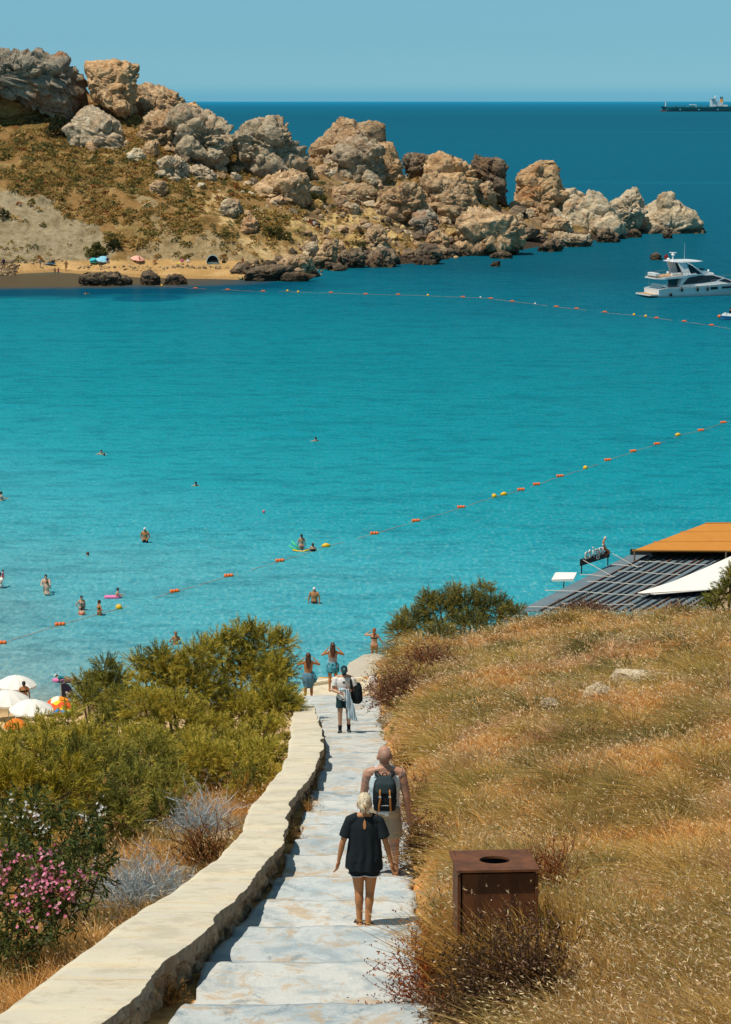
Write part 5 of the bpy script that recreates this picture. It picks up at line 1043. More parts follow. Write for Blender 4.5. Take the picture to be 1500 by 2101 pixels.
    mb = MB(); mb.loft([[(3.9, -1.5, 5.18), (3.9, 1.5, 5.18), (3.9, 1.5, 5.26), (3.9, -1.5, 5.26)], [(5.2, -2.0, 5.12), (5.2, 2.0, 5.12), (5.2, 1.9, 5.36), (5.2, -1.9, 5.36)], [(8.2, -1.9, 5.16), (8.2, 1.9, 5.16), (8.2, 1.8, 5.32), (8.2, -1.8, 5.32)], [(9.1, -1.5, 5.18), (9.1, 1.5, 5.18), (9.1, 1.5, 5.24), (9.1, -1.5, 5.24)]]); mb.build("hardtop", M_['white'], y)
    mb = MB(); mb.tube([(4.7, 0, 5.3), (4.7, 0, 6.1)], .12, 8); mb.ell((4.7, 0, 6.2), (.28, .28, .2)); mb.box((4.7, 0, 6.5), (.25, 1.1, .12), rz=.8, bev=.03); mb.tube([(4.7, 0, 6.2), (4.7, 0, 6.5)], .06, 6); mb.ell((4.3, .6, 5.45), (.25, .25, .22)); mb.build("radar_mast", M_['white'], y)
    mb = MB(); mb.tube([(6.0, -1.2, 5.3), (6.0, -1.2, 8.0)], [.03, .015], 5); mb.build("antenna", M_['white'], y)
    mb = MB(); mb.tube([(4.2, 0, 5.3), (3.7, 0, 6.3)], .02, 5); ps = mb.build("flag_staff", M_['white'], y)
    mb = MB(); mb.prism([(3.95, 5.85), (3.35, 5.5), (3.15, 5.95), (3.7, 6.35)], -.02, .02, 'y'); mb.build("flag", M_['red'], ps)
    mb = MB(); mb.box((9.4, -.6, 3.95), (.5, .9, .2), bev=.05); mb.tube([(9.1, -.6, 3.7), (9.2, -.6, 4.1)], .03, 6); mb.build("helm_console", M_['black'], y)
    mb = MB(); mb.tube([(10.9, 0, 3.3), (10.9, 0, 3.6)], .05, 6); mb.ell((10.9, 0, 3.65), (.16, .16, .13)); mb.build("searchlight", M_['white'], y)
    for x in (4.9, 7.6, 9.3, 14.5):
        mb = MB(); b_ = 2.56 if x < 11 else 2.25; mb.tube([(x, -b_ - .1, .75), (x, -b_ - .15, .95), (x, -b_ - .15, 1.25), (x, -b_ - .1, 1.42)], [.06, .17, .17, .05], 10); mb.tube([(x, -b_ - .08, 1.4), (x, -b_ + .15, 1.75)], .02, 5); mb.build("fender", M_['black'], y, True)
    mb = MB(); mb.ell((3.1, -2.6, .42), (.22, .2, .26)); mb.build("fender", M_['black'], y, True)
    mb = MB()
    for s in (-1, 1):
        pts = [(x, s * (b - .08), h + .75) for x, b, h, c in st[3:]]; mb.tube(pts, .022, 5)
        for x, b, h, c in st[3:]: mb.tube([(x, s * (b - .06), h), (x, s * (b - .08), h + .75)], .018, 5)
    mb.build("bow_rail", M_['steel'], y)
    mb = MB(); mb.loft([[(x, -b - .035, h - .22), (x, -b - .035, h - .15), (x, -b + .02, h - .15), (x, -b + .02, h - .22)] for x, b, h, c in st[1:]]); mb.build("rub_rail", M_['offw'], y)
    return y
yacht()
# ------------------------------------------------------------------ tanker on the horizon
def tanker():
    p = at_z(1356, 228.6, 0); sc = p.y / FPX * 1.0; p2 = at_z(1430, 228.6, 0)
    k = thing("tanker", "dark green oil tanker with white superstructure on the horizon", "ship", (p.x, p.y, 0), 0.0)
    L = 208; st = [(0, .5, 14.5), (6, 7, 14.2), (16, 14, 13.0), (26, 16, 11.0), (150, 16, 11.0), (152, 16, 13.5), (196, 14, 13.5), (208, 9, 13.8)]
    mb = MB(); mb.loft([[(x, b, h), (x + (6 if x < 10 else 0) - (10 if x > 200 else 0), b * .9, 1.8), (x + (8 if x < 10 else 0) - (14 if x > 200 else 0), b * .7, 1.7), (x + (8 if x < 10 else 0) - (14 if x > 200 else 0), -b * .7, 1.7), (x + (6 if x < 10 else 0) - (10 if x > 200 else 0), -b * .9, 1.8), (x, -b, h)] for x, b, h in st]); mb.build("hull", M_['hullg'], k)
    mb = MB(); mb.loft([[(5, .5, 2.6), (5, .5, -2), (5, -.5, -2), (5, -.5, 2.6)], [(16, 14, 2.6), (16, 12, -2), (16, -12, -2), (16, -14, 2.6)], [(28, 16.2, 2.6), (28, 15, -2), (28, -15, -2), (28, -16.2, 2.6)], [(186, 15.2, 2.6), (186, 12, -2), (186, -12, -2), (186, -15.2, 2.6)], [(196, 8, 2.2), (196, 6, -2), (196, -6, -2), (196, -8, 2.2)]]); mb.ell((3, 0, 1.2), (5, 2.2, 3.2)); mb.build("boot_topping", M_['hullr'], k)
    mb = MB()
    for x in range(34, 146, 8): mb.box((x, random.uniform(-8, 8), 12.5), (random.uniform(2, 7), 5, random.uniform(1.5, 4)))
    for yy in (-6, 0, 6): mb.tube([(28, yy, 13), (150, yy, 13)], .8, 6)
    for x in (42, 66, 90, 112, 132): mb.tube([(x, 3, 11), (x, 3, 18)], [1.2, .5], 6); mb.box((x, 3, 15), (4, 1.5, 1.2))
    mb.build("deck_pipes", M_['deckg'], k)
    mb = MB(); mb.tube([(13, 0, 13), (13, 0, 30)], [1.8, 1.2], 8); mb.box((13, 0, 30), (2.6, 4, 1.5)); mb.build("foremast", M_['white'], k)
    mb = MB(); mb.tube([(78, -4, 18.5), (98, -4, 17.5)], .9, 6); mb.tube([(98, -4, 11), (98, -4, 17.5)], 1.0, 6); mb.build("deck_crane", M_['white'], k)
    mb = MB(); mb.box((146, 0, 23), (14, 28, 20), bev=.4); mb.box((144, 0, 34), (10, 33, 3.4), bev=.3); mb.box((162, 0, 20), (20, 24, 11)); mb.box((178, 0, 16), (14, 24, 5)); sp = mb.build("superstructure", M_['white'], k)
    mb = MB(); mb.box((138.9, 0, 34.2), (.4, 30, 1.4)); mb.box((144, -16.6, 34.2), (9, .4, 1.4)); mb.build("bridge_window", M_['glass'], sp)
    mb = MB(); mb.tube([(151, 0, 33), (151, 0, 43)], [2.6, 1.0], 8); mb.box((151, 0, 39), (3, 7, 1)); mb.ell((153, 0, 42), (1.6, 1.6, 1.4)); mb.build("radar_mast", M_['white'], k)
    mb = MB(); mb.box((169, 0, 28), (9, 9, 12), bev=1.0); mb.build("funnel", M_['funnel'], k)
    mb = MB(); mb.box((169, 0, 36.5), (7, 7, 5), bev=.6); mb.tube([(167, 0, 38), (166, 0, 42)], .9, 6); mb.tube([(171, 0, 38), (171, 0, 41.5)], .9, 6); mb.build("funnel_top", M_['hullg'], k)
    for x in (52, 104, 157):
        mb = MB(); mb.box((x, -16.25, 5.2), (4.5, .3, 3.4)); mb.box((x, -16.45, 5.2), (3.0, .3, 1.6)); mb.build("hull_marking", M_['lblue'], k)
    mb = MB(); mb.tube([(200, 0, 13.5), (202, 0, 24)], .3, 5); st_ = mb.build("flag_staff", M_['white'], k); mb = MB(); mb.prism([(201, 19), (206, 17.5), (207, 22), (202, 23.5)], -.2, .2, 'y'); mb.build("flag", M_['red'], st_)
tanker()
# ------------------------------------------------------------------ swimming lines
def rope(pts, lab, r):
    P_ = [at_z(x, y, 0.02) for x, y in pts]; mb = MB(); Q_ = []
    for a, b in zip(P_[:-1], P_[1:]):
        for i in range(5): q = a.lerp(b, i / 5); q.z = 0.03 if i in (0,) else -0.012 + 0.05 * (random.random() < .62); Q_.append(q)
    Q_.append(P_[-1]); mb.tube(Q_, r, 5); tag(mb.build("float_line", M_['rope'], None), lab, "rope")
def float_mesh(kind):
    mb = MB()
    if kind == 'o':
        for i in (-1, 0, 1): mb.tube([(i * .23 - .11, 0, .07), (i * .23 - .07, 0, .07), (i * .23 + .07, 0, .07), (i * .23 + .11, 0, .07)], [.06, .15, .15, .06], 10)
        return mb.build("float", M_['orange'], None, True), "orange"
    if kind == 'y': mb.ell((0, 0, .1), (.22, .22, .22)); return mb.build("float", M_['yellow'], None, True), "yellow"
    if kind == 'c': mb.tube([(-.36, 0, .1), (-.2, 0, .1), (0, 0, .1), (.2, 0, .1), (.36, 0, .1)], [.03, .14, .22, .14, .03], 10); return mb.build("float", M_['yellow'], None, True), "yellow"
    mb.ell((0, 0, .08), (.16, .16, .16)); return mb.build("float", M_['white'], None, True), "white"
FP = {}
def buoys(L, line, group, sc):
    from_left = {}; n = len(L); W = ['leftmost', 'second', 'third', 'fourth', 'fifth', 'sixth', 'seventh', 'eighth', 'ninth', 'tenth', 'eleventh', 'twelfth', 'thirteenth', 'fourteenth', 'fifteenth', 'sixteenth', 'seventeenth', 'eighteenth', 'nineteenth', 'twentieth']
    tot = {}
    for x, y, kd in L: c = {'o': 'orange', 'y': 'round yellow', 'c': 'spindle shaped yellow', 'w': 'white'}[kd]; tot[c] = tot.get(c, 0) + 1
    for x, y, kd in L:
        if kd not in FP: FP[kd] = float_mesh(kd)[0]; o = FP[kd]
        else: o = FP[kd].copy(); COL.objects.link(o)
        p = at_z(x, y, 0); o.location = p; o.scale = (sc, sc, sc); o.rotation_euler = (0, 0, random.uniform(.1, .5)); c = {'o': 'orange', 'y': 'round yellow', 'c': 'spindle shaped yellow', 'w': 'white'}[kd]
        i = from_left.get(c, 0); from_left[c] = i + 1
        tag(o, (f"only {c} float on the {line} swimming line" if tot[c] == 1 else f"{c} float on the {line} swimming line, {W[i]}{' one' if i == 0 else ' from the left'}"), "buoy", group)
NEAR = [(2,1321,'o'),(123,1283,'o'),(244,1249,'y'),(358,1215,'o'),(469,1183,'o'),(574,1152,'o'),(669,1122,'c'),(768,1096,'o'),(853,1070,'o'),(946,1042,'o'),(1014,1020,'y'),(1034,1016,'c'),(1069,1006,'o'),(1101,995,'o'),(1149,978,'o'),(1201,962,'y'),(1247,945,'o'),(1299,927,'o'),(1348,912,'o'),(1391,894,'c'),(1438,884,'o'),(1484,868,'o')]
FAR = [(332,587,'y'),(401,592,'o'),(467,595,'o'),(540,598,'o'),(590,598,'y'),(612,600,'y'),(679,601,'o'),(750,604,'o'),(817,605,'o'),(878,607,'y'),(950,610,'o'),(986,611,'w'),(1007,613,'o'),(1051,619,'o'),(1098,624,'w'),(1142,630,'o'),(1183,634,'o'),(1241,641,'o'),(1301,647,'y'),(1325,650,'y'),(1347,653,'o'),(1404,660,'o'),(1460,668,'o')]
rope([(-60, 1340)] + [(x, y) for x, y, _ in NEAR] + [(1560, 846)], "orange floating rope of the near swimming line across the bay", .013)
rope([(290, 583)] + [(x, y) for x, y, _ in FAR] + [(1560, 684)], "thin rope of the far swimming line below the headland", .012)
buoys(NEAR, "near", "floats of the near swimming line", 0.85); buoys(FAR, "far", "floats of the far swimming line", 0.9)
# ------------------------------------------------------------------ slatted restaurant roof, awnings and sign
RZ = 5.0
A = at_z(1062, 1254, RZ); Bt = at_z(1302, 1133, RZ); E = (Bt - A); Le = E.length; e = E / Le; xr = Vector((1, 0, 0)); WX = 13.0
roof = thing("pergola", "pergola roof of dark slats and beams at the water behind the grassy hillside", "pergola", (A.x, A.y, 0)); O = Vector((A.x, A.y, 0))
t = NT("reed_panel"); co = t.coord('Object'); wv = t.node("ShaderNodeTexWave"); wv.inputs['Scale'].default_value = 5.5; wv.inputs['Distortion'].default_value = 0.6; mp = t.node("ShaderNodeMapping"); mp.inputs['Rotation'].default_value = (0, 0, -math.atan2(e.y, e.x)); t.l(co, mp.inputs[0]); t.l(mp.outputs[0], wv.inputs[0])
n_ = t.noise(co, 0.8, 5); c = t.mix(n_, srgb('#566d7b'), srgb('#8b9aa0')); c = t.mix(t.math('MULTIPLY', wv.outputs['Fac'], .45), c, srgb('#3a4c58')); reed = t.fin(c, .85, t.bump(wv.outputs['Fac'], .5, .02), .2)
def rp(u, v, h=0.0): return A + e * u + xr * v + Vector((0, 0, h)) - O
mb = MB(); mb.slab([rp(0, 0), rp(0, WX), rp(Le, WX), rp(Le, 0)], .04); mb.build("slat_panel", reed, roof)
beam_m = flat("black_beam", (0.018, 0.022, 0.028), .7, .3, 3); rust_m = flat("rusty_beam", (0.22, 0.09, 0.04), .85, .4, 3)
v = 1.05; i = 0
while v < WX:
    mb = MB(); m_ = [rp(0.0, v, .065), rp(0.0, v + .11, .065), rp(Le * .995, v + .11, .065), rp(Le * .995, v, .065)]; mb.slab(m_, .062); b_ = mb.build("beam", beam_m, roof)
    if i % 4 == 0 or i == 7:
        mb = MB(); mb.slab([rp(.3, v + .02, .076), rp(.3, v + .065, .076), rp(Le * .9, v + .065, .076), rp(Le * .9, v + .02, .076)], .008); mb.build("rusty_strip", rust_m, b_)
    v += .36 if i % 2 else .50; i += 1
cord = flat("white_cord", (0.66, 0.62, 0.55), .8)
for x0, y0, x1, y1 in [(1068,1244,1248,1253),(1118,1211,1330,1222),(1204,1193,1345,1200),(1190,1179,1262,1183),(1250,1159,1318,1162),(1310,1152,1450,1159),(1268,1172,1396,1179),(1150,1238,1300,1240)]:
    p0, p1 = at_z(x0, y0, RZ + .09) - O, at_z(x1, y1, RZ + .09) - O; mb = MB(); mb.tube([p0, p0.lerp(p1, .3) + Vector((0, .06, .02)), p0.lerp(p1, .65) - Vector((0, .08, 0)), p1], .020, 5); mb.build("batten", cord, roof)
for u, v in ((.3, .3), (Le * .5, .3), (Le - .3, .3), (.3, 5), (.3, 9), (Le - .3, 5)):
    q = rp(u, v); gz_ = float(nh(q.x + O.x, q.y + O.y)); mb = MB(); mb.box((q.x, q.y, (RZ + min(gz_, 0) - .1) / 2 - .05), (.14, .14, RZ - min(gz_, 0) - .1)); mb.build("post", M_['wood'], roof)
# fascia under the orange awning
mb = MB(); f0, f1 = at_z(1294, 1136, RZ + .1) - O, at_z(1560, 1136, RZ + .1) - O; mb.box(tuple((f0 + f1) / 2 + Vector((0, .2, .05))), ((f1 - f0).length, .12, .32)); mb.build("fascia_board", beam_m, roof)
def awning(name, label, pts, mat, th, group=None, seams=()):
    P_ = [at_d(x, y, d) for x, y, d in pts]; c0 = Vector((P_[0].x, P_[0].y, P_[0].z)); a = thing(name, label, "awning", c0, 0, group); mb = MB(); mb.slab([q - c0 for q in P_], th); cl = mb.build("canvas", mat, a)
    for (x0, y0, d0), (x1, y1, d1) in seams:
        q0, q1 = at_d(x0, y0, d0) - c0, at_d(x1, y1, d1) - c0; mb = MB(); mb.tube([q0 + Vector((0, 0, .03)), q1 + Vector((0, 0, .03))], .035, 5); mb.build("seam", flat("awning_seam", (0.5, 0.22, 0.05), .8), a)
    return a
t = NT("orange_awning"); co = t.coord('Object'); n_ = t.noise(co, 1.2, 5); wv = t.noise(t.coord('Object', (1, 5, 1)), 6, 3); c = t.mix(n_, (0.50, 0.20, 0.035), (0.62, 0.27, 0.06)); c = t.mix(t.math('MULTIPLY', wv, .3), c, (0.42, .16, .03)); om = t.fin(c, .85, t.bump(wv, .4, .01), .1)
d0 = at_z(1302, 1130, RZ + .55).y; d1 = at_z(1447, 1074, RZ + .75).y
def dm(y): f = (1130 - y) / 56; return d0 + (d1 - d0) * f
aw = awning("awning", "orange brown canvas awning at the far end of the slatted roof", [(1297, 1130, d0), (1580, 1131, d0), (1580, 1073, d1), (1447, 1074, d1)], om, .05, None, [((1340, 1113, dm(1113)), (1580, 1111, dm(1111))), ((1396, 1092, dm(1092)), (1580, 1092, dm(1092))), ((1447, 1074, d1), (1580, 1073, d1)), ((1297, 1130, d0), (1580, 1131, d0))])
for x, y, d in ((1302, 1131, d0), (1447, 1076, d1), (1490, 1131, d0)):
    q = at_d(x, y, d) - aw.location; mb = MB(); mb.tube([q, q - Vector((0, 0, aw.location.z + q.z + .6))], .05, 6); mb.build("pole", M_['wood'], aw)
dz = lambda y, z: at_z(1400, y, z).y
wa = awning("awning", "white canvas shade stretched over the right part of the slatted roof", [(1308, 1216, dz(1216, RZ + .3)), (1345, 1219, dz(1219, RZ + .3)), (1500, 1206, dz(1206, RZ + .35)), (1580, 1200, dz(1200, RZ + .4)), (1580, 1108, dz(1108, RZ + .4)), (1500, 1141, dz(1141, RZ + .35)), (1440, 1168, dz(1168, RZ + .3)), (1380, 1193, dz(1193, RZ + .3))], M_['offw'], .03)
mb = MB(); q0, q1 = at_d(1312, 1219, dz(1219, RZ + .3)) - wa.location, at_d(1500, 1208, dz(1208, RZ + .3)) - wa.location; mb.tube([q0, q1], .04, 6); mb.build("rail", M_['wood'], wa)
# sign seen from behind
s0, s1 = at_z(1192, 1178, RZ + .02), at_z(1248, 1160, RZ + .02); sdir = (s1 - s0); SL = sdir.length; sdir.normalize(); ang = math.atan2(sdir.y, sdir.x)
sg = thing("sign", "sign on the roof edge with pale letters and an orange S, seen from behind", "sign", s0, ang)
ppm = FPX / (s0.y * 1.02)
mb = MB()
mb.box((SL / 2, 0, .62), (SL + .15, .07, .34)); mb.build("board", M_['black'], sg)
for x in (0.05, SL - .05): mb = MB(); mb.tube([(x, 0, 0), (x, 0, .5)], .035, 6); mb.build("post", M_['black'], sg)
for x in (0.1, SL): mb = MB(); mb.tube([(x, 0, .75), (x + .3, -1.6, .05)], .018, 5); mb.build("stay", cord, sg)
silver = flat("letter_back", (0.62, 0.6, 0.57), .5, .1, 5)
def letter(ch, x, size, mat, z, shear=0.12):
    cu = bpy.data.curves.new("letter", 'FONT'); cu.body = ch; cu.size = size; cu.extrude = .025; cu.bevel_depth = .008; cu.align_x = 'CENTER'; cu.shear = shear; ob = bpy.data.objects.new("tmp", cu); COL.objects.link(ob)
    dg = bpy.context.evaluated_depsgraph_get(); me = bpy.data.meshes.new_from_object(ob.evaluated_get(dg)); bpy.data.objects.remove(ob)
    me.transform(Matrix.Rotation(math.pi / 2, 4, 'X')); me.transform(Matrix.Scale(-1, 4, (1, 0, 0))); me.transform(Matrix.Translation((x, -.02, z))); me.flip_normals(); me.name = "letter"; me.materials.clear()
    link("letter", me, sg, mat)
pos_ = [.80, .70, .575, .44, .31, .18]; chs = "ingita"
for ch, f in zip(chs, pos_): letter(ch, SL * f, .82, silver, .72)
mb = MB(); pts = []
for k in range(25):                                   # the big S, drawn as one bent bar, mirrored like the rest
    f = k / 24; a = f * 2 * math.pi * 1.05
    yy = 1.42 - 1.02 * f; xx = -0.26 * math.sin(a * 1.0 + .35) * (1.0 + .1 * f); pts.append((SL * .90 + xx, 0, yy + .1 * math.cos(a)))
mb.tube(pts, [.035 + .05 * math.sin(math.pi * k / 24) for k in range(25)], 8); mb.build("letter", flat("orange_letter", (0.5, 0.16, 0.05), .5), sg, True)
mb = MB(); mb.ell(pts[0], (.10, .07, .09)); mb.build("letter_end", silver, sg, True)
cpy = at_z(1157, 1189, 0.0); cv = thing("canopy", "small white flat canopy standing beside the left edge of the slatted roof", "canopy", (at_z(1157, 1186, 2.4).x, at_z(1157, 1186, 2.4).y, 0)); 
mb = MB(); mb.loft([[(-.72, -.5, 2.3), (.5, -.62, 2.35), (.75, .5, 2.5), (-.4, .6, 2.45)], [(-.75, -.5, 2.42), (.5, -.62, 2.5), (.78, .5, 2.62), (-.42, .6, 2.6)]]); mb.build("canvas", M_['offw'], cv); mb = MB(); mb.tube([(0, 0, -1.2), (0, 0, 2.4)], .04, 6); mb.build("pole", M_['wood'], cv)
# ------------------------------------------------------------------ rusty bin beside the path
t = NT("corten_steel"); co = t.coord('Object'); n1 = t.noise(t.coord('Object', (1, 1, .35)), 5, 6, .65, .5); n2 = t.noise(co, 60, 4, .7)
c = t.mix(t.ramp(n1, [(.3, 0.0), (.7, 1.0)]), srgb('#452a1a'), srgb('#7a4a2a')); c = t.mix(t.ramp(n2, [(.45, 0.0), (.7, .35)]), c, srgb('#8a5a38')); ct = t.fin(c, .62, t.bump(t.math('ADD', n1, t.math('MULTIPLY', n2, .4)), .4, .006), .35)
bx = at_d(1013, 1785, 18.35); bz = float(nh(bx.x, bx.y + .3)) - .06; topz = at_d(1013, 1785, 18.35).z
bn = thing("litter_bin", "square rusty steel litter bin with a round hole in its lid", "litter bin", (bx.x + .01, bx.y + .36, bz), R(3)); HB = topz - bz
mb = MB(); w2 = .33
for (c_, d_) in (((0.02, -w2, HB / 2 - .02), (.66, .012, HB - .05)), ((0.02, w2, HB / 2 - .04), (.66, .012, HB - .08)), ((-.325, 0, HB / 2 - .02), (.012, .66, HB - .06)), ((.355, 0, HB / 2 - .02), (.012, .66, HB - .06)), ((0.02, 0, .06), (.64, .64, .012))): mb.box(c_, d_, bev=.004)
mb.build("body", ct, bn)
for sx_ in (-.338, .366):
    mb = MB(); mb.box((sx_, -w2 - .004, HB / 2 - .03), (.03, .03, HB - .05), bev=.004); mb.build("corner_post", ct, bn)
V = []; F = []; N = 48; hw = .375
for z in (0.0, -.022):
    for k in range(N):
        a = 2 * math.pi * k / N; c_, s_ = math.cos(a), math.sin(a); V.append((.01 + .14 * c_, .14 * s_, z))
    for k in range(N):
        a = 2 * math.pi * k / N; c_, s_ = math.cos(a), math.sin(a); m = hw / max(abs(c_), abs(s_)); V.append((c_ * m, s_ * m, z))
for k in range(N):
    j = (k + 1) % N; F += [(k, N + k, N + j, j), (2 * N + k, 2 * N + j, 3 * N + j, 3 * N + k), (N + k, 3 * N + k, 3 * N + j, N + j), (k, j, 2 * N + j, 2 * N + k)]
ld = link("lid", pymesh("lid", V, F), bn, ct); ld.location = (0.01, 0, HB - .035); ld.rotation_euler = (R(-6), 0, 0)
mb = MB(); mb.tube([(0, 0, -.02), (0, 0, -.5)], .155, 24, False); mb.tube([(0, 0, -.5), (0, 0, -.52)], .155, 24); ln_ = mb.build("dark_insert", M_['black'], bn); ln_.location = (.02, 0, HB - .06)  # black tube added so that the hole looks dark inside
# ------------------------------------------------------------------ parasols, flag and other things on the beaches
def parasol(label, apex, d, rad, mat, name="parasol", group="parasols on the near beach", tilt=(0, 0), fringe=.09, ribs=10, sag=.42, h=None):
    p = at_d(apex[0], apex[1], d); gzv = max(0.0, float(nh(p.x, p.y))) if d < 130 else max(0.2, float(hl(p.x, p.y))); H = p.z - gzv
    u = thing(name, label, "parasol", (p.x, p.y, gzv), 0, group); V = []; F = []; n = ribs * 4; rows_ = 9
    for i in range(rows_):
        f = i / (rows_ - 1)
        for k in range(n):
            a = 2 * math.pi * k / n; w_ = abs(math.sin(a * ribs / 2)); r_ = rad * f * (1 - .045 * w_ * f); z = H - sag * rad * (f ** 1.8) - .03 * w_ * f * rad; V.append((r_ * math.cos(a), r_ * math.sin(a), z))
    for k in range(n):
        a = 2 * math.pi * k / n; w_ = abs(math.sin(a * ribs / 2)); x, y, z = V[(rows_ - 1) * n + k]; V.append((x * 1.0, y * 1.0, z - fringe * (.55 + .45 * w_)))
    for i in range(rows_):
        for k in range(n): F.append((i * n + k, (i + 1) * n + k, (i + 1) * n + (k + 1) % n, i * n + (k + 1) % n))
    me = pymesh("canopy", V, F); c_ = link("canopy", me, u, mat); c_.rotation_euler = (tilt[0], tilt[1], 0)
    c_.location = (0, 0, 0) if tilt == (0, 0) else Vector((0, 0, H)) - Euler((tilt[0], tilt[1], 0)).to_matrix() @ Vector((0, 0, H))
    mb = MB(); mb.tube([(0, 0, -.2), (0, 0, H + .06)], .022 if d < 130 else .04, 6); mb.build("pole", M_['white'], u); return u
parasol("white parasol at the left edge nearest the water, highest of the three", (33, 1386), 98, .98, M_['offw'], tilt=(0, .04)); parasol("white parasol at the left edge between the other two white ones", (16, 1417), 95.5, 1.05, M_['offw'], tilt=(.03, .05)); parasol("white parasol nearest to the tamarisk shrubs, lowest of the three", (64, 1436), 92.5, 1.0, M_['offw'], tilt=(.04, .02))
t = NT("bright_print"); co = t.coord('Object'); vn = t.node("ShaderNodeTexVoronoi"); vn.inputs['Scale'].default_value = 3.0; t.l(co, vn.inputs[0]); sp_ = t.node("ShaderNodeSeparateColor"); t.l(vn.outputs['Color'], sp_.inputs[0])
c = t.ramp(sp_.outputs[0], [(0, (.8, .1, .02)), (.3, (.9, .3, .02)), (.48, (.85, .75, .6)), (.6, (.85, .6, .03)), (.75, (.05, .25, .6)), (.88, (.3, .55, .08))], 'CONSTANT'); pr = t.fin(c, .8)
parasol("multicoloured orange and blue patterned parasol beside the dark feather flag", (122, 1429), 97, .86, pr, tilt=(.12, -.05), sag=.55); parasol("bright orange parasol almost hidden in the shrubs at the left edge", (32, 1474), 86, .5, flat("orange_cloth", (.8, .2, .02), .8), sag=.6)
p = at_d(129, 1458, 97); ff = thing("feather_flag", "dark navy feather flag with a white emblem rising above the tamarisk", "flag", (p.x, p.y, max(0, float(nh(p.x, p.y)))))
bz = p.z - ff.location.z; fo = [(0, -.9), (.08, 0), (-.02, .62), (-.05, 1.28), (.12, 1.34), (.3, 1.27), (.42, 1.12), (.52, .9), (.57, .6), (.56, .2), (.5, -.9)]
mb = MB(); mb.prism([(x, z + bz) for x, z in fo], -.008, .008, 'y'); fl = mb.build("cloth", M_['navy'], ff); mb = MB(); mb.tube([(0, 0, -.2), (-.03, 0, bz + .2), (-.07, 0, bz + 1.28), (.12, 0, bz + 1.36)], .018, 6); mb.build("pole", M_['steel'], ff)
mb = MB()
mb.prism([(x * 1.0 + .14, z + bz + .66) for x, z in [(0, .22), (.02, .27), (.08, .28), (.13, .22), (.2, .16), (.26, .12), (.28, 0), (.24, 0), (.22, .08), (.12, .08), (.1, 0), (.06, 0), (.05, .14)]], -.014, -.009, 'y')
for i in range(6): mb.box((.16 + i * .055, -.0115, bz + .56), (.03, .005, .07 if i % 2 else .10))
mb.build("emblem", flat("emblem_white", (.6, .6, .66), .7), ff)
FBG = "parasols on the far beach"
def far_par(label, x, y, rad, mat, tilt): 
    p = hl_hit(x, y + 10); parasol(label, (x, y), p.y, rad, mat, group=FBG, tilt=tilt, fringe=.12)
far_par("light blue parasol on the far sand in front of the olive bush", 213, 526, 1.35, M_['lblue'], (.25, .1)); far_par("small turquoise parasol on the far sand left of the light blue one", 190, 529, .7, M_['cyan'], (.2, -.2)); far_par("peach coloured parasol on the far sand", 283, 525, 1.2, M_['peach'], (.2, .15))
def on_sand(x, y): p = hl_hit(x, y); p.z = max(p.z, float(hl(p.x, p.y)), .05); return p
p = on_sand(437, 541); tn = thing("beach_tent", "dark blue half dome beach tent on the far sand", "tent", p, 0); mb = MB(); V = []; F = []
for i in range(7):
    f = i / 6 * math.pi * .55
    for k in range(13): a = math.pi * k / 12; V.append((1.05 * math.cos(a), -.5 + 1.5 * math.sin(f) * math.sin(a) * .9 + .1 * f, 1.35 * math.sin(a) * math.cos(f) + .02))
for i in range(6):
    for k in range(12): F.append((i * 13 + k, i * 13 + k + 1, (i + 1) * 13 + k + 1, (i + 1) * 13 + k))
link("shell", pymesh("shell", V, F), tn, M_['navy']); mb = MB(); mb.tube([(1.07 * math.cos(math.pi * k / 12), -.5, 1.37 * math.sin(math.pi * k / 12) + .03) for k in range(13)], .05, 5); mb.build("hoop", M_['lblue'], tn); mb = MB(); mb.box((0, -.35, .05), (1.7, .9, .05)); mb.build("groundsheet", M_['lblue'], tn)
def board(name, label, x, y, L, w_, mat, rz, cat):
    p = on_sand(x, y); mb = MB(); mb.loft([[(f * L, w_ * q * s_ / 2, z) for s_, z in ((-1, .05), (-1, .15), (1, .15), (1, .05))] for f, q in ((-.5, .15), (-.38, .75), (0, 1), (.38, .75), (.5, .12))]); o = mb.build(name, mat, None); o.location = p; o.rotation_euler = (0, 0, rz); tag(o, label, cat)
board("paddle_board", "blue paddle board lying on the far sand beside the bending person", 98, 543, 3.0, .8, M_['blue'], .15, "paddle board"); board("towel", "blue towel on the far sand under the turquoise parasol", 196, 540, 2.0, 1.4, M_['cyan'], .1, "towel"); board("towel", "yellow towel beside the lying person on the far sand", 369, 542, 1.4, 1.0, flat("yellow_cloth", (.75, .65, .08), .8), 0, "towel")
for lab, x, y, sc, mt in [("dark bag on the far sand left of the paddle board end", 109, 541, .3, M_['black']), ("dark bag on the far sand right of the tent", 459, 540, .34, M_['black']), ("white cool box on the far sand right of the lying person", 386, 539, .3, M_['white'])]:
    p = on_sand(x, y); mb = MB(); mb.box((0, 0, sc * .6), (sc * 1.8, sc, sc * 1.2), bev=sc * .2); mb.tube([(-sc * .5, 0, sc * 1.2), (-sc * .3, 0, sc * 1.6), (sc * .3, 0, sc * 1.6), (sc * .5, 0, sc * 1.2)], .04, 5); o = mb.build("bag" if 'bag' in lab else "cool_box", mt, None); o.location = p; tag(o, lab, "bag" if 'bag' in lab else "cool box")
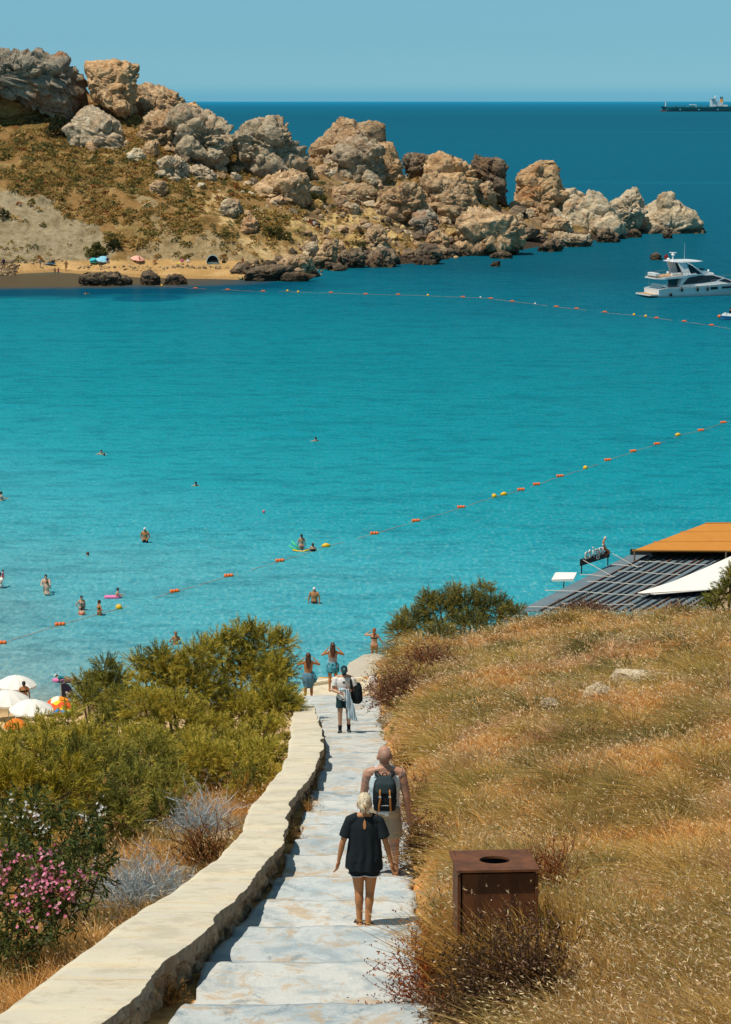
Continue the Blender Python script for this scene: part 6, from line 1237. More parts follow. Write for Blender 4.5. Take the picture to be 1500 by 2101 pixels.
# water scooter cut by the right edge
p = at_z(1496, 656, 0); js = thing("water_scooter", "blue and white water scooter with an orange nose at the right edge", "water scooter", p, R(172))
mb = MB(); mb.loft([[(x, -b, h), (x, -b * .8, .05), (x, b * .8, .05), (x, b, h)] for x, b, h in ((-1.4, .42, .45), (-.4, .5, .5), (.6, .48, .55), (1.2, .3, .6))]); mb.build("hull", M_['blue'], js); mb = MB(); mb.ell((1.25, 0, .42), (.32, .28, .25)); mb.build("nose", M_['orange'], js, True)
mb = MB(); mb.loft([[(x, -b, .5), (x, -b * .6, h), (x, b * .6, h), (x, b, .5)] for x, b, h in ((-1.3, .3, .8), (.2, .3, .85), (.5, .3, 1.0), (1.0, .2, .7))]); mb.build("seat", M_['white'], js); mb = MB(); mb.tube([(.45, -.4, 1.15), (.5, 0, 1.05), (.45, .4, 1.15)], .03, 6); mb.build("handlebar", M_['black'], js)
# white bench blocks and ledges at the terrace
ZT = 9.62
def block(name, label, pts, z, h, mat, cat):
    P_ = [at_z(x, y, z) for x, y in pts]; c0 = Vector((sum(q.x for q in P_) / len(P_), sum(q.y for q in P_) / len(P_), z)); bm = bmesh.new()
    vs = [bm.verts.new(q - c0 + Vector((0, 0, -h))) for q in P_]; f = bm.faces.new(vs); r_ = bmesh.ops.extrude_face_region(bm, geom=[f]); bmesh.ops.translate(bm, vec=(0, 0, h), verts=[v for v in r_['geom'] if isinstance(v, bmesh.types.BMVert)])
    bmesh.ops.recalc_face_normals(bm, faces=bm.faces); bmesh.ops.bevel(bm, geom=bm.edges[:], offset=min(.03, h * .15), segments=2, affect='EDGES'); me = bpy.data.meshes.new(name); bm.to_mesh(me); bm.free(); o = link(name, me, None, mat); o.location = c0; return tag(o, label, cat)
block("stone_bench", "low cream stone bench at the right side of the terrace", [(746, 1412), (776, 1410), (771, 1394), (744, 1396)], ZT + .32, .5, M_['cream'], "bench")
block("stone_bench", "lower cream stone step in front of the stone bench", [(748, 1424), (778, 1422), (776, 1408), (746, 1410)], ZT + .16, .4, M_['cream'], "step")
block("white_block", "upright white block at the end of the stone bench", [(757, 1391), (775, 1390.5), (775, 1386.5), (757, 1387)], ZT + .72, .7, M_['white'], "block")
block("parapet", "low pale kerb along the far edge of the terrace", [(636, 1402), (700, 1392.5), (746, 1392), (746, 1388.5), (698, 1389), (630, 1398)], ZT + .12, .5, M_['cream'], "kerb")
block("concrete_ledge", "sloping beige concrete ledge below the terrace on the right", [(700, 1392), (760, 1388), (815, 1352), (770, 1340), (745, 1343), (715, 1360)], 5.2, 4.0, flat("beige_concrete", (.50, .45, .36), .9, .15, 1.5, .01), "ledge")
# ------------------------------------------------------------------ people
def skin_mat(name, rgb, tattoo=False):
    t = NT(name); co = t.coord('Object'); n = t.noise(co, 9, 4); c = t.mix(n, [x * .88 for x in rgb], [min(1, x * 1.12) for x in rgb])
    if tattoo:
        sx = t.node("ShaderNodeSeparateXYZ"); t.l(co, sx.inputs[0]); m = t.math('MULTIPLY', t.math('GREATER_THAN', t.math('ABSOLUTE', sx.outputs['X']), .215), t.math('MULTIPLY', t.math('GREATER_THAN', sx.outputs['Z'], 1.22), t.math('LESS_THAN', sx.outputs['Z'], 1.50)))
        c = t.mix(t.math('MULTIPLY', m, t.ramp(t.noise(co, 16, 3, .6, 1.0), [(.48, 0.0), (.56, .6)])), c, (.10, .12, .14))
    return t.fin(c, 0.5, t.bump(t.noise(co, 90, 2), .15, .002), 0.35)
SK = dict(tan=skin_mat("tanned_skin", (0.43, 0.19, 0.075)), fair=skin_mat("fair_skin", (0.50, 0.29, 0.19)), pale=skin_mat("pale_skin", (0.62, 0.40, 0.29)), ruddy=skin_mat("ruddy_skin", (0.46, 0.25, 0.165), True), brown=skin_mat("brown_skin", (0.30, 0.13, 0.06)))
def hairmat(name, a, b):
    t = NT(name); co = t.coord('Object', (14, 14, 1.6)); n = t.noise(co, 5, 4, .6, .4); return t.fin(t.mix(t.ramp(n, [(.35, 0.0), (.65, 1.0)]), a, b), .45, t.bump(n, .7, .012), .4)
HM = dict(brown=hairmat("brown_hair", (.025, .012, .006), (.13, .055, .025)), dark=hairmat("dark_hair", (.008, .006, .005), (.035, .022, .016)), blond=hairmat("blond_hair", (.42, .32, .18), (.80, .72, .55)), white=hairmat("white_hair", (.6, .58, .55), (.8, .8, .78)), auburn=hairmat("auburn_hair", (.16, .06, .02), (.36, .14, .05)), pink=flat("pink_cap", (.75, .15, .22), .6))
def cloth(name, rgb, bump=.004, sc=9): 
    return flat(name, rgb, .85, .10, sc, bump, .15)
def printed(name, a, b, sc, kind='v'):
    t = NT(name); co = t.coord('Object')
    if kind == 'v': f = t.ramp(t.voro(t.coord('Object', (1, 1, 1)), sc), [(.30, 0.0), (.42, 1.0)])
    else:
        wv = t.node("ShaderNodeTexWave"); wv.bands_direction = 'Z' if kind == 'h' else 'X'; wv.inputs['Scale'].default_value = sc; wv.inputs['Distortion'].default_value = 1.2; t.l(co, wv.inputs[0]); f = t.ramp(wv.outputs['Fac'], [(.45, 0.0), (.55, 1.0)])
    return t.fin(t.mix(f, a, b), .85, None, .1)
CL = dict(black=cloth("black_viscose", (.012, .018, .022)), tank=cloth("white_jersey", (.60, .71, .77)), khaki=cloth("khaki_cotton", (.34, .28, .20)), tee=cloth("white_cotton", (.74, .73, .71)), dkgreen=cloth("dark_green_shorts", (.015, .045, .05)), sarong=printed("blue_sarong", (.025, .10, .17), (.20, .40, .50), 16, 'x'), skirt=printed("leaf_print_skirt", (.01, .045, .075), (.07, .33, .44), 14), stripe=printed("striped_top", (.55, .5, .46), (.12, .2, .26), 9, 'h'),
    navy=cloth("navy_trunks", (.012, .02, .05)), blue=cloth("blue_bikini", (.05, .28, .42)), white=cloth("white_swimwear", (.75, .74, .72)), red=cloth("red_swimwear", (.5, .06, .04)), pinkc=cloth("pink_shirt", (.55, .08, .22)), sock=cloth("black_socks", (.012, .012, .014)), shoe=cloth("dark_trainers", (.03, .045, .05)), capg=cloth("dark_teal_cap", (.012, .05, .06)), teal=cloth("teal_trunks", (.02, .18, .22)), orange=cloth("orange_bikini", (.6, .25, .06)))
def bake(name, mb, vox, mat, parent, smooth=3, disp=None, col=None):
    o = mb.build("tmp", None, None, True, False)
    m = o.modifiers.new("r", 'REMESH'); m.mode = 'VOXEL'; m.voxel_size = vox; m.use_smooth_shade = True
    if smooth: m = o.modifiers.new("s", 'SMOOTH'); m.factor = .5; m.iterations = smooth
    dg = bpy.context.evaluated_depsgraph_get(); me = bpy.data.meshes.new_from_object(o.evaluated_get(dg)); od = o.data; bpy.data.objects.remove(o); bpy.data.meshes.remove(od)
    me.name = name; me.materials.clear()
    if disp is not None:
        n = len(me.vertices); co = np.zeros(n * 3, np.float32); me.vertices.foreach_get('co', co); nr = np.zeros(n * 3, np.float32); me.vertices.foreach_get('normal', nr); co = co.reshape(-1, 3); nr = nr.reshape(-1, 3)
        co = co + nr * disp(co)[:, None]; me.vertices.foreach_set('co', co.astype(np.float32).ravel()); me.update()
    me.polygons.foreach_set('use_smooth', np.ones(len(me.polygons), bool))
    return link(name, me, parent, mat)
def ring(c, rx, ry, n=20, tilt=None):
    return [(c[0] + rx * math.cos(2 * math.pi * k / n) , c[1] + ry * math.sin(2 * math.pi * k / n), c[2]) for k in range(n)]
U = lambda v: Vector(v).normalized()
class Fig:
    """joints of a posed body; x right, y ahead, z up, feet on z=0"""
    def __init__(s, H=1.7, sex='m', b=1.0, aL=((-.15, 0, -1), (-.1, .15, -1)), aR=((.15, 0, -1), (.1, .15, -1)), lL=((-.02, 0, -1), (0, 0, -1)), lR=((.02, 0, -1), (0, 0, -1)), lean=(0, 0), head=(0, 0), curl=.5, palm=None, twist=0.0, fingers=True, hs=1.04):
        s.H, s.sex, s.b = H, sex, b; f = sex == 'f'; s.head_pitch, s.head_yaw = head; s.curl = curl; s.fingers = fingers; s.hs = hs
        hw = (.052 if f else .05) * H; sw = (.100 if f else .118) * H * (1 + (b - 1) * .3); s.hw, s.sw = hw, sw
        th, sh_ = .245 * H, .24 * H
        s.hip = {-1: Vector((-hw, 0, 0)), 1: Vector((hw, 0, 0))}; s.knee = {}; s.ank = {}
        for k, l in ((-1, lL), (1, lR)): s.knee[k] = s.hip[k] + U(l[0]) * th; s.ank[k] = s.knee[k] + U(l[1]) * sh_
        up = -min(s.ank[-1].z, s.ank[1].z) + .042 * H; o = Vector((0, 0, up))
        for D in (s.hip, s.knee, s.ank):
            for k in D: D[k] = D[k] + o
        s.pz = up; lx, ly = lean; s.sp = lambda z: Vector((lx * z, ly * z, z)) + Vector((0, 0, up))    # z measured up from the hip joints
        s.neck = s.sp(.318 * H); s.shoulder = {k: s.sp(.268 * H) + Vector((k * sw, -twist * k * .1, 0)) for k in (-1, 1)}; s.elb = {}; s.wri = {}; s.fdir = {}
        for k, a in ((-1, aL), (1, aR)): s.elb[k] = s.shoulder[k] + U(a[0]) * .170 * H; s.wri[k] = s.elb[k] + U(a[1]) * .145 * H; s.fdir[k] = U(a[1])
        s.palm = palm or {}
        s.hm = Matrix.Rotation(s.head_yaw, 3, 'Z') @ Matrix.Rotation(-s.head_pitch, 3, 'X')
    def hd(s, x, y, z): return s.neck + s.hm @ (Vector((x, y, z)) * s.H * s.hs)
    def torso(s, mb, k=1.0, zs=None, flare=0.0):
        H, b = s.H, s.b; f = s.sex == 'f'
        T_ = [(-.055, .050, .040), (-.03, .092, .064), (.0, .102 if f else .094, .072), (.04, .098 if f else .090, .068), (.085, .080 if f else .085, .058), (.13, .080 if f else .090, .060), (.18, .088 if f else .100, .066), (.225, .092 if f else .106, .064), (.265, .086 if f else .104, .054), (.295, .062 if f else .075, .042), (.315, .036, .036)]
        rings = []
        for z, rx, ry in T_:
            if zs and not (zs[0] <= z <= zs[1]): continue
            c = s.sp(z * H); bel = 1 + (b - 1) * (1.0 if z < .2 else .7); rings.append([(c.x + rx * H * bel * k * math.cos(a) + 0, c.y + ry * H * bel * k * (math.sin(a) * (1.12 if (math.sin(a) < 0 and z < .03) else 1)), c.z) for a in [2 * math.pi * i / 22 for i in range(22)]])
        mb.loft(rings)
    def limb(s, mb, p, q, r0, r1, bul=0, n=12):
        p, q = Vector(p), Vector(q); pts = [p, p.lerp(q, .3), p.lerp(q, .65), q]; mb.tube(pts, [r0, (r0 * .7 + r1 * .3) * (1 + bul), (r0 * .35 + r1 * .65) * (1 + bul * .4), r1], n); mb.ell(p, r0 * .99, 12, 8); mb.ell(q, r1 * 1.02, 12, 8)
    def body(s, mb):
        H, b = s.H, s.b; f = s.sex == 'f'; s.torso(mb); a = (.026 if f else .031) * H * b
        for k in (-1, 1):
            mb.ell(s.shoulder[k] - Vector((k * .006 * H, 0, .004 * H)), (a * 1.22, a * 1.2, a * 1.25)); mb.tube([s.neck - Vector((0, .01 * H, .005 * H)), s.shoulder[k] + Vector((0, -.004 * H, .012 * H))], [.030 * H * b, a * .95], 10)
            s.limb(mb, s.shoulder[k], s.elb[k], a * 1.08, a * .78, .06); s.limb(mb, s.elb[k], s.wri[k], a * .80, a * .50, .10)
            th = (.057 if f else .054) * H * (1 + (b - 1) * .7)
            s.limb(mb, s.hip[k] - Vector((0, 0, .02 * H)), s.knee[k], th, .034 * H * b, .02); s.limb(mb, s.knee[k], s.ank[k], .0335 * H * b, .020 * H * b, .0)
            kd = (s.ank[k] - s.knee[k]).normalized(); mb.ell(s.knee[k].lerp(s.ank[k], .30) + Vector((0, -.011 * H, 0)), (.032 * H * b, .033 * H * b, .075 * H), rot=kd.to_track_quat('Z', 'Y').to_matrix())
            mb.ell(s.hip[k] + Vector((k * .004 * H, -.028 * H, -.006 * H)), (.054 * H * b, .050 * H * b, .056 * H))
            h = s.ank[k]; fd = getattr(s, 'footdir', {}).get(k, Vector((k * .12, 1, 0))); fd = fd.normalized(); drop = Vector((0, 0, -.026 * H))
            mb.tube([h - fd * .03 * H + drop, h + fd * .02 * H + drop, h + fd * .075 * H + drop * 1.15, h + fd * .115 * H + drop * 1.3], [.021 * H, .024 * H, .022 * H, .013 * H], 10); mb.ell(h - fd * .026 * H + drop * .9, (.021 * H, .022 * H, .02 * H)); mb.tube([h, h + drop], .02 * H, 10)
            s.hand(mb, k)
        if f:
            c = s.sp(.215 * H)
            for k in (-1, 1): mb.ell(c + Vector((k * .045 * H, .052 * H, 0)), (.038 * H, .035 * H, .036 * H))
        # neck and head
        mb.tube([s.neck - Vector((0, 0, .02 * H)), s.hd(0, .004, .03)], [.036 * H * b, .033 * H * b], 14)
        R_ = s.hm; H = H * s.hs
        mb.ell(s.hd(0, .004, .085), (.0435 * H, .0545 * H, .056 * H), 18, 12, R_); mb.ell(s.hd(0, .020, .052), (.034 * H, .038 * H, .040 * H), 14, 10, R_); mb.ell(s.hd(0, .036, .032), (.019 * H, .018 * H, .014 * H), 10, 8, R_)
        mb.ell(s.hd(0, .060, .062), (.0085 * H, .013 * H, .014 * H), 8, 6, R_); mb.ell(s.hd(0, .052, .078), (.028 * H, .009 * H, .008 * H), 10, 6, R_)
        for k in (-1, 1): mb.ell(s.hd(k * .046, .0, .068), (.008 * H, .014 * H, .019 * H), 10, 8, R_)
    def hand(s, mb, k):
        H = s.H; w_ = s.wri[k]; d = s.fdir[k]; side = Vector(s.palm.get(k, (0, 1, 0))); side = (side - d * side.dot(d)); side = side.normalized() if side.length > .05 else d.orthogonal().normalized(); nrm = d.cross(side).normalized() * k
        # side runs from the little finger to the thumb, nrm points out of the palm
        m = Matrix((side, nrm, d)).transposed(); mb.ell(w_ + d * .030 * H, (.024 * H, .0125 * H, .032 * H), 12, 8, m)
        if not s.fingers: mb.ell(w_ + d * .062 * H + nrm * .006 * H, (.022 * H, .013 * H, .026 * H), 10, 8, m); return
        c = s.curl
        for i, (o, ln) in enumerate(((.017, .040), (.0058, .045), (-.0058, .042), (-.017, .033))):
            p = w_ + d * .055 * H + side * o * H; d1 = (d + nrm * c * .55 + side * o * 9).normalized(); q = p + d1 * ln * .55 * H; d2 = (d1 + nrm * c * 1.1).normalized(); e_ = q + d2 * ln * .5 * H; mb.tube([p - d1 * .01 * H, p, q, e_], [.0062 * H, .0062 * H, .0056 * H, .0045 * H], 8); mb.ell(e_, .0046 * H, 8, 6); mb.ell(q, .0058 * H, 8, 6)
        p = w_ + d * .018 * H + side * .018 * H; q = p + (d * .7 + side * .8 + nrm * .25).normalized() * .030 * H; e_ = q + (d * 1.0 + side * .2 + nrm * .3).normalized() * .024 * H; mb.tube([p, q, e_], [.009 * H, .0075 * H, .0055 * H], 8); mb.ell(e_, .0056 * H, 8, 6); mb.ell(q, .0076 * H, 8, 6)
    # --- clothing volumes
    def top(s, mb, k=1.10, z0=-.02, z1=.30, sleeve=.0, sr=1.5, sflare=1.0):
        s.torso(mb, k, (z0, z1)); a = (.026 if s.sex == 'f' else .031) * s.H * s.b
        if sleeve > 0:
            for g in (-1, 1):
                e_ = s.shoulder[g].lerp(s.elb[g], sleeve); mb.tube([s.shoulder[g] + Vector((-g * .03 * s.H, 0, .0)), s.shoulder[g], e_], [a * 1.25, a * sr, a * sr * sflare], 14); mb.ell(s.shoulder[g] - Vector((g * .012 * s.H, 0, .004 * s.H)), (a * 1.35, a * 1.35, a * 1.3))
    def shorts(s, mb, L=.45, k=1.10, flare=1.2, waist=.055):
        s.torso(mb, k, (-.06, waist)); th = (.057 if s.sex == 'f' else .054) * s.H * (1 + (s.b - 1) * .7)
        for g in (-1, 1):
            e_ = (s.hip[g] - Vector((0, 0, .02 * s.H))).lerp(s.knee[g], L); mb.tube([s.hip[g], s.hip[g].lerp(e_, .4), e_], [th * 1.12, th * 1.14, th * flare], 16); mb.ell(s.hip[g] + Vector((g * .004 * s.H, -.030 * s.H, -.006 * s.H)), (.058 * s.H * s.b, .054 * s.H * s.b, .058 * s.H))
    def skull_hair(s, mb, g=1.06, low=.06, back=True):
        R_ = s.hm; H = s.H * s.hs; mb.ell(s.hd(0, -.004, .092), (.0455 * H * g, .0545 * H * g, .054 * H * g), 18, 12, R_)
        if back: mb.ell(s.hd(0, -.022, .068), (.040 * H * g, .038 * H * g, .045 * H * g), 14, 10, R_)
    def face(s, parent, shades=False, beard=None):
        H = s.H; R_ = s.hm
        for k in (-1, 1): mb = MB(); mb.ell(s.hd(k * .0175, .0535, .070), (.0065 * H, .004 * H, .0038 * H), 8, 6, R_); mb.build("eye", M_['black'], parent, True)
        mb = MB(); mb.ell(s.hd(0, .055, .043), (.013 * H, .004 * H, .0035 * H), 10, 6, R_); mb.build("mouth", flat("lips", (.33, .11, .09), .5), parent, True)
def place(t_, p, rz): t_.location = p; t_.rotation_euler = (0, 0, rz); return t_
def path_pt(px, py): x, d, z = on_path(px, py); return Vector((x, d, z))
def ground_z(x, d):
    """top of the stepped path under a point"""
    for k in range(len(edges_d) - 1):
        if edges_d[k] <= d <= edges_d[k + 1]:
            rise = 0.15 if edges_d[k + 1] - edges_d[k] < 5 else 0.12; z0 = float(zp(edges_d[k])) - rise; z1 = float(zp(edges_d[k + 1])); f = (d - edges_d[k]) / (edges_d[k + 1] - edges_d[k]); return z0 + (z1 - z0) * f
    return float(zp(d))
wrk = lambda a, sc, seed: (lambda co: fbm(co * sc, seed, 3) * a)
# ---- woman in black on the steps
F1 = Fig(1.64, 'f', 1.02, aL=((-.34, -.05, -1), (-.20, .12, -1)), aR=((.32, -.10, -1), (.26, -.02, -1)), lL=((.05, .06, -1), (.02, -.04, -1)), lR=((-.05, .03, -1), (-.07, -.20, -1)), head=(R(5), 0), curl=.45, palm={-1: (.5, 1, 0), 1: (.55, 1, .1)})
d1 = 23.75; x1 = ray(748, 1888)[0] * d1
w1 = thing("person", "blond woman in a loose black blouse and black shorts walking down the steps", "person", (x1, d1, ground_z(x1, d1) + .002))
mb = MB(); F1.body(mb); bake("body", mb, .0062, SK['tan'], w1, 3)
mb = MB(); H = F1.H
def blouse_rings(F, rows): return [[(F.sp(z * F.H).x + rx * F.H * math.cos(a), F.sp(z * F.H).y + ry * F.H * math.sin(a), F.sp(z * F.H).z) for a in [2 * math.pi * i / 36 for i in range(36)]] for z, rx, ry in rows]
mb.loft(blouse_rings(F1, [(-.085, .134, .100), (-.05, .133, .098), (.0, .130, .096), (.06, .121, .090), (.12, .115, .084), (.18, .113, .078), (.23, .110, .070), (.262, .098, .060), (.285, .082, .052), (.308, .058, .048)]))
for g in (-1, 1):
    e_ = F1.shoulder[g].lerp(F1.elb[g], .72); mb.tube([F1.sp(.296 * H) + Vector((g * .042 * H, -.004, 0)), F1.shoulder[g] + Vector((g * .002 * H, 0, .002 * H)), F1.shoulder[g].lerp(F1.elb[g], .4) + Vector((g * .002, 0, 0)), e_ + Vector((-g * .004, 0, 0))], [.036 * H, .0375 * H, .042 * H, .047 * H], 18)
fold = lambda co: (np.sin(np.arctan2(co[:, 1], co[:, 0]) * 9 + fbm(co * 3, 5, 2) * 3) * .007 * sstep(1.30, .95, co[:, 2]) + fbm(co * np.array([7, 7, 3]), 6, 3) * .010)
bl = bake("blouse", mb, .0085, CL['black'], w1, 2, fold)
mb = MB(); F1.shorts(mb, .47, 1.07, 1.13); bake("shorts", mb, .008, CL['black'], w1, 2, wrk(.004, 12, 9))
for g in (-1, 1):
    a = (F1.hip[g] - Vector((0, 0, .02 * H))); c_ = a.lerp(F1.knee[g], .465); ax = (F1.knee[g] - a).normalized(); u = ax.orthogonal().normalized(); v = ax.cross(u); th = .0665 * H * 1.02
    mb = MB(); pts = [c_ + (u * math.cos(q) + v * math.sin(q)) * th for q in [2 * math.pi * i / 28 for i in range(29)]]; mb.tube(pts, .0065, 6); mb.build("shorts_trim", CL['white'], w1, True)
# keyhole opening at the back of the neck: the skin showing through the cloth
mb = MB(); V = []; zc = F1.sp(.262 * H).z
for i in range(24):
    a = 2 * math.pi * i / 24; V.append((.017 * math.sin(a) * (1 - .35 * math.cos(a)), 0, .055 * math.cos(a)))
def backy(x, z):
    best = min((v.co.y for v in bl.data.vertices if abs(v.co.x - x) < .02 and abs(v.co.z - z) < .02), default=-.1); return best
pts = [(x, backy(x, zc + z) - .004, zc + z) for x, _, z in V]; n = len(pts); cpt = (0, backy(0, zc) - .005, zc)
link("keyhole_skin", pymesh("keyhole_skin", pts + [cpt], [(i, (i + 1) % n, n) for i in range(n)]), w1, SK['tan'])
mb = MB(); F1.skull_hair(mb, 1.10); mb.ell(F1.hd(0, -.055, .055), (.030 * H, .022 * H, .030 * H), 14, 10); mb.ell(F1.hd(.003, -.066, .062), (.019 * H, .016 * H, .030 * H), 12, 8)
for g in (-1, 1): mb.tube([F1.hd(g * .040, .012, .07), F1.hd(g * .046, .008, .04), F1.hd(g * .044, .010, .018)], [.006 * H, .005 * H, .0015 * H], 6)
for i in range(9): a = rng.uniform(-.03, .03); mb.tube([F1.hd(a, -.04, .05), F1.hd(a * 1.2, -.046, .025), F1.hd(a * 1.1 + rng.uniform(-.008, .008), -.044, .005)], [.006 * H, .004 * H, .0012 * H], 6)
bake("hair", mb, .0075, HM['blond'], w1, 2, lambda co: fbm(co * np.array([60, 30, 14]), 8, 2) * .005)
mb = MB(); mb.tube([F1.hd(-.008, -.075, .085), F1.hd(.004, -.087, .065), F1.hd(.010, -.082, .040)], [.006, .009, .005], 8); mb.build("hair_clip", flat("tortoise_clip", (.30, .13, .04), .3), w1, True)
def sandal(F, g, parent, nm="sandal", strap=True):
    H = F.H; h = F.ank[g]; fd = Vector((g * .12, 1, 0)).normalized(); z0 = h.z - .042 * H; sd_ = Vector((fd.y, -fd.x, 0)); mb = MB(); out = []
    for f_, w_ in ((-.055, .018), (-.04, .026), (0, .027), (.05, .032), (.09, .030), (.125, .014)): out.append((h + fd * f_ * H, w_ * H))
    rings = [[tuple(p + sd_ * w_ * s_ + Vector((0, 0, z0 - p.z + zz))) for s_, zz in ((-1, -.006), (-1, .014), (1, .014), (1, -.006))] for p, w_ in out]; mb.loft(rings); so = mb.build("sandal_sole" if nm == "sandal" else "shoe_sole", M_['black'] if strap else flat("pale_sole", (.5, .5, .48), .7), parent)
    if strap:
        mb = MB(); q = [h + (fd * math.cos(a) + sd_ * math.sin(a)) * .026 * H + Vector((0, 0, -.004 * H)) for a in [2 * math.pi * i / 16 for i in range(17)]]; mb.tube(q, .006, 6); p = h + fd * .07 * H; mb.tube([p + sd_ * .034 * H + Vector((0, 0, z0 - p.z + .01)), p + Vector((0, 0, -.014 * H)), p - sd_ * .034 * H + Vector((0, 0, z0 - p.z + .01))], .008, 6)
        mb.tube([h - fd * .03 * H - Vector((0, 0, .034 * H)), h - fd * .03 * H - Vector((0, 0, .004 * H))], .006, 6); mb.build("sandal_strap", M_['black'], parent, True)
for g in (-1, 1): sandal(F1, g, w1)
# ---- bald man with the rucksack
F2 = Fig(1.84, 'm', 1.14, aL=((-.20, .05, -1), (.45, .75, -.35)), aR=((.22, -.04, -1), (.12, .16, -1)), lL=((-.06, .30, -1), (-.02, -.05, -1)), lR=((.08, -.02, -1), (.05, -.16, -1)), head=(R(4), R(10)), hs=1.12, curl=.35, palm={1: (.75, .5, 0), -1: (0, .3, 1)})
d2 = 27.75; x2 = ray(789, 1775)[0] * d2
w2_ = thing("person", "bald man in a white tank top and khaki shorts walking down with a rucksack", "person", (x2, d2, ground_z(x2, d2) + .004)); H = F2.H
mb = MB(); F2.body(mb); bake("body", mb, .0068, SK['ruddy'], w2_, 3)
mb = MB(); F2.top(mb, 1.085, -.035, .29)
for g in (-1, 1): mb.tube([F2.sp(.255 * H) + Vector((g * .062 * H, -.045 * H, 0)), F2.sp(.305 * H) + Vector((g * .058 * H, -.012 * H, .012 * H)), F2.sp(.265 * H) + Vector((g * .062 * H, .05 * H, 0))], .022 * H, 10)
bake("tank_top", mb, .0085, CL['tank'], w2_, 2, wrk(.007, 9, 21))
mb = MB(); F2.shorts(mb, .86, 1.09, 1.18, .03); bake("shorts", mb, .0095, CL['khaki'], w2_, 2, wrk(.012, 8, 22))
mb = MB(); mb.ell(F2.hd(0, -.012, .082), (.0445 * H * 1.12, .0535 * H * 1.12, .050 * H * 1.12), 18, 12, F2.hm); bake("stubble_hair", mb, .008, flat("stubble", (.33, .19, .14), .5, .1, 40), w2_, 2)
for g in (-1, 1): sandal(F2, g, w2_)
rk = thing("rucksack", "black rucksack with tan leather straps on the bald man's back", "rucksack", w2_.location); 
mb = MB(); zc = F2.sp(.155 * H).z; yb = -.115 * H * 1.0
def rr(z, wx, dy, y0): return [(wx * math.copysign(abs(math.cos(a)) ** .6, math.cos(a)), y0 - dy * .5 + dy * .5 * math.copysign(abs(math.sin(a)) ** .7, math.sin(a)), z) for a in [2 * math.pi * i / 28 for i in range(28)]]
y0 = -.072 * H
mb.loft([rr(zc + z, w_, dy, y0) for z, w_, dy in ((-.245, .10, .10), (-.22, .145, .16), (-.10, .160, .19), (.05, .160, .18), (.17, .135, .15), (.225, .08, .09))]); bake("bag_body", mb, .010, cloth("black_nylon", (.010, .014, .018), .006, 6), rk, 3, wrk(.008, 9, 31))
mb = MB(); mb.loft([rr(zc + z, w_, dy, y0 - .012) for z, w_, dy in ((.03, .125, .185), (.05, .138, .19), (.16, .132, .17), (.235, .085, .10))]); bake("top_flap", mb, .009, cloth("dark_nylon", (.028, .045, .052), .005, 6), rk, 3, wrk(.007, 10, 32))
def yback(z, x): return y0 - .185 - .004
tanm = flat("tan_leather", (.42, .17, .045), .55, .2, 20)
for g in (-1, 1):
    mb = MB(); pts = [(g * .062, y0 - .172, zc + .10), (g * .066, y0 - .205, zc + .045), (g * (.058 if g < 0 else .072), y0 - .207, zc - .03), (g * .075, y0 - .198, zc - .12), (g * .082, y0 - .165, zc - .225)]; mb.tube(pts, .013, 8); mb.build("leather_strap", tanm, rk, True)
    mb = MB(); mb.box((g * .062, y0 - .165, zc + .115), (.035, .03, .014), bev=.003); mb.build("strap_tab", tanm, rk)
    mb = MB(); mb.box((g * .066, y0 - .216, zc + .0), (.034, .010, .03), bev=.003); mb.build("buckle", M_['steel'], rk)
    mb = MB(); q = F2.shoulder[g]; mb.tube([(g * .055, y0 - .05, zc + .16), (g * .080, y0 - .022, zc + .23), (g * .108, -.055 * H, q.z + .015 * H), (g * .112, .0, q.z + .030 * H), (g * .115, .055 * H, q.z - .015 * H), (g * .125, .072 * H, q.z - .10 * H), (g * .165, .02 * H, zc - .1), (g * .15, y0 - .02, zc - .17)], [.026, .032, .034, .034, .030, .022, .010, .010], 8); mb.build("shoulder_strap", M_['black'], rk, True)
mb = MB(); mb.tube([(-.03, y0 - .03, zc + .22), (-.028, y0 - .04, zc + .265), (0, y0 - .04, zc + .28), (.028, y0 - .04, zc + .265), (.03, y0 - .03, zc + .22)], .008, 6); mb.build("haul_loop", M_['black'], rk, True)
mb = MB()
for i in range(11): mb.box((-.046 + i * .0092, y0 - .1985, zc - .128 - abs(i - 5) * .0006), (.006, .004, .010 if i % 3 else .012))
mb.build("bag_logo", CL['white'], rk)
# ---- man with the cap coming up
F3 = Fig(1.78, 'm', 1.0, aR=((.22, .12, -1), (-.75, .75, -.10)), aL=((-.24, .02, -1), (.75, .62, .20)), lR=((.03, .06, -1), (0, .0, -1)), lL=((-.05, -.02, -1), (-.02, -.16, -1)), head=(R(13), R(4)), curl=.9, palm={1: (0, .2, 1), -1: (0, .2, 1)})
d3 = 52.6; x3 = ray(706, 1478)[0] * d3
w3 = thing("person", "man in a dark cap, white t-shirt and dark shorts coming up the path", "person", (x3, d3, ground_z(x3, d3) + .003), math.pi); H = F3.H
mb = MB(); F3.body(mb); bake("body", mb, .009, SK['fair'], w3, 2); F3.face(w3)
mb = MB(); F3.top(mb, 1.13, -.06, .305, .62, 1.32, 1.2); bake("t_shirt", mb, .011, CL['tee'], w3, 2, wrk(.010, 8, 41))
mb = MB(); F3.shorts(mb, .60, 1.12, 1.22, .02); bake("shorts", mb, .011, CL['dkgreen'], w3, 2, wrk(.008, 8, 42))
mb = MB(); mb.ell(F3.hd(0, .040, .033), (.030 * H, .022 * H, .020 * H), 12, 8, F3.hm); mb.ell(F3.hd(0, -.012, .070), (.045 * H, .050 * H, .040 * H), 12, 8, F3.hm); bake("beard_and_hair", mb, .011, HM['dark'], w3, 1)
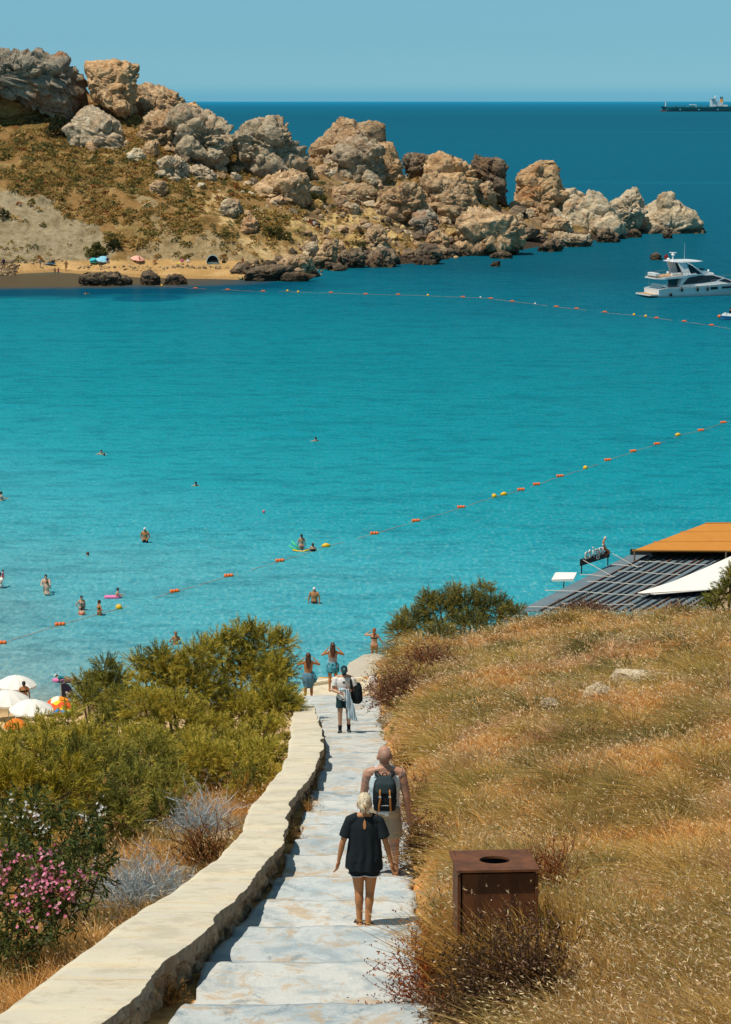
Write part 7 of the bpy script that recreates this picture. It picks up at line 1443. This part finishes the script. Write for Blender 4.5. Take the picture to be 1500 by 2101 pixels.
mb = MB(); mb.ell(F3.hd(0, .0, .100), (.050 * H, .060 * H, .050 * H), 16, 10, F3.hm); mb.tube([F3.hd(0, .04, .088), F3.hd(0, .075, .083), F3.hd(0, .105, .074)], [.040 * H, .036 * H, .020 * H], 12); cp_ = bake("cap", mb, .011, CL['capg'], w3, 2)
mb = MB(); mb.ell(F3.hd(0, .056, .118), (.014 * H, .004 * H, .014 * H), 10, 8, F3.hm); mb.ell(F3.hd(0, .060, .106), (.008 * H, .004 * H, .006 * H), 8, 6, F3.hm); mb.build("cap_emblem", CL['white'], cp_, True)
for g in (-1, 1):
    mb = MB(); a = F3.ank[g]; mb.tube([a.lerp(F3.knee[g], .30), a.lerp(F3.knee[g], .1), a], [.031 * H, .026 * H, .026 * H], 12); mb.build("sock", CL['sock'], w3, True)
    mb = MB(); fd = Vector((g * .12, 1, 0)).normalized(); dr = Vector((0, 0, -.022 * H)); mb.tube([a - fd * .045 * H + dr, a - fd * .02 * H + dr, a + fd * .03 * H + dr, a + fd * .085 * H + dr * 1.1, a + fd * .135 * H + dr * 1.25], [.014 * H, .026 * H, .029 * H, .027 * H, .014 * H], 12); mb.ell(a + dr * .3, (.026 * H, .028 * H, .022 * H)); bake("shoe", mb, .011, CL['shoe'], w3, 2); sandal(F3, g, w3, "shoe", False)
mb = MB(); c = F3.sp(.235 * H) + Vector((.0, .078 * H, 0))
for g in (-1, 1): mb.ell(c + Vector((g * .020, .0, 0)), (.022, .008, .020), 10, 8)
mb.tube([c + Vector((-.03, 0, .015)), c + Vector((.03, 0, .015))], .005, 6); mb.build("sunglasses", M_['black'], w3, True)
hp_ = F3.wri[-1] + F3.fdir[-1] * .05 * H; tw = thing("towel", "blue and white striped towel hanging from the hands of the man in the cap", "towel", w3.location, w3.rotation_euler.z); mb = MB(); rings = []
for i in range(13):
    f = i / 12; z = hp_.z + .03 - f * .82; wd = .05 + .085 * f ** .7; cx_ = hp_.x - .05 - .16 * f; yy = hp_.y + .05 - .02 * f; rings.append([(cx_ + wd * math.cos(a), yy + (.022 + .018 * math.sin(a * 5 + f * 4)) * math.sin(a) + .012 * math.sin(a * 3 + i), z + .05 * f * math.cos(a)) for a in [2 * math.pi * k / 20 for k in range(20)]])
mb.loft(rings); mb.ell((hp_.x + .05, hp_.y + .02, hp_.z + .0), (.10, .055, .05)); twm = printed("striped_towel", (.12, .34, .50), (.68, .72, .74), 7, 'x'); bake("towel_cloth", mb, .011, twm, tw, 1)
bp = thing("rucksack", "dark rucksack hanging from one shoulder of the man in the cap", "rucksack", w3.location, w3.rotation_euler.z); mb = MB(); q = F3.shoulder[-1]
mb.loft([[(q.x - .115 + wx * math.cos(a), -.05 + dy * math.sin(a), q.z + z) for a in [2 * math.pi * i / 22 for i in range(22)]] for z, wx, dy in ((-.66, .09, .08), (-.60, .145, .13), (-.42, .155, .15), (-.25, .135, .13), (-.12, .08, .08))]); bake("bag_body", mb, .012, CL['black'], bp, 2, wrk(.012, 8, 45))
mb = MB(); mb.tube([(q.x - .09, -.10, q.z - .2), (q.x + .03, -.06, q.z + .045), (q.x + .045, .01, q.z + .055), (q.x + .035, .085, q.z - .06), (q.x + .0, .10, q.z - .26), (q.x - .10, .05, q.z - .5)], [.03, .035, .035, .033, .028, .015], 8); mb.build("shoulder_strap", M_['black'], bp, True)
# ---- two long haired women taking pictures from the terrace
def long_hair(F, parent, mat, ln, wd):
    H = F.H; mb = MB(); F.skull_hair(mb, 1.10); rings = []
    for i in range(9): f = i / 8; c = F.hd(0, -.040 - .016 * f, .07) + Vector((0, -.012 * H * f, -ln * H * f)); rings.append([(c.x + (wd * (1 - .55 * f ** 2.2)) * H * math.cos(a), c.y + .028 * H * (1 - .4 * f) * math.sin(a), c.z) for a in [2 * math.pi * k / 18 for k in range(18)]])
    mb.loft(rings); bake("hair", mb, .011, mat, parent, 2, lambda co: fbm(co * np.array([34, 20, 5]), 61, 2) * .012)
def wrap(F, parent, nm, mat, rows, seed, vox=.012):
    mb = MB(); mb.loft(blouse_rings(F, rows)); return bake(nm, mb, vox, mat, parent, 1, lambda co: np.sin(np.arctan2(co[:, 1], co[:, 0]) * 7 + co[:, 2] * 3) * .008 + fbm(co * 8, seed, 3) * .012)
ARM = dict(aL=((-.62, .55, -.38), (.62, .35, .62)), aR=((.62, .55, -.34), (-.62, .35, .62)))
def terrace_woman(label, px, py, dd, hairm, hl_, build):
    F = Fig(1.66, 'f', .98, lL=((-.03, 0, -1), (-.02, -.02, -1)), lR=((.03, .04, -1), (.02, 0, -1)), head=(0, 0), curl=1.0, **ARM); x = ray(px, py)[0] * dd; z = 9.62 if dd > 67.2 else ground_z(x, dd)
    t_ = thing("person", label, "person", (x, dd, z + .002), 0, None); mb = MB(); F.body(mb); bake("body", mb, .010, SK['tan'], t_, 2); long_hair(F, t_, hairm, hl_, .058); build(F, t_); return t_
def bld_a(F, t_):
    H = F.H; mb = MB(); F.torso(mb, 1.06, (.20, .235)); mb.tube([F.sp(.19 * H) + Vector((0, -.066 * H, 0)), F.sp(.19 * H) + Vector((.02, -.068 * H, 0))], .01, 6); bake("bikini_top", mb, .012, CL['blue'], t_, 1)
    wrap(F, t_, "sarong", CL['sarong'], [(-.235, .088, .085), (-.16, .108, .098), (-.08, .128, .106), (-.02, .132, .108), (.04, .118, .094), (.075, .100, .080)], 71)
    mb = MB(); mb.loft([[(c.x + rx * math.cos(a), c.y + ry * math.sin(a), c.z) for a in [2 * math.pi * k / 16 for k in range(16)]] for c, rx, ry in ((F.sp(.09 * H) + Vector((.07 * H, 0, 0)), .03, .05), (F.sp(.03 * H) + Vector((.115 * H, 0, 0)), .06, .07), (F.sp(-.06 * H) + Vector((.125 * H, 0, 0)), .085, .08), (F.sp(-.13 * H) + Vector((.115 * H, 0, 0)), .05, .05))]); bake("hanging_wrap", mb, .012, CL['skirt'], t_, 1, wrk(.012, 8, 72))
def bld_b(F, t_):
    H = F.H; mb = MB(); F.torso(mb, 1.07, (.04, .19)); bake("top", mb, .012, CL['stripe'], t_, 1)
    for g in (-1, 1): mb = MB(); mb.tube([F.sp(.18 * H) + Vector((g * .055 * H, -.062 * H, 0)), F.sp(.27 * H) + Vector((g * .055 * H, -.046 * H, 0)), F.sp(.305 * H) + Vector((g * .055 * H, 0, 0))], .012, 6); mb.build("top_strap", CL['stripe'], t_, True)
    wrap(F, t_, "skirt", CL['skirt'], [(-.135, .118, .10), (-.10, .134, .108), (-.03, .130, .106), (.03, .116, .092), (.07, .094, .076)], 73)
    mb = MB(); q = F.hd(0, .05, .125)
    for g in (-1, 1): mb.ell(F.hd(g * .018, .035, .140), (.024, .012, .018))
    mb.build("sunglasses", M_['black'], t_, True)
terrace_woman("brown haired woman with a blue sarong tied at her waist, standing on the terrace", 633, 1424, 68.0, HM['brown'], .225, bld_a)
terrace_woman("brown haired woman in a striped top and leaf print skirt, standing on the terrace", 683, 1420, 69.3, HM['brown'], .19, bld_b)
# ---- bathers: each built from its own pose, standing, swimming or sitting
def bather(label, px, py, deep, sex='m', H=1.7, b=1.0, skin='tan', hair='dark', rz=0.0, wear=None, pose={}, far=False, long=0.0, z=0.0, face=True, group="bathers in the bay", name="person", at=None, tilt=0.0):
    p = at if at is not None else at_z(px, py, z); F = Fig(H, sex, b, fingers=not far, **pose); t_ = thing(name, label, "person", (p.x, p.y, p.z - deep), rz, group); t_.rotation_euler = (tilt, 0, rz)
    v = .03 if far else .019; mb = MB(); F.body(mb); bake("body", mb, v * H / 1.7, SK[skin], t_, 1)
    if hair:
        mb = MB(); F.skull_hair(mb, 1.12)
        if long:
            for i in range(5): f = i / 4; c = F.hd(0, -.045, .06) + Vector((0, -.01, -long * H * f)); mb.ell(c, (.042 * H * (1 - .4 * f), .024 * H, .04 * H))
        bake("hair", mb, v, HM[hair], t_, 1)
    for nm, kind, mat in (wear or []):
        mb = MB()
        if kind == 'shorts': F.shorts(mb, .5, 1.10, 1.2, .035)
        elif kind == 'brief': F.torso(mb, 1.10, (-.06, .03))
        elif kind == 'bra': F.torso(mb, 1.09, (.175, .235))
        elif kind == 'suit': F.torso(mb, 1.08, (-.06, .235))
        elif kind == 'tee': F.top(mb, 1.14, -.03, .30, .55)
        elif kind == 'cap': mb.ell(F.hd(0, 0, .105), (.054 * H, .062 * H, .048 * H), 14, 10, F.hm); mb.tube([F.hd(0, .04, .095), F.hd(0, .095, .085)], [.04 * H, .03 * H], 10)
        bake(nm, mb, v, CL[mat], t_, 1)
    if face and not far: F.face(t_)
    return t_
AK = dict(aL=((-.55, -.15, -.8), (.75, .35, -.35)), aR=((.55, -.15, -.8), (-.75, .35, -.35)))       # hands on hips
DN = dict(aL=((-.25, .05, -1), (-.05, .3, -1)), aR=((.25, .05, -1), (.05, .3, -1)))
FWD = dict(aL=((-.2, .6, -.8), (.3, 1, .1)), aR=((.2, .6, -.8), (-.3, 1, .1)))
SW = dict(aL=((-.8, .5, -.2), (-.2, .9, -.1)), aR=((.8, .5, -.2), (.2, .9, -.1)))
SIT = dict(lL=((-.15, 1, .15), (-.05, .55, -1)), lR=((.15, 1, .1), (.05, .7, -1)), aL=((-.3, -.3, -1), (-.1, -.2, -1)), aR=((.3, -.2, -1), (.1, .4, -1)))
PI = math.pi
bather("white haired old man in dark trunks standing alone in the shallows, farther of the two", 298, 1113, .72, 'm', 1.76, 1.06, 'tan', 'white', PI - .2, [('trunks', 'shorts', 'navy')], dict(aL=((-.35, 0, -1), (.6, .4, -.8)), aR=((.35, 0, -1), (-.6, .4, -.8)), head=(R(15), 0)))
bather("grey haired big bellied man in dark trunks wading near the terrace", 645, 1238, .80, 'm', 1.78, 1.16, 'tan', 'white', PI - .25, [('trunks', 'brief', 'navy')], dict(aL=((-.35, .02, -1), (-.05, .3, -1)), aR=((.35, .02, -1), (.05, .3, -1)), head=(0, R(35))))
bather("woman in a blue bikini standing with one hand on her hip", 168, 1252, .80, 'f', 1.68, 1, 'fair', 'dark', PI + .3, [('bikini_top', 'bra', 'blue'), ('bikini_bottom', 'brief', 'navy')], dict(aR=((.6, -.1, -.8), (-.75, .3, -.5)), aL=((-.1, 0, -1), (.2, .2, -1))), long=.10)
bather("dark haired bather crouching in the water in front of the woman in the blue bikini", 165, 1263, 1.10, 'f', 1.62, 1, 'fair', 'dark', -.3, [('swimsuit', 'bra', 'red')], dict(lean=(0, .45), head=(R(20), 0), **DN), long=.12)
bather("woman in a black bikini with both hands on her hips in the shallows", 204, 1262, .76, 'f', 1.66, 1, 'tan', 'dark', PI / 2 + .5, [('bikini_top', 'bra', 'black'), ('bikini_bottom', 'brief', 'black')], AK)
bather("boy leaning on a pink float in the shallows", 237, 1227, .72, 'm', 1.35, .95, 'fair', 'dark', -PI / 2 + .2, [('trunks', 'shorts', 'navy')], dict(lean=(0, .35), **FWD))
bather("man facing the shore behind the woman in white in the shallows", 95, 1216, .68, 'm', 1.8, 1, 'pale', 'dark', PI, None, FWD); bather("woman with her back turned and white bikini bottoms in the shallows", 97, 1222, .72, 'f', 1.68, 1, 'pale', 'auburn', .1, [('bikini_bottom', 'brief', 'white')], FWD)
bather("adult in a white shirt cut by the left edge holding a child in the water", 0, 1206, .80, 'm', 1.76, 1.05, 'fair', 'dark', PI - .6, [('shirt', 'tee', 'white')], FWD); bather("child in a pink shirt carried by the adult at the left edge", 7, 1196, 0, 'f', 1.0, 1, 'fair', 'dark', PI / 2, [('shirt', 'tee', 'pinkc')], SIT, at=at_z(7, 1205, 0) + Vector((0, 0, .42)))
bather("woman in a blue top at the left edge farther out in the bay", 3, 1027, .98, 'f', 1.68, 1, 'fair', 'dark', -PI / 2 + .4, [('bikini_top', 'bra', 'blue')], FWD)
bather("woman with wet black hair sitting on a yellow foam noodle by the swimming line", 619, 1127, .62, 'f', 1.66, 1, 'fair', 'dark', .2, [('bikini_bottom', 'brief', 'pinkc')], DN, long=.06); bather("child in red with black hair in front of the woman on the yellow noodle", 620, 1131, .98, 'm', 1.2, 1, 'fair', 'dark', .1, [('shirt', 'tee', 'red')], SW)
bather("woman in a black swimsuit standing deep in the water beside the noodles", 642, 1131, 1.05, 'f', 1.62, 1.1, 'fair', 'brown', 0, [('swimsuit', 'suit', 'black')], DN)
bather("auburn haired bather just above the top of the big tamarisk", 361, 1322, .95, 'f', 1.68, 1.05, 'tan', 'auburn', .3, None, dict(aL=((-.6, .1, -.7), (.6, .5, -.2)), aR=((.3, .1, -1), (0, .4, -1))), long=.04)
for lab, px, py, dp, rz, hr, sk, H in [("dark haired head of a pair swimming far out on the left", 208, 932, 1.36, PI, 'dark', 'fair', 1.75), ("smaller dark head of the pair swimming far out on the left", 214, 935, 1.42, 0, 'dark', 'fair', 1.65), ("lone swimmer with short dark hair farthest out in the middle of the bay", 648, 905, 1.32, .5, 'dark', 'fair', 1.7),
    ("swimmer with long black hair in the left half of the bay", 402, 997, 1.30, .2, 'dark', 'fair', 1.66), ("swimmer in a pink cap splashing in the middle of the bay", 541, 1053, 1.42, .4, 'pink', 'fair', 1.65), ("swimmer with one arm out lying low in the water left of the old man", 180, 1140, 1.40, PI / 2, 'brown', 'fair', 1.65), ("tiny lone swimmer off the far beach near the long islet", 177, 604, 1.2, 0, 'dark', 'fair', 1.7)]:
    bather(lab, px, py, dp, 'f' if 'long' in lab else 'm', H, 1, sk, hr, rz, None, SW, far=py < 1000, long=.12 if 'long' in lab else 0)
cw = at_z(128, 1399, .02); bather("child in a white cap lying on a pink float near the white parasols", 0, 0, 0, 'm', 1.2, 1, 'fair', 'dark', -PI / 2 + .15 + PI, [('cap', 'cap', 'white'), ('shirt', 'tee', 'teal')], dict(head=(R(-55), 0), **FWD), at=cw + Vector((.75, 0, .12)), tilt=-R(80))
bather("tanned bather under the highest white parasol, torso showing between parasols", 50, 1440, 0, 'f', 1.72, 1.1, 'tan', 'dark', .3, [('bikini_bottom', 'brief', 'black'), ('bikini_top', 'bra', 'black')], DN, at=Vector((at_d(50, 1440, 96.6).x, 96.6, max(0.0, float(nh(at_d(50, 1440, 96.6).x, 96.6))))))
bather("long haired woman in a bikini with a raised elbow beyond the concrete ledge", 768, 1345, 0, 'f', 1.64, 1, 'fair', 'auburn', -.2, [('bikini_top', 'bra', 'black'), ('bikini_bottom', 'brief', 'orange')], dict(aL=((-.9, .1, -.05), (.8, .15, .55)), aR=((.5, .1, -.9), (.5, .1, -.7))), at=Vector((at_d(768, 1350, 92).x, 92, at_d(768, 1362, 92).z)), long=.12)
# floats and noodles
def tube_thing(name, label, cat, pts, r, mat, base): mb = MB(); mb.tube([Vector(q) for q in pts], r, 10); o = mb.build(name, mat, None, True); o.location = base; tag(o, label, cat); return o
b_ = at_z(612, 1128, 0)
tube_thing("foam_noodle", "green foam noodle sticking up higher out of the water", "pool noodle", [(.1, 0, -.05), (-.15, 0, .25), (-.42, .1, .55)], .045, M_['green'], b_); tube_thing("foam_noodle", "green foam noodle lying lower toward the left", "pool noodle", [(0, -.1, -.02), (-.3, -.1, .10), (-.62, -.1, .30)], .04, M_['green'], b_)
tube_thing("foam_noodle", "yellow foam noodle floating under the woman and child", "pool noodle", [(-.35, -.5, .10), (.0, -.55, .02), (.35, -.55, .0), (.7, -.5, .12)], .055, M_['yellow'], b_)
for lab, px, py, sx in (("pink float under the boy in the shallows", 231, 1226, .5), ("pink float under the child in the white cap", 130, 1397, .55)):
    mb = MB(); mb.loft([[(f * sx, q * .26 * s_, z) for s_, z in ((-1, .0), (-1, .09), (1, .09), (1, .0))] for f, q in ((-1, .3), (-.75, .9), (0, 1), (.7, .9), (1, .3))]); o = mb.build("float_board", M_['pink'], None); o.location = at_z(px, py, 0.02); tag(o, lab, "float")
# ---- people on the far beach and the headland
def far_person(label, x, y, pose=DN, rz=PI, skin='brown', wear=None, sex='m', H=1.72, hair='dark', sit=False, z=None):
    p = on_sand(x, y) if z is None else at_z(x, y, z); bather(label, 0, 0, 0, sex, H, 1, skin, hair, rz, wear, pose, True, 0, 0, False, "people on the far beach", at=p)
far_person("dark clothed person standing on the far sand at the left edge", 8, 550, wear=[('shirt', 'tee', 'navy'), ('shorts', 'shorts', 'black')]); far_person("person with turquoise shorts bending over on the far sand", 83, 549, dict(lean=(0, .35), **FWD), PI / 2 + .6, 'fair', [('trunks', 'shorts', 'teal')], hair='auburn'); far_person("man standing with elbows out at the edge of the far beach", 136, 557, AK, PI, 'brown', [('trunks', 'shorts', 'orange')], H=1.85)
far_person("child standing in the water off the far beach, left of two", 113, 563, DN, PI, 'brown', [('trunks', 'shorts', 'navy')], H=1.2, z=-.1); far_person("child in pink standing in the water off the far beach, right of two", 120, 564, AK, PI, 'brown', [('swimsuit', 'suit', 'pinkc')], 'f', 1.3, z=-.1)
for lab, x, y, sk, wr in [("person sitting left of the light blue parasol on the far sand", 204, 541, 'tan', None), ("person sitting in the shade of the light blue parasol", 221, 541, 'brown', [('shirt', 'tee', 'navy')]), ("person sitting under the peach parasol", 286, 541, 'brown', [('trunks', 'shorts', 'navy')]), ("person sitting on the far sand right of the peach parasol", 318, 543, 'tan', [('trunks', 'shorts', 'navy')]), ("person in pale clothes sitting on the far sand by the yellow towel", 374, 543, 'pale', [('shirt', 'tee', 'pinkc')]), ("person sitting against the rocks at the right end of the far sand", 498, 542, 'brown', [('trunks', 'shorts', 'navy')])]:
    far_person(lab, x, y, SIT, PI + random.uniform(-.6, .6), sk, wr)
def hiker(label, x, y, wr): p = hl_hit(x, y); p.z = float(hl(p.x, p.y)); bather(label, 0, 0, 0, 'm', 1.75, 1, 'tan', 'dark', .2, wr, DN, True, 0, 0, False, "hikers on the headland path", at=p)
hiker("hiker in a white shirt on the pale path of the headland", 645, 471, [('shirt', 'tee', 'white'), ('shorts', 'shorts', 'navy')]); hiker("hiker in dark clothes on the pale path of the headland", 655, 475, [('shirt', 'tee', 'black'), ('shorts', 'shorts', 'navy')])
bather("dark clothed rider on the water scooter at the right edge", 0, 0, 0, 'm', 1.76, 1.1, 'tan', 'dark', -PI / 2 + .2, [('vest', 'tee', 'black'), ('shorts', 'shorts', 'black')], dict(SIT, aL=((-.2, .7, -.7), (0, 1, -.2)), aR=((.2, .7, -.7), (0, 1, -.2))), True, at=at_z(1498, 656, 0) + Vector((0, 0, .42)), face=False)
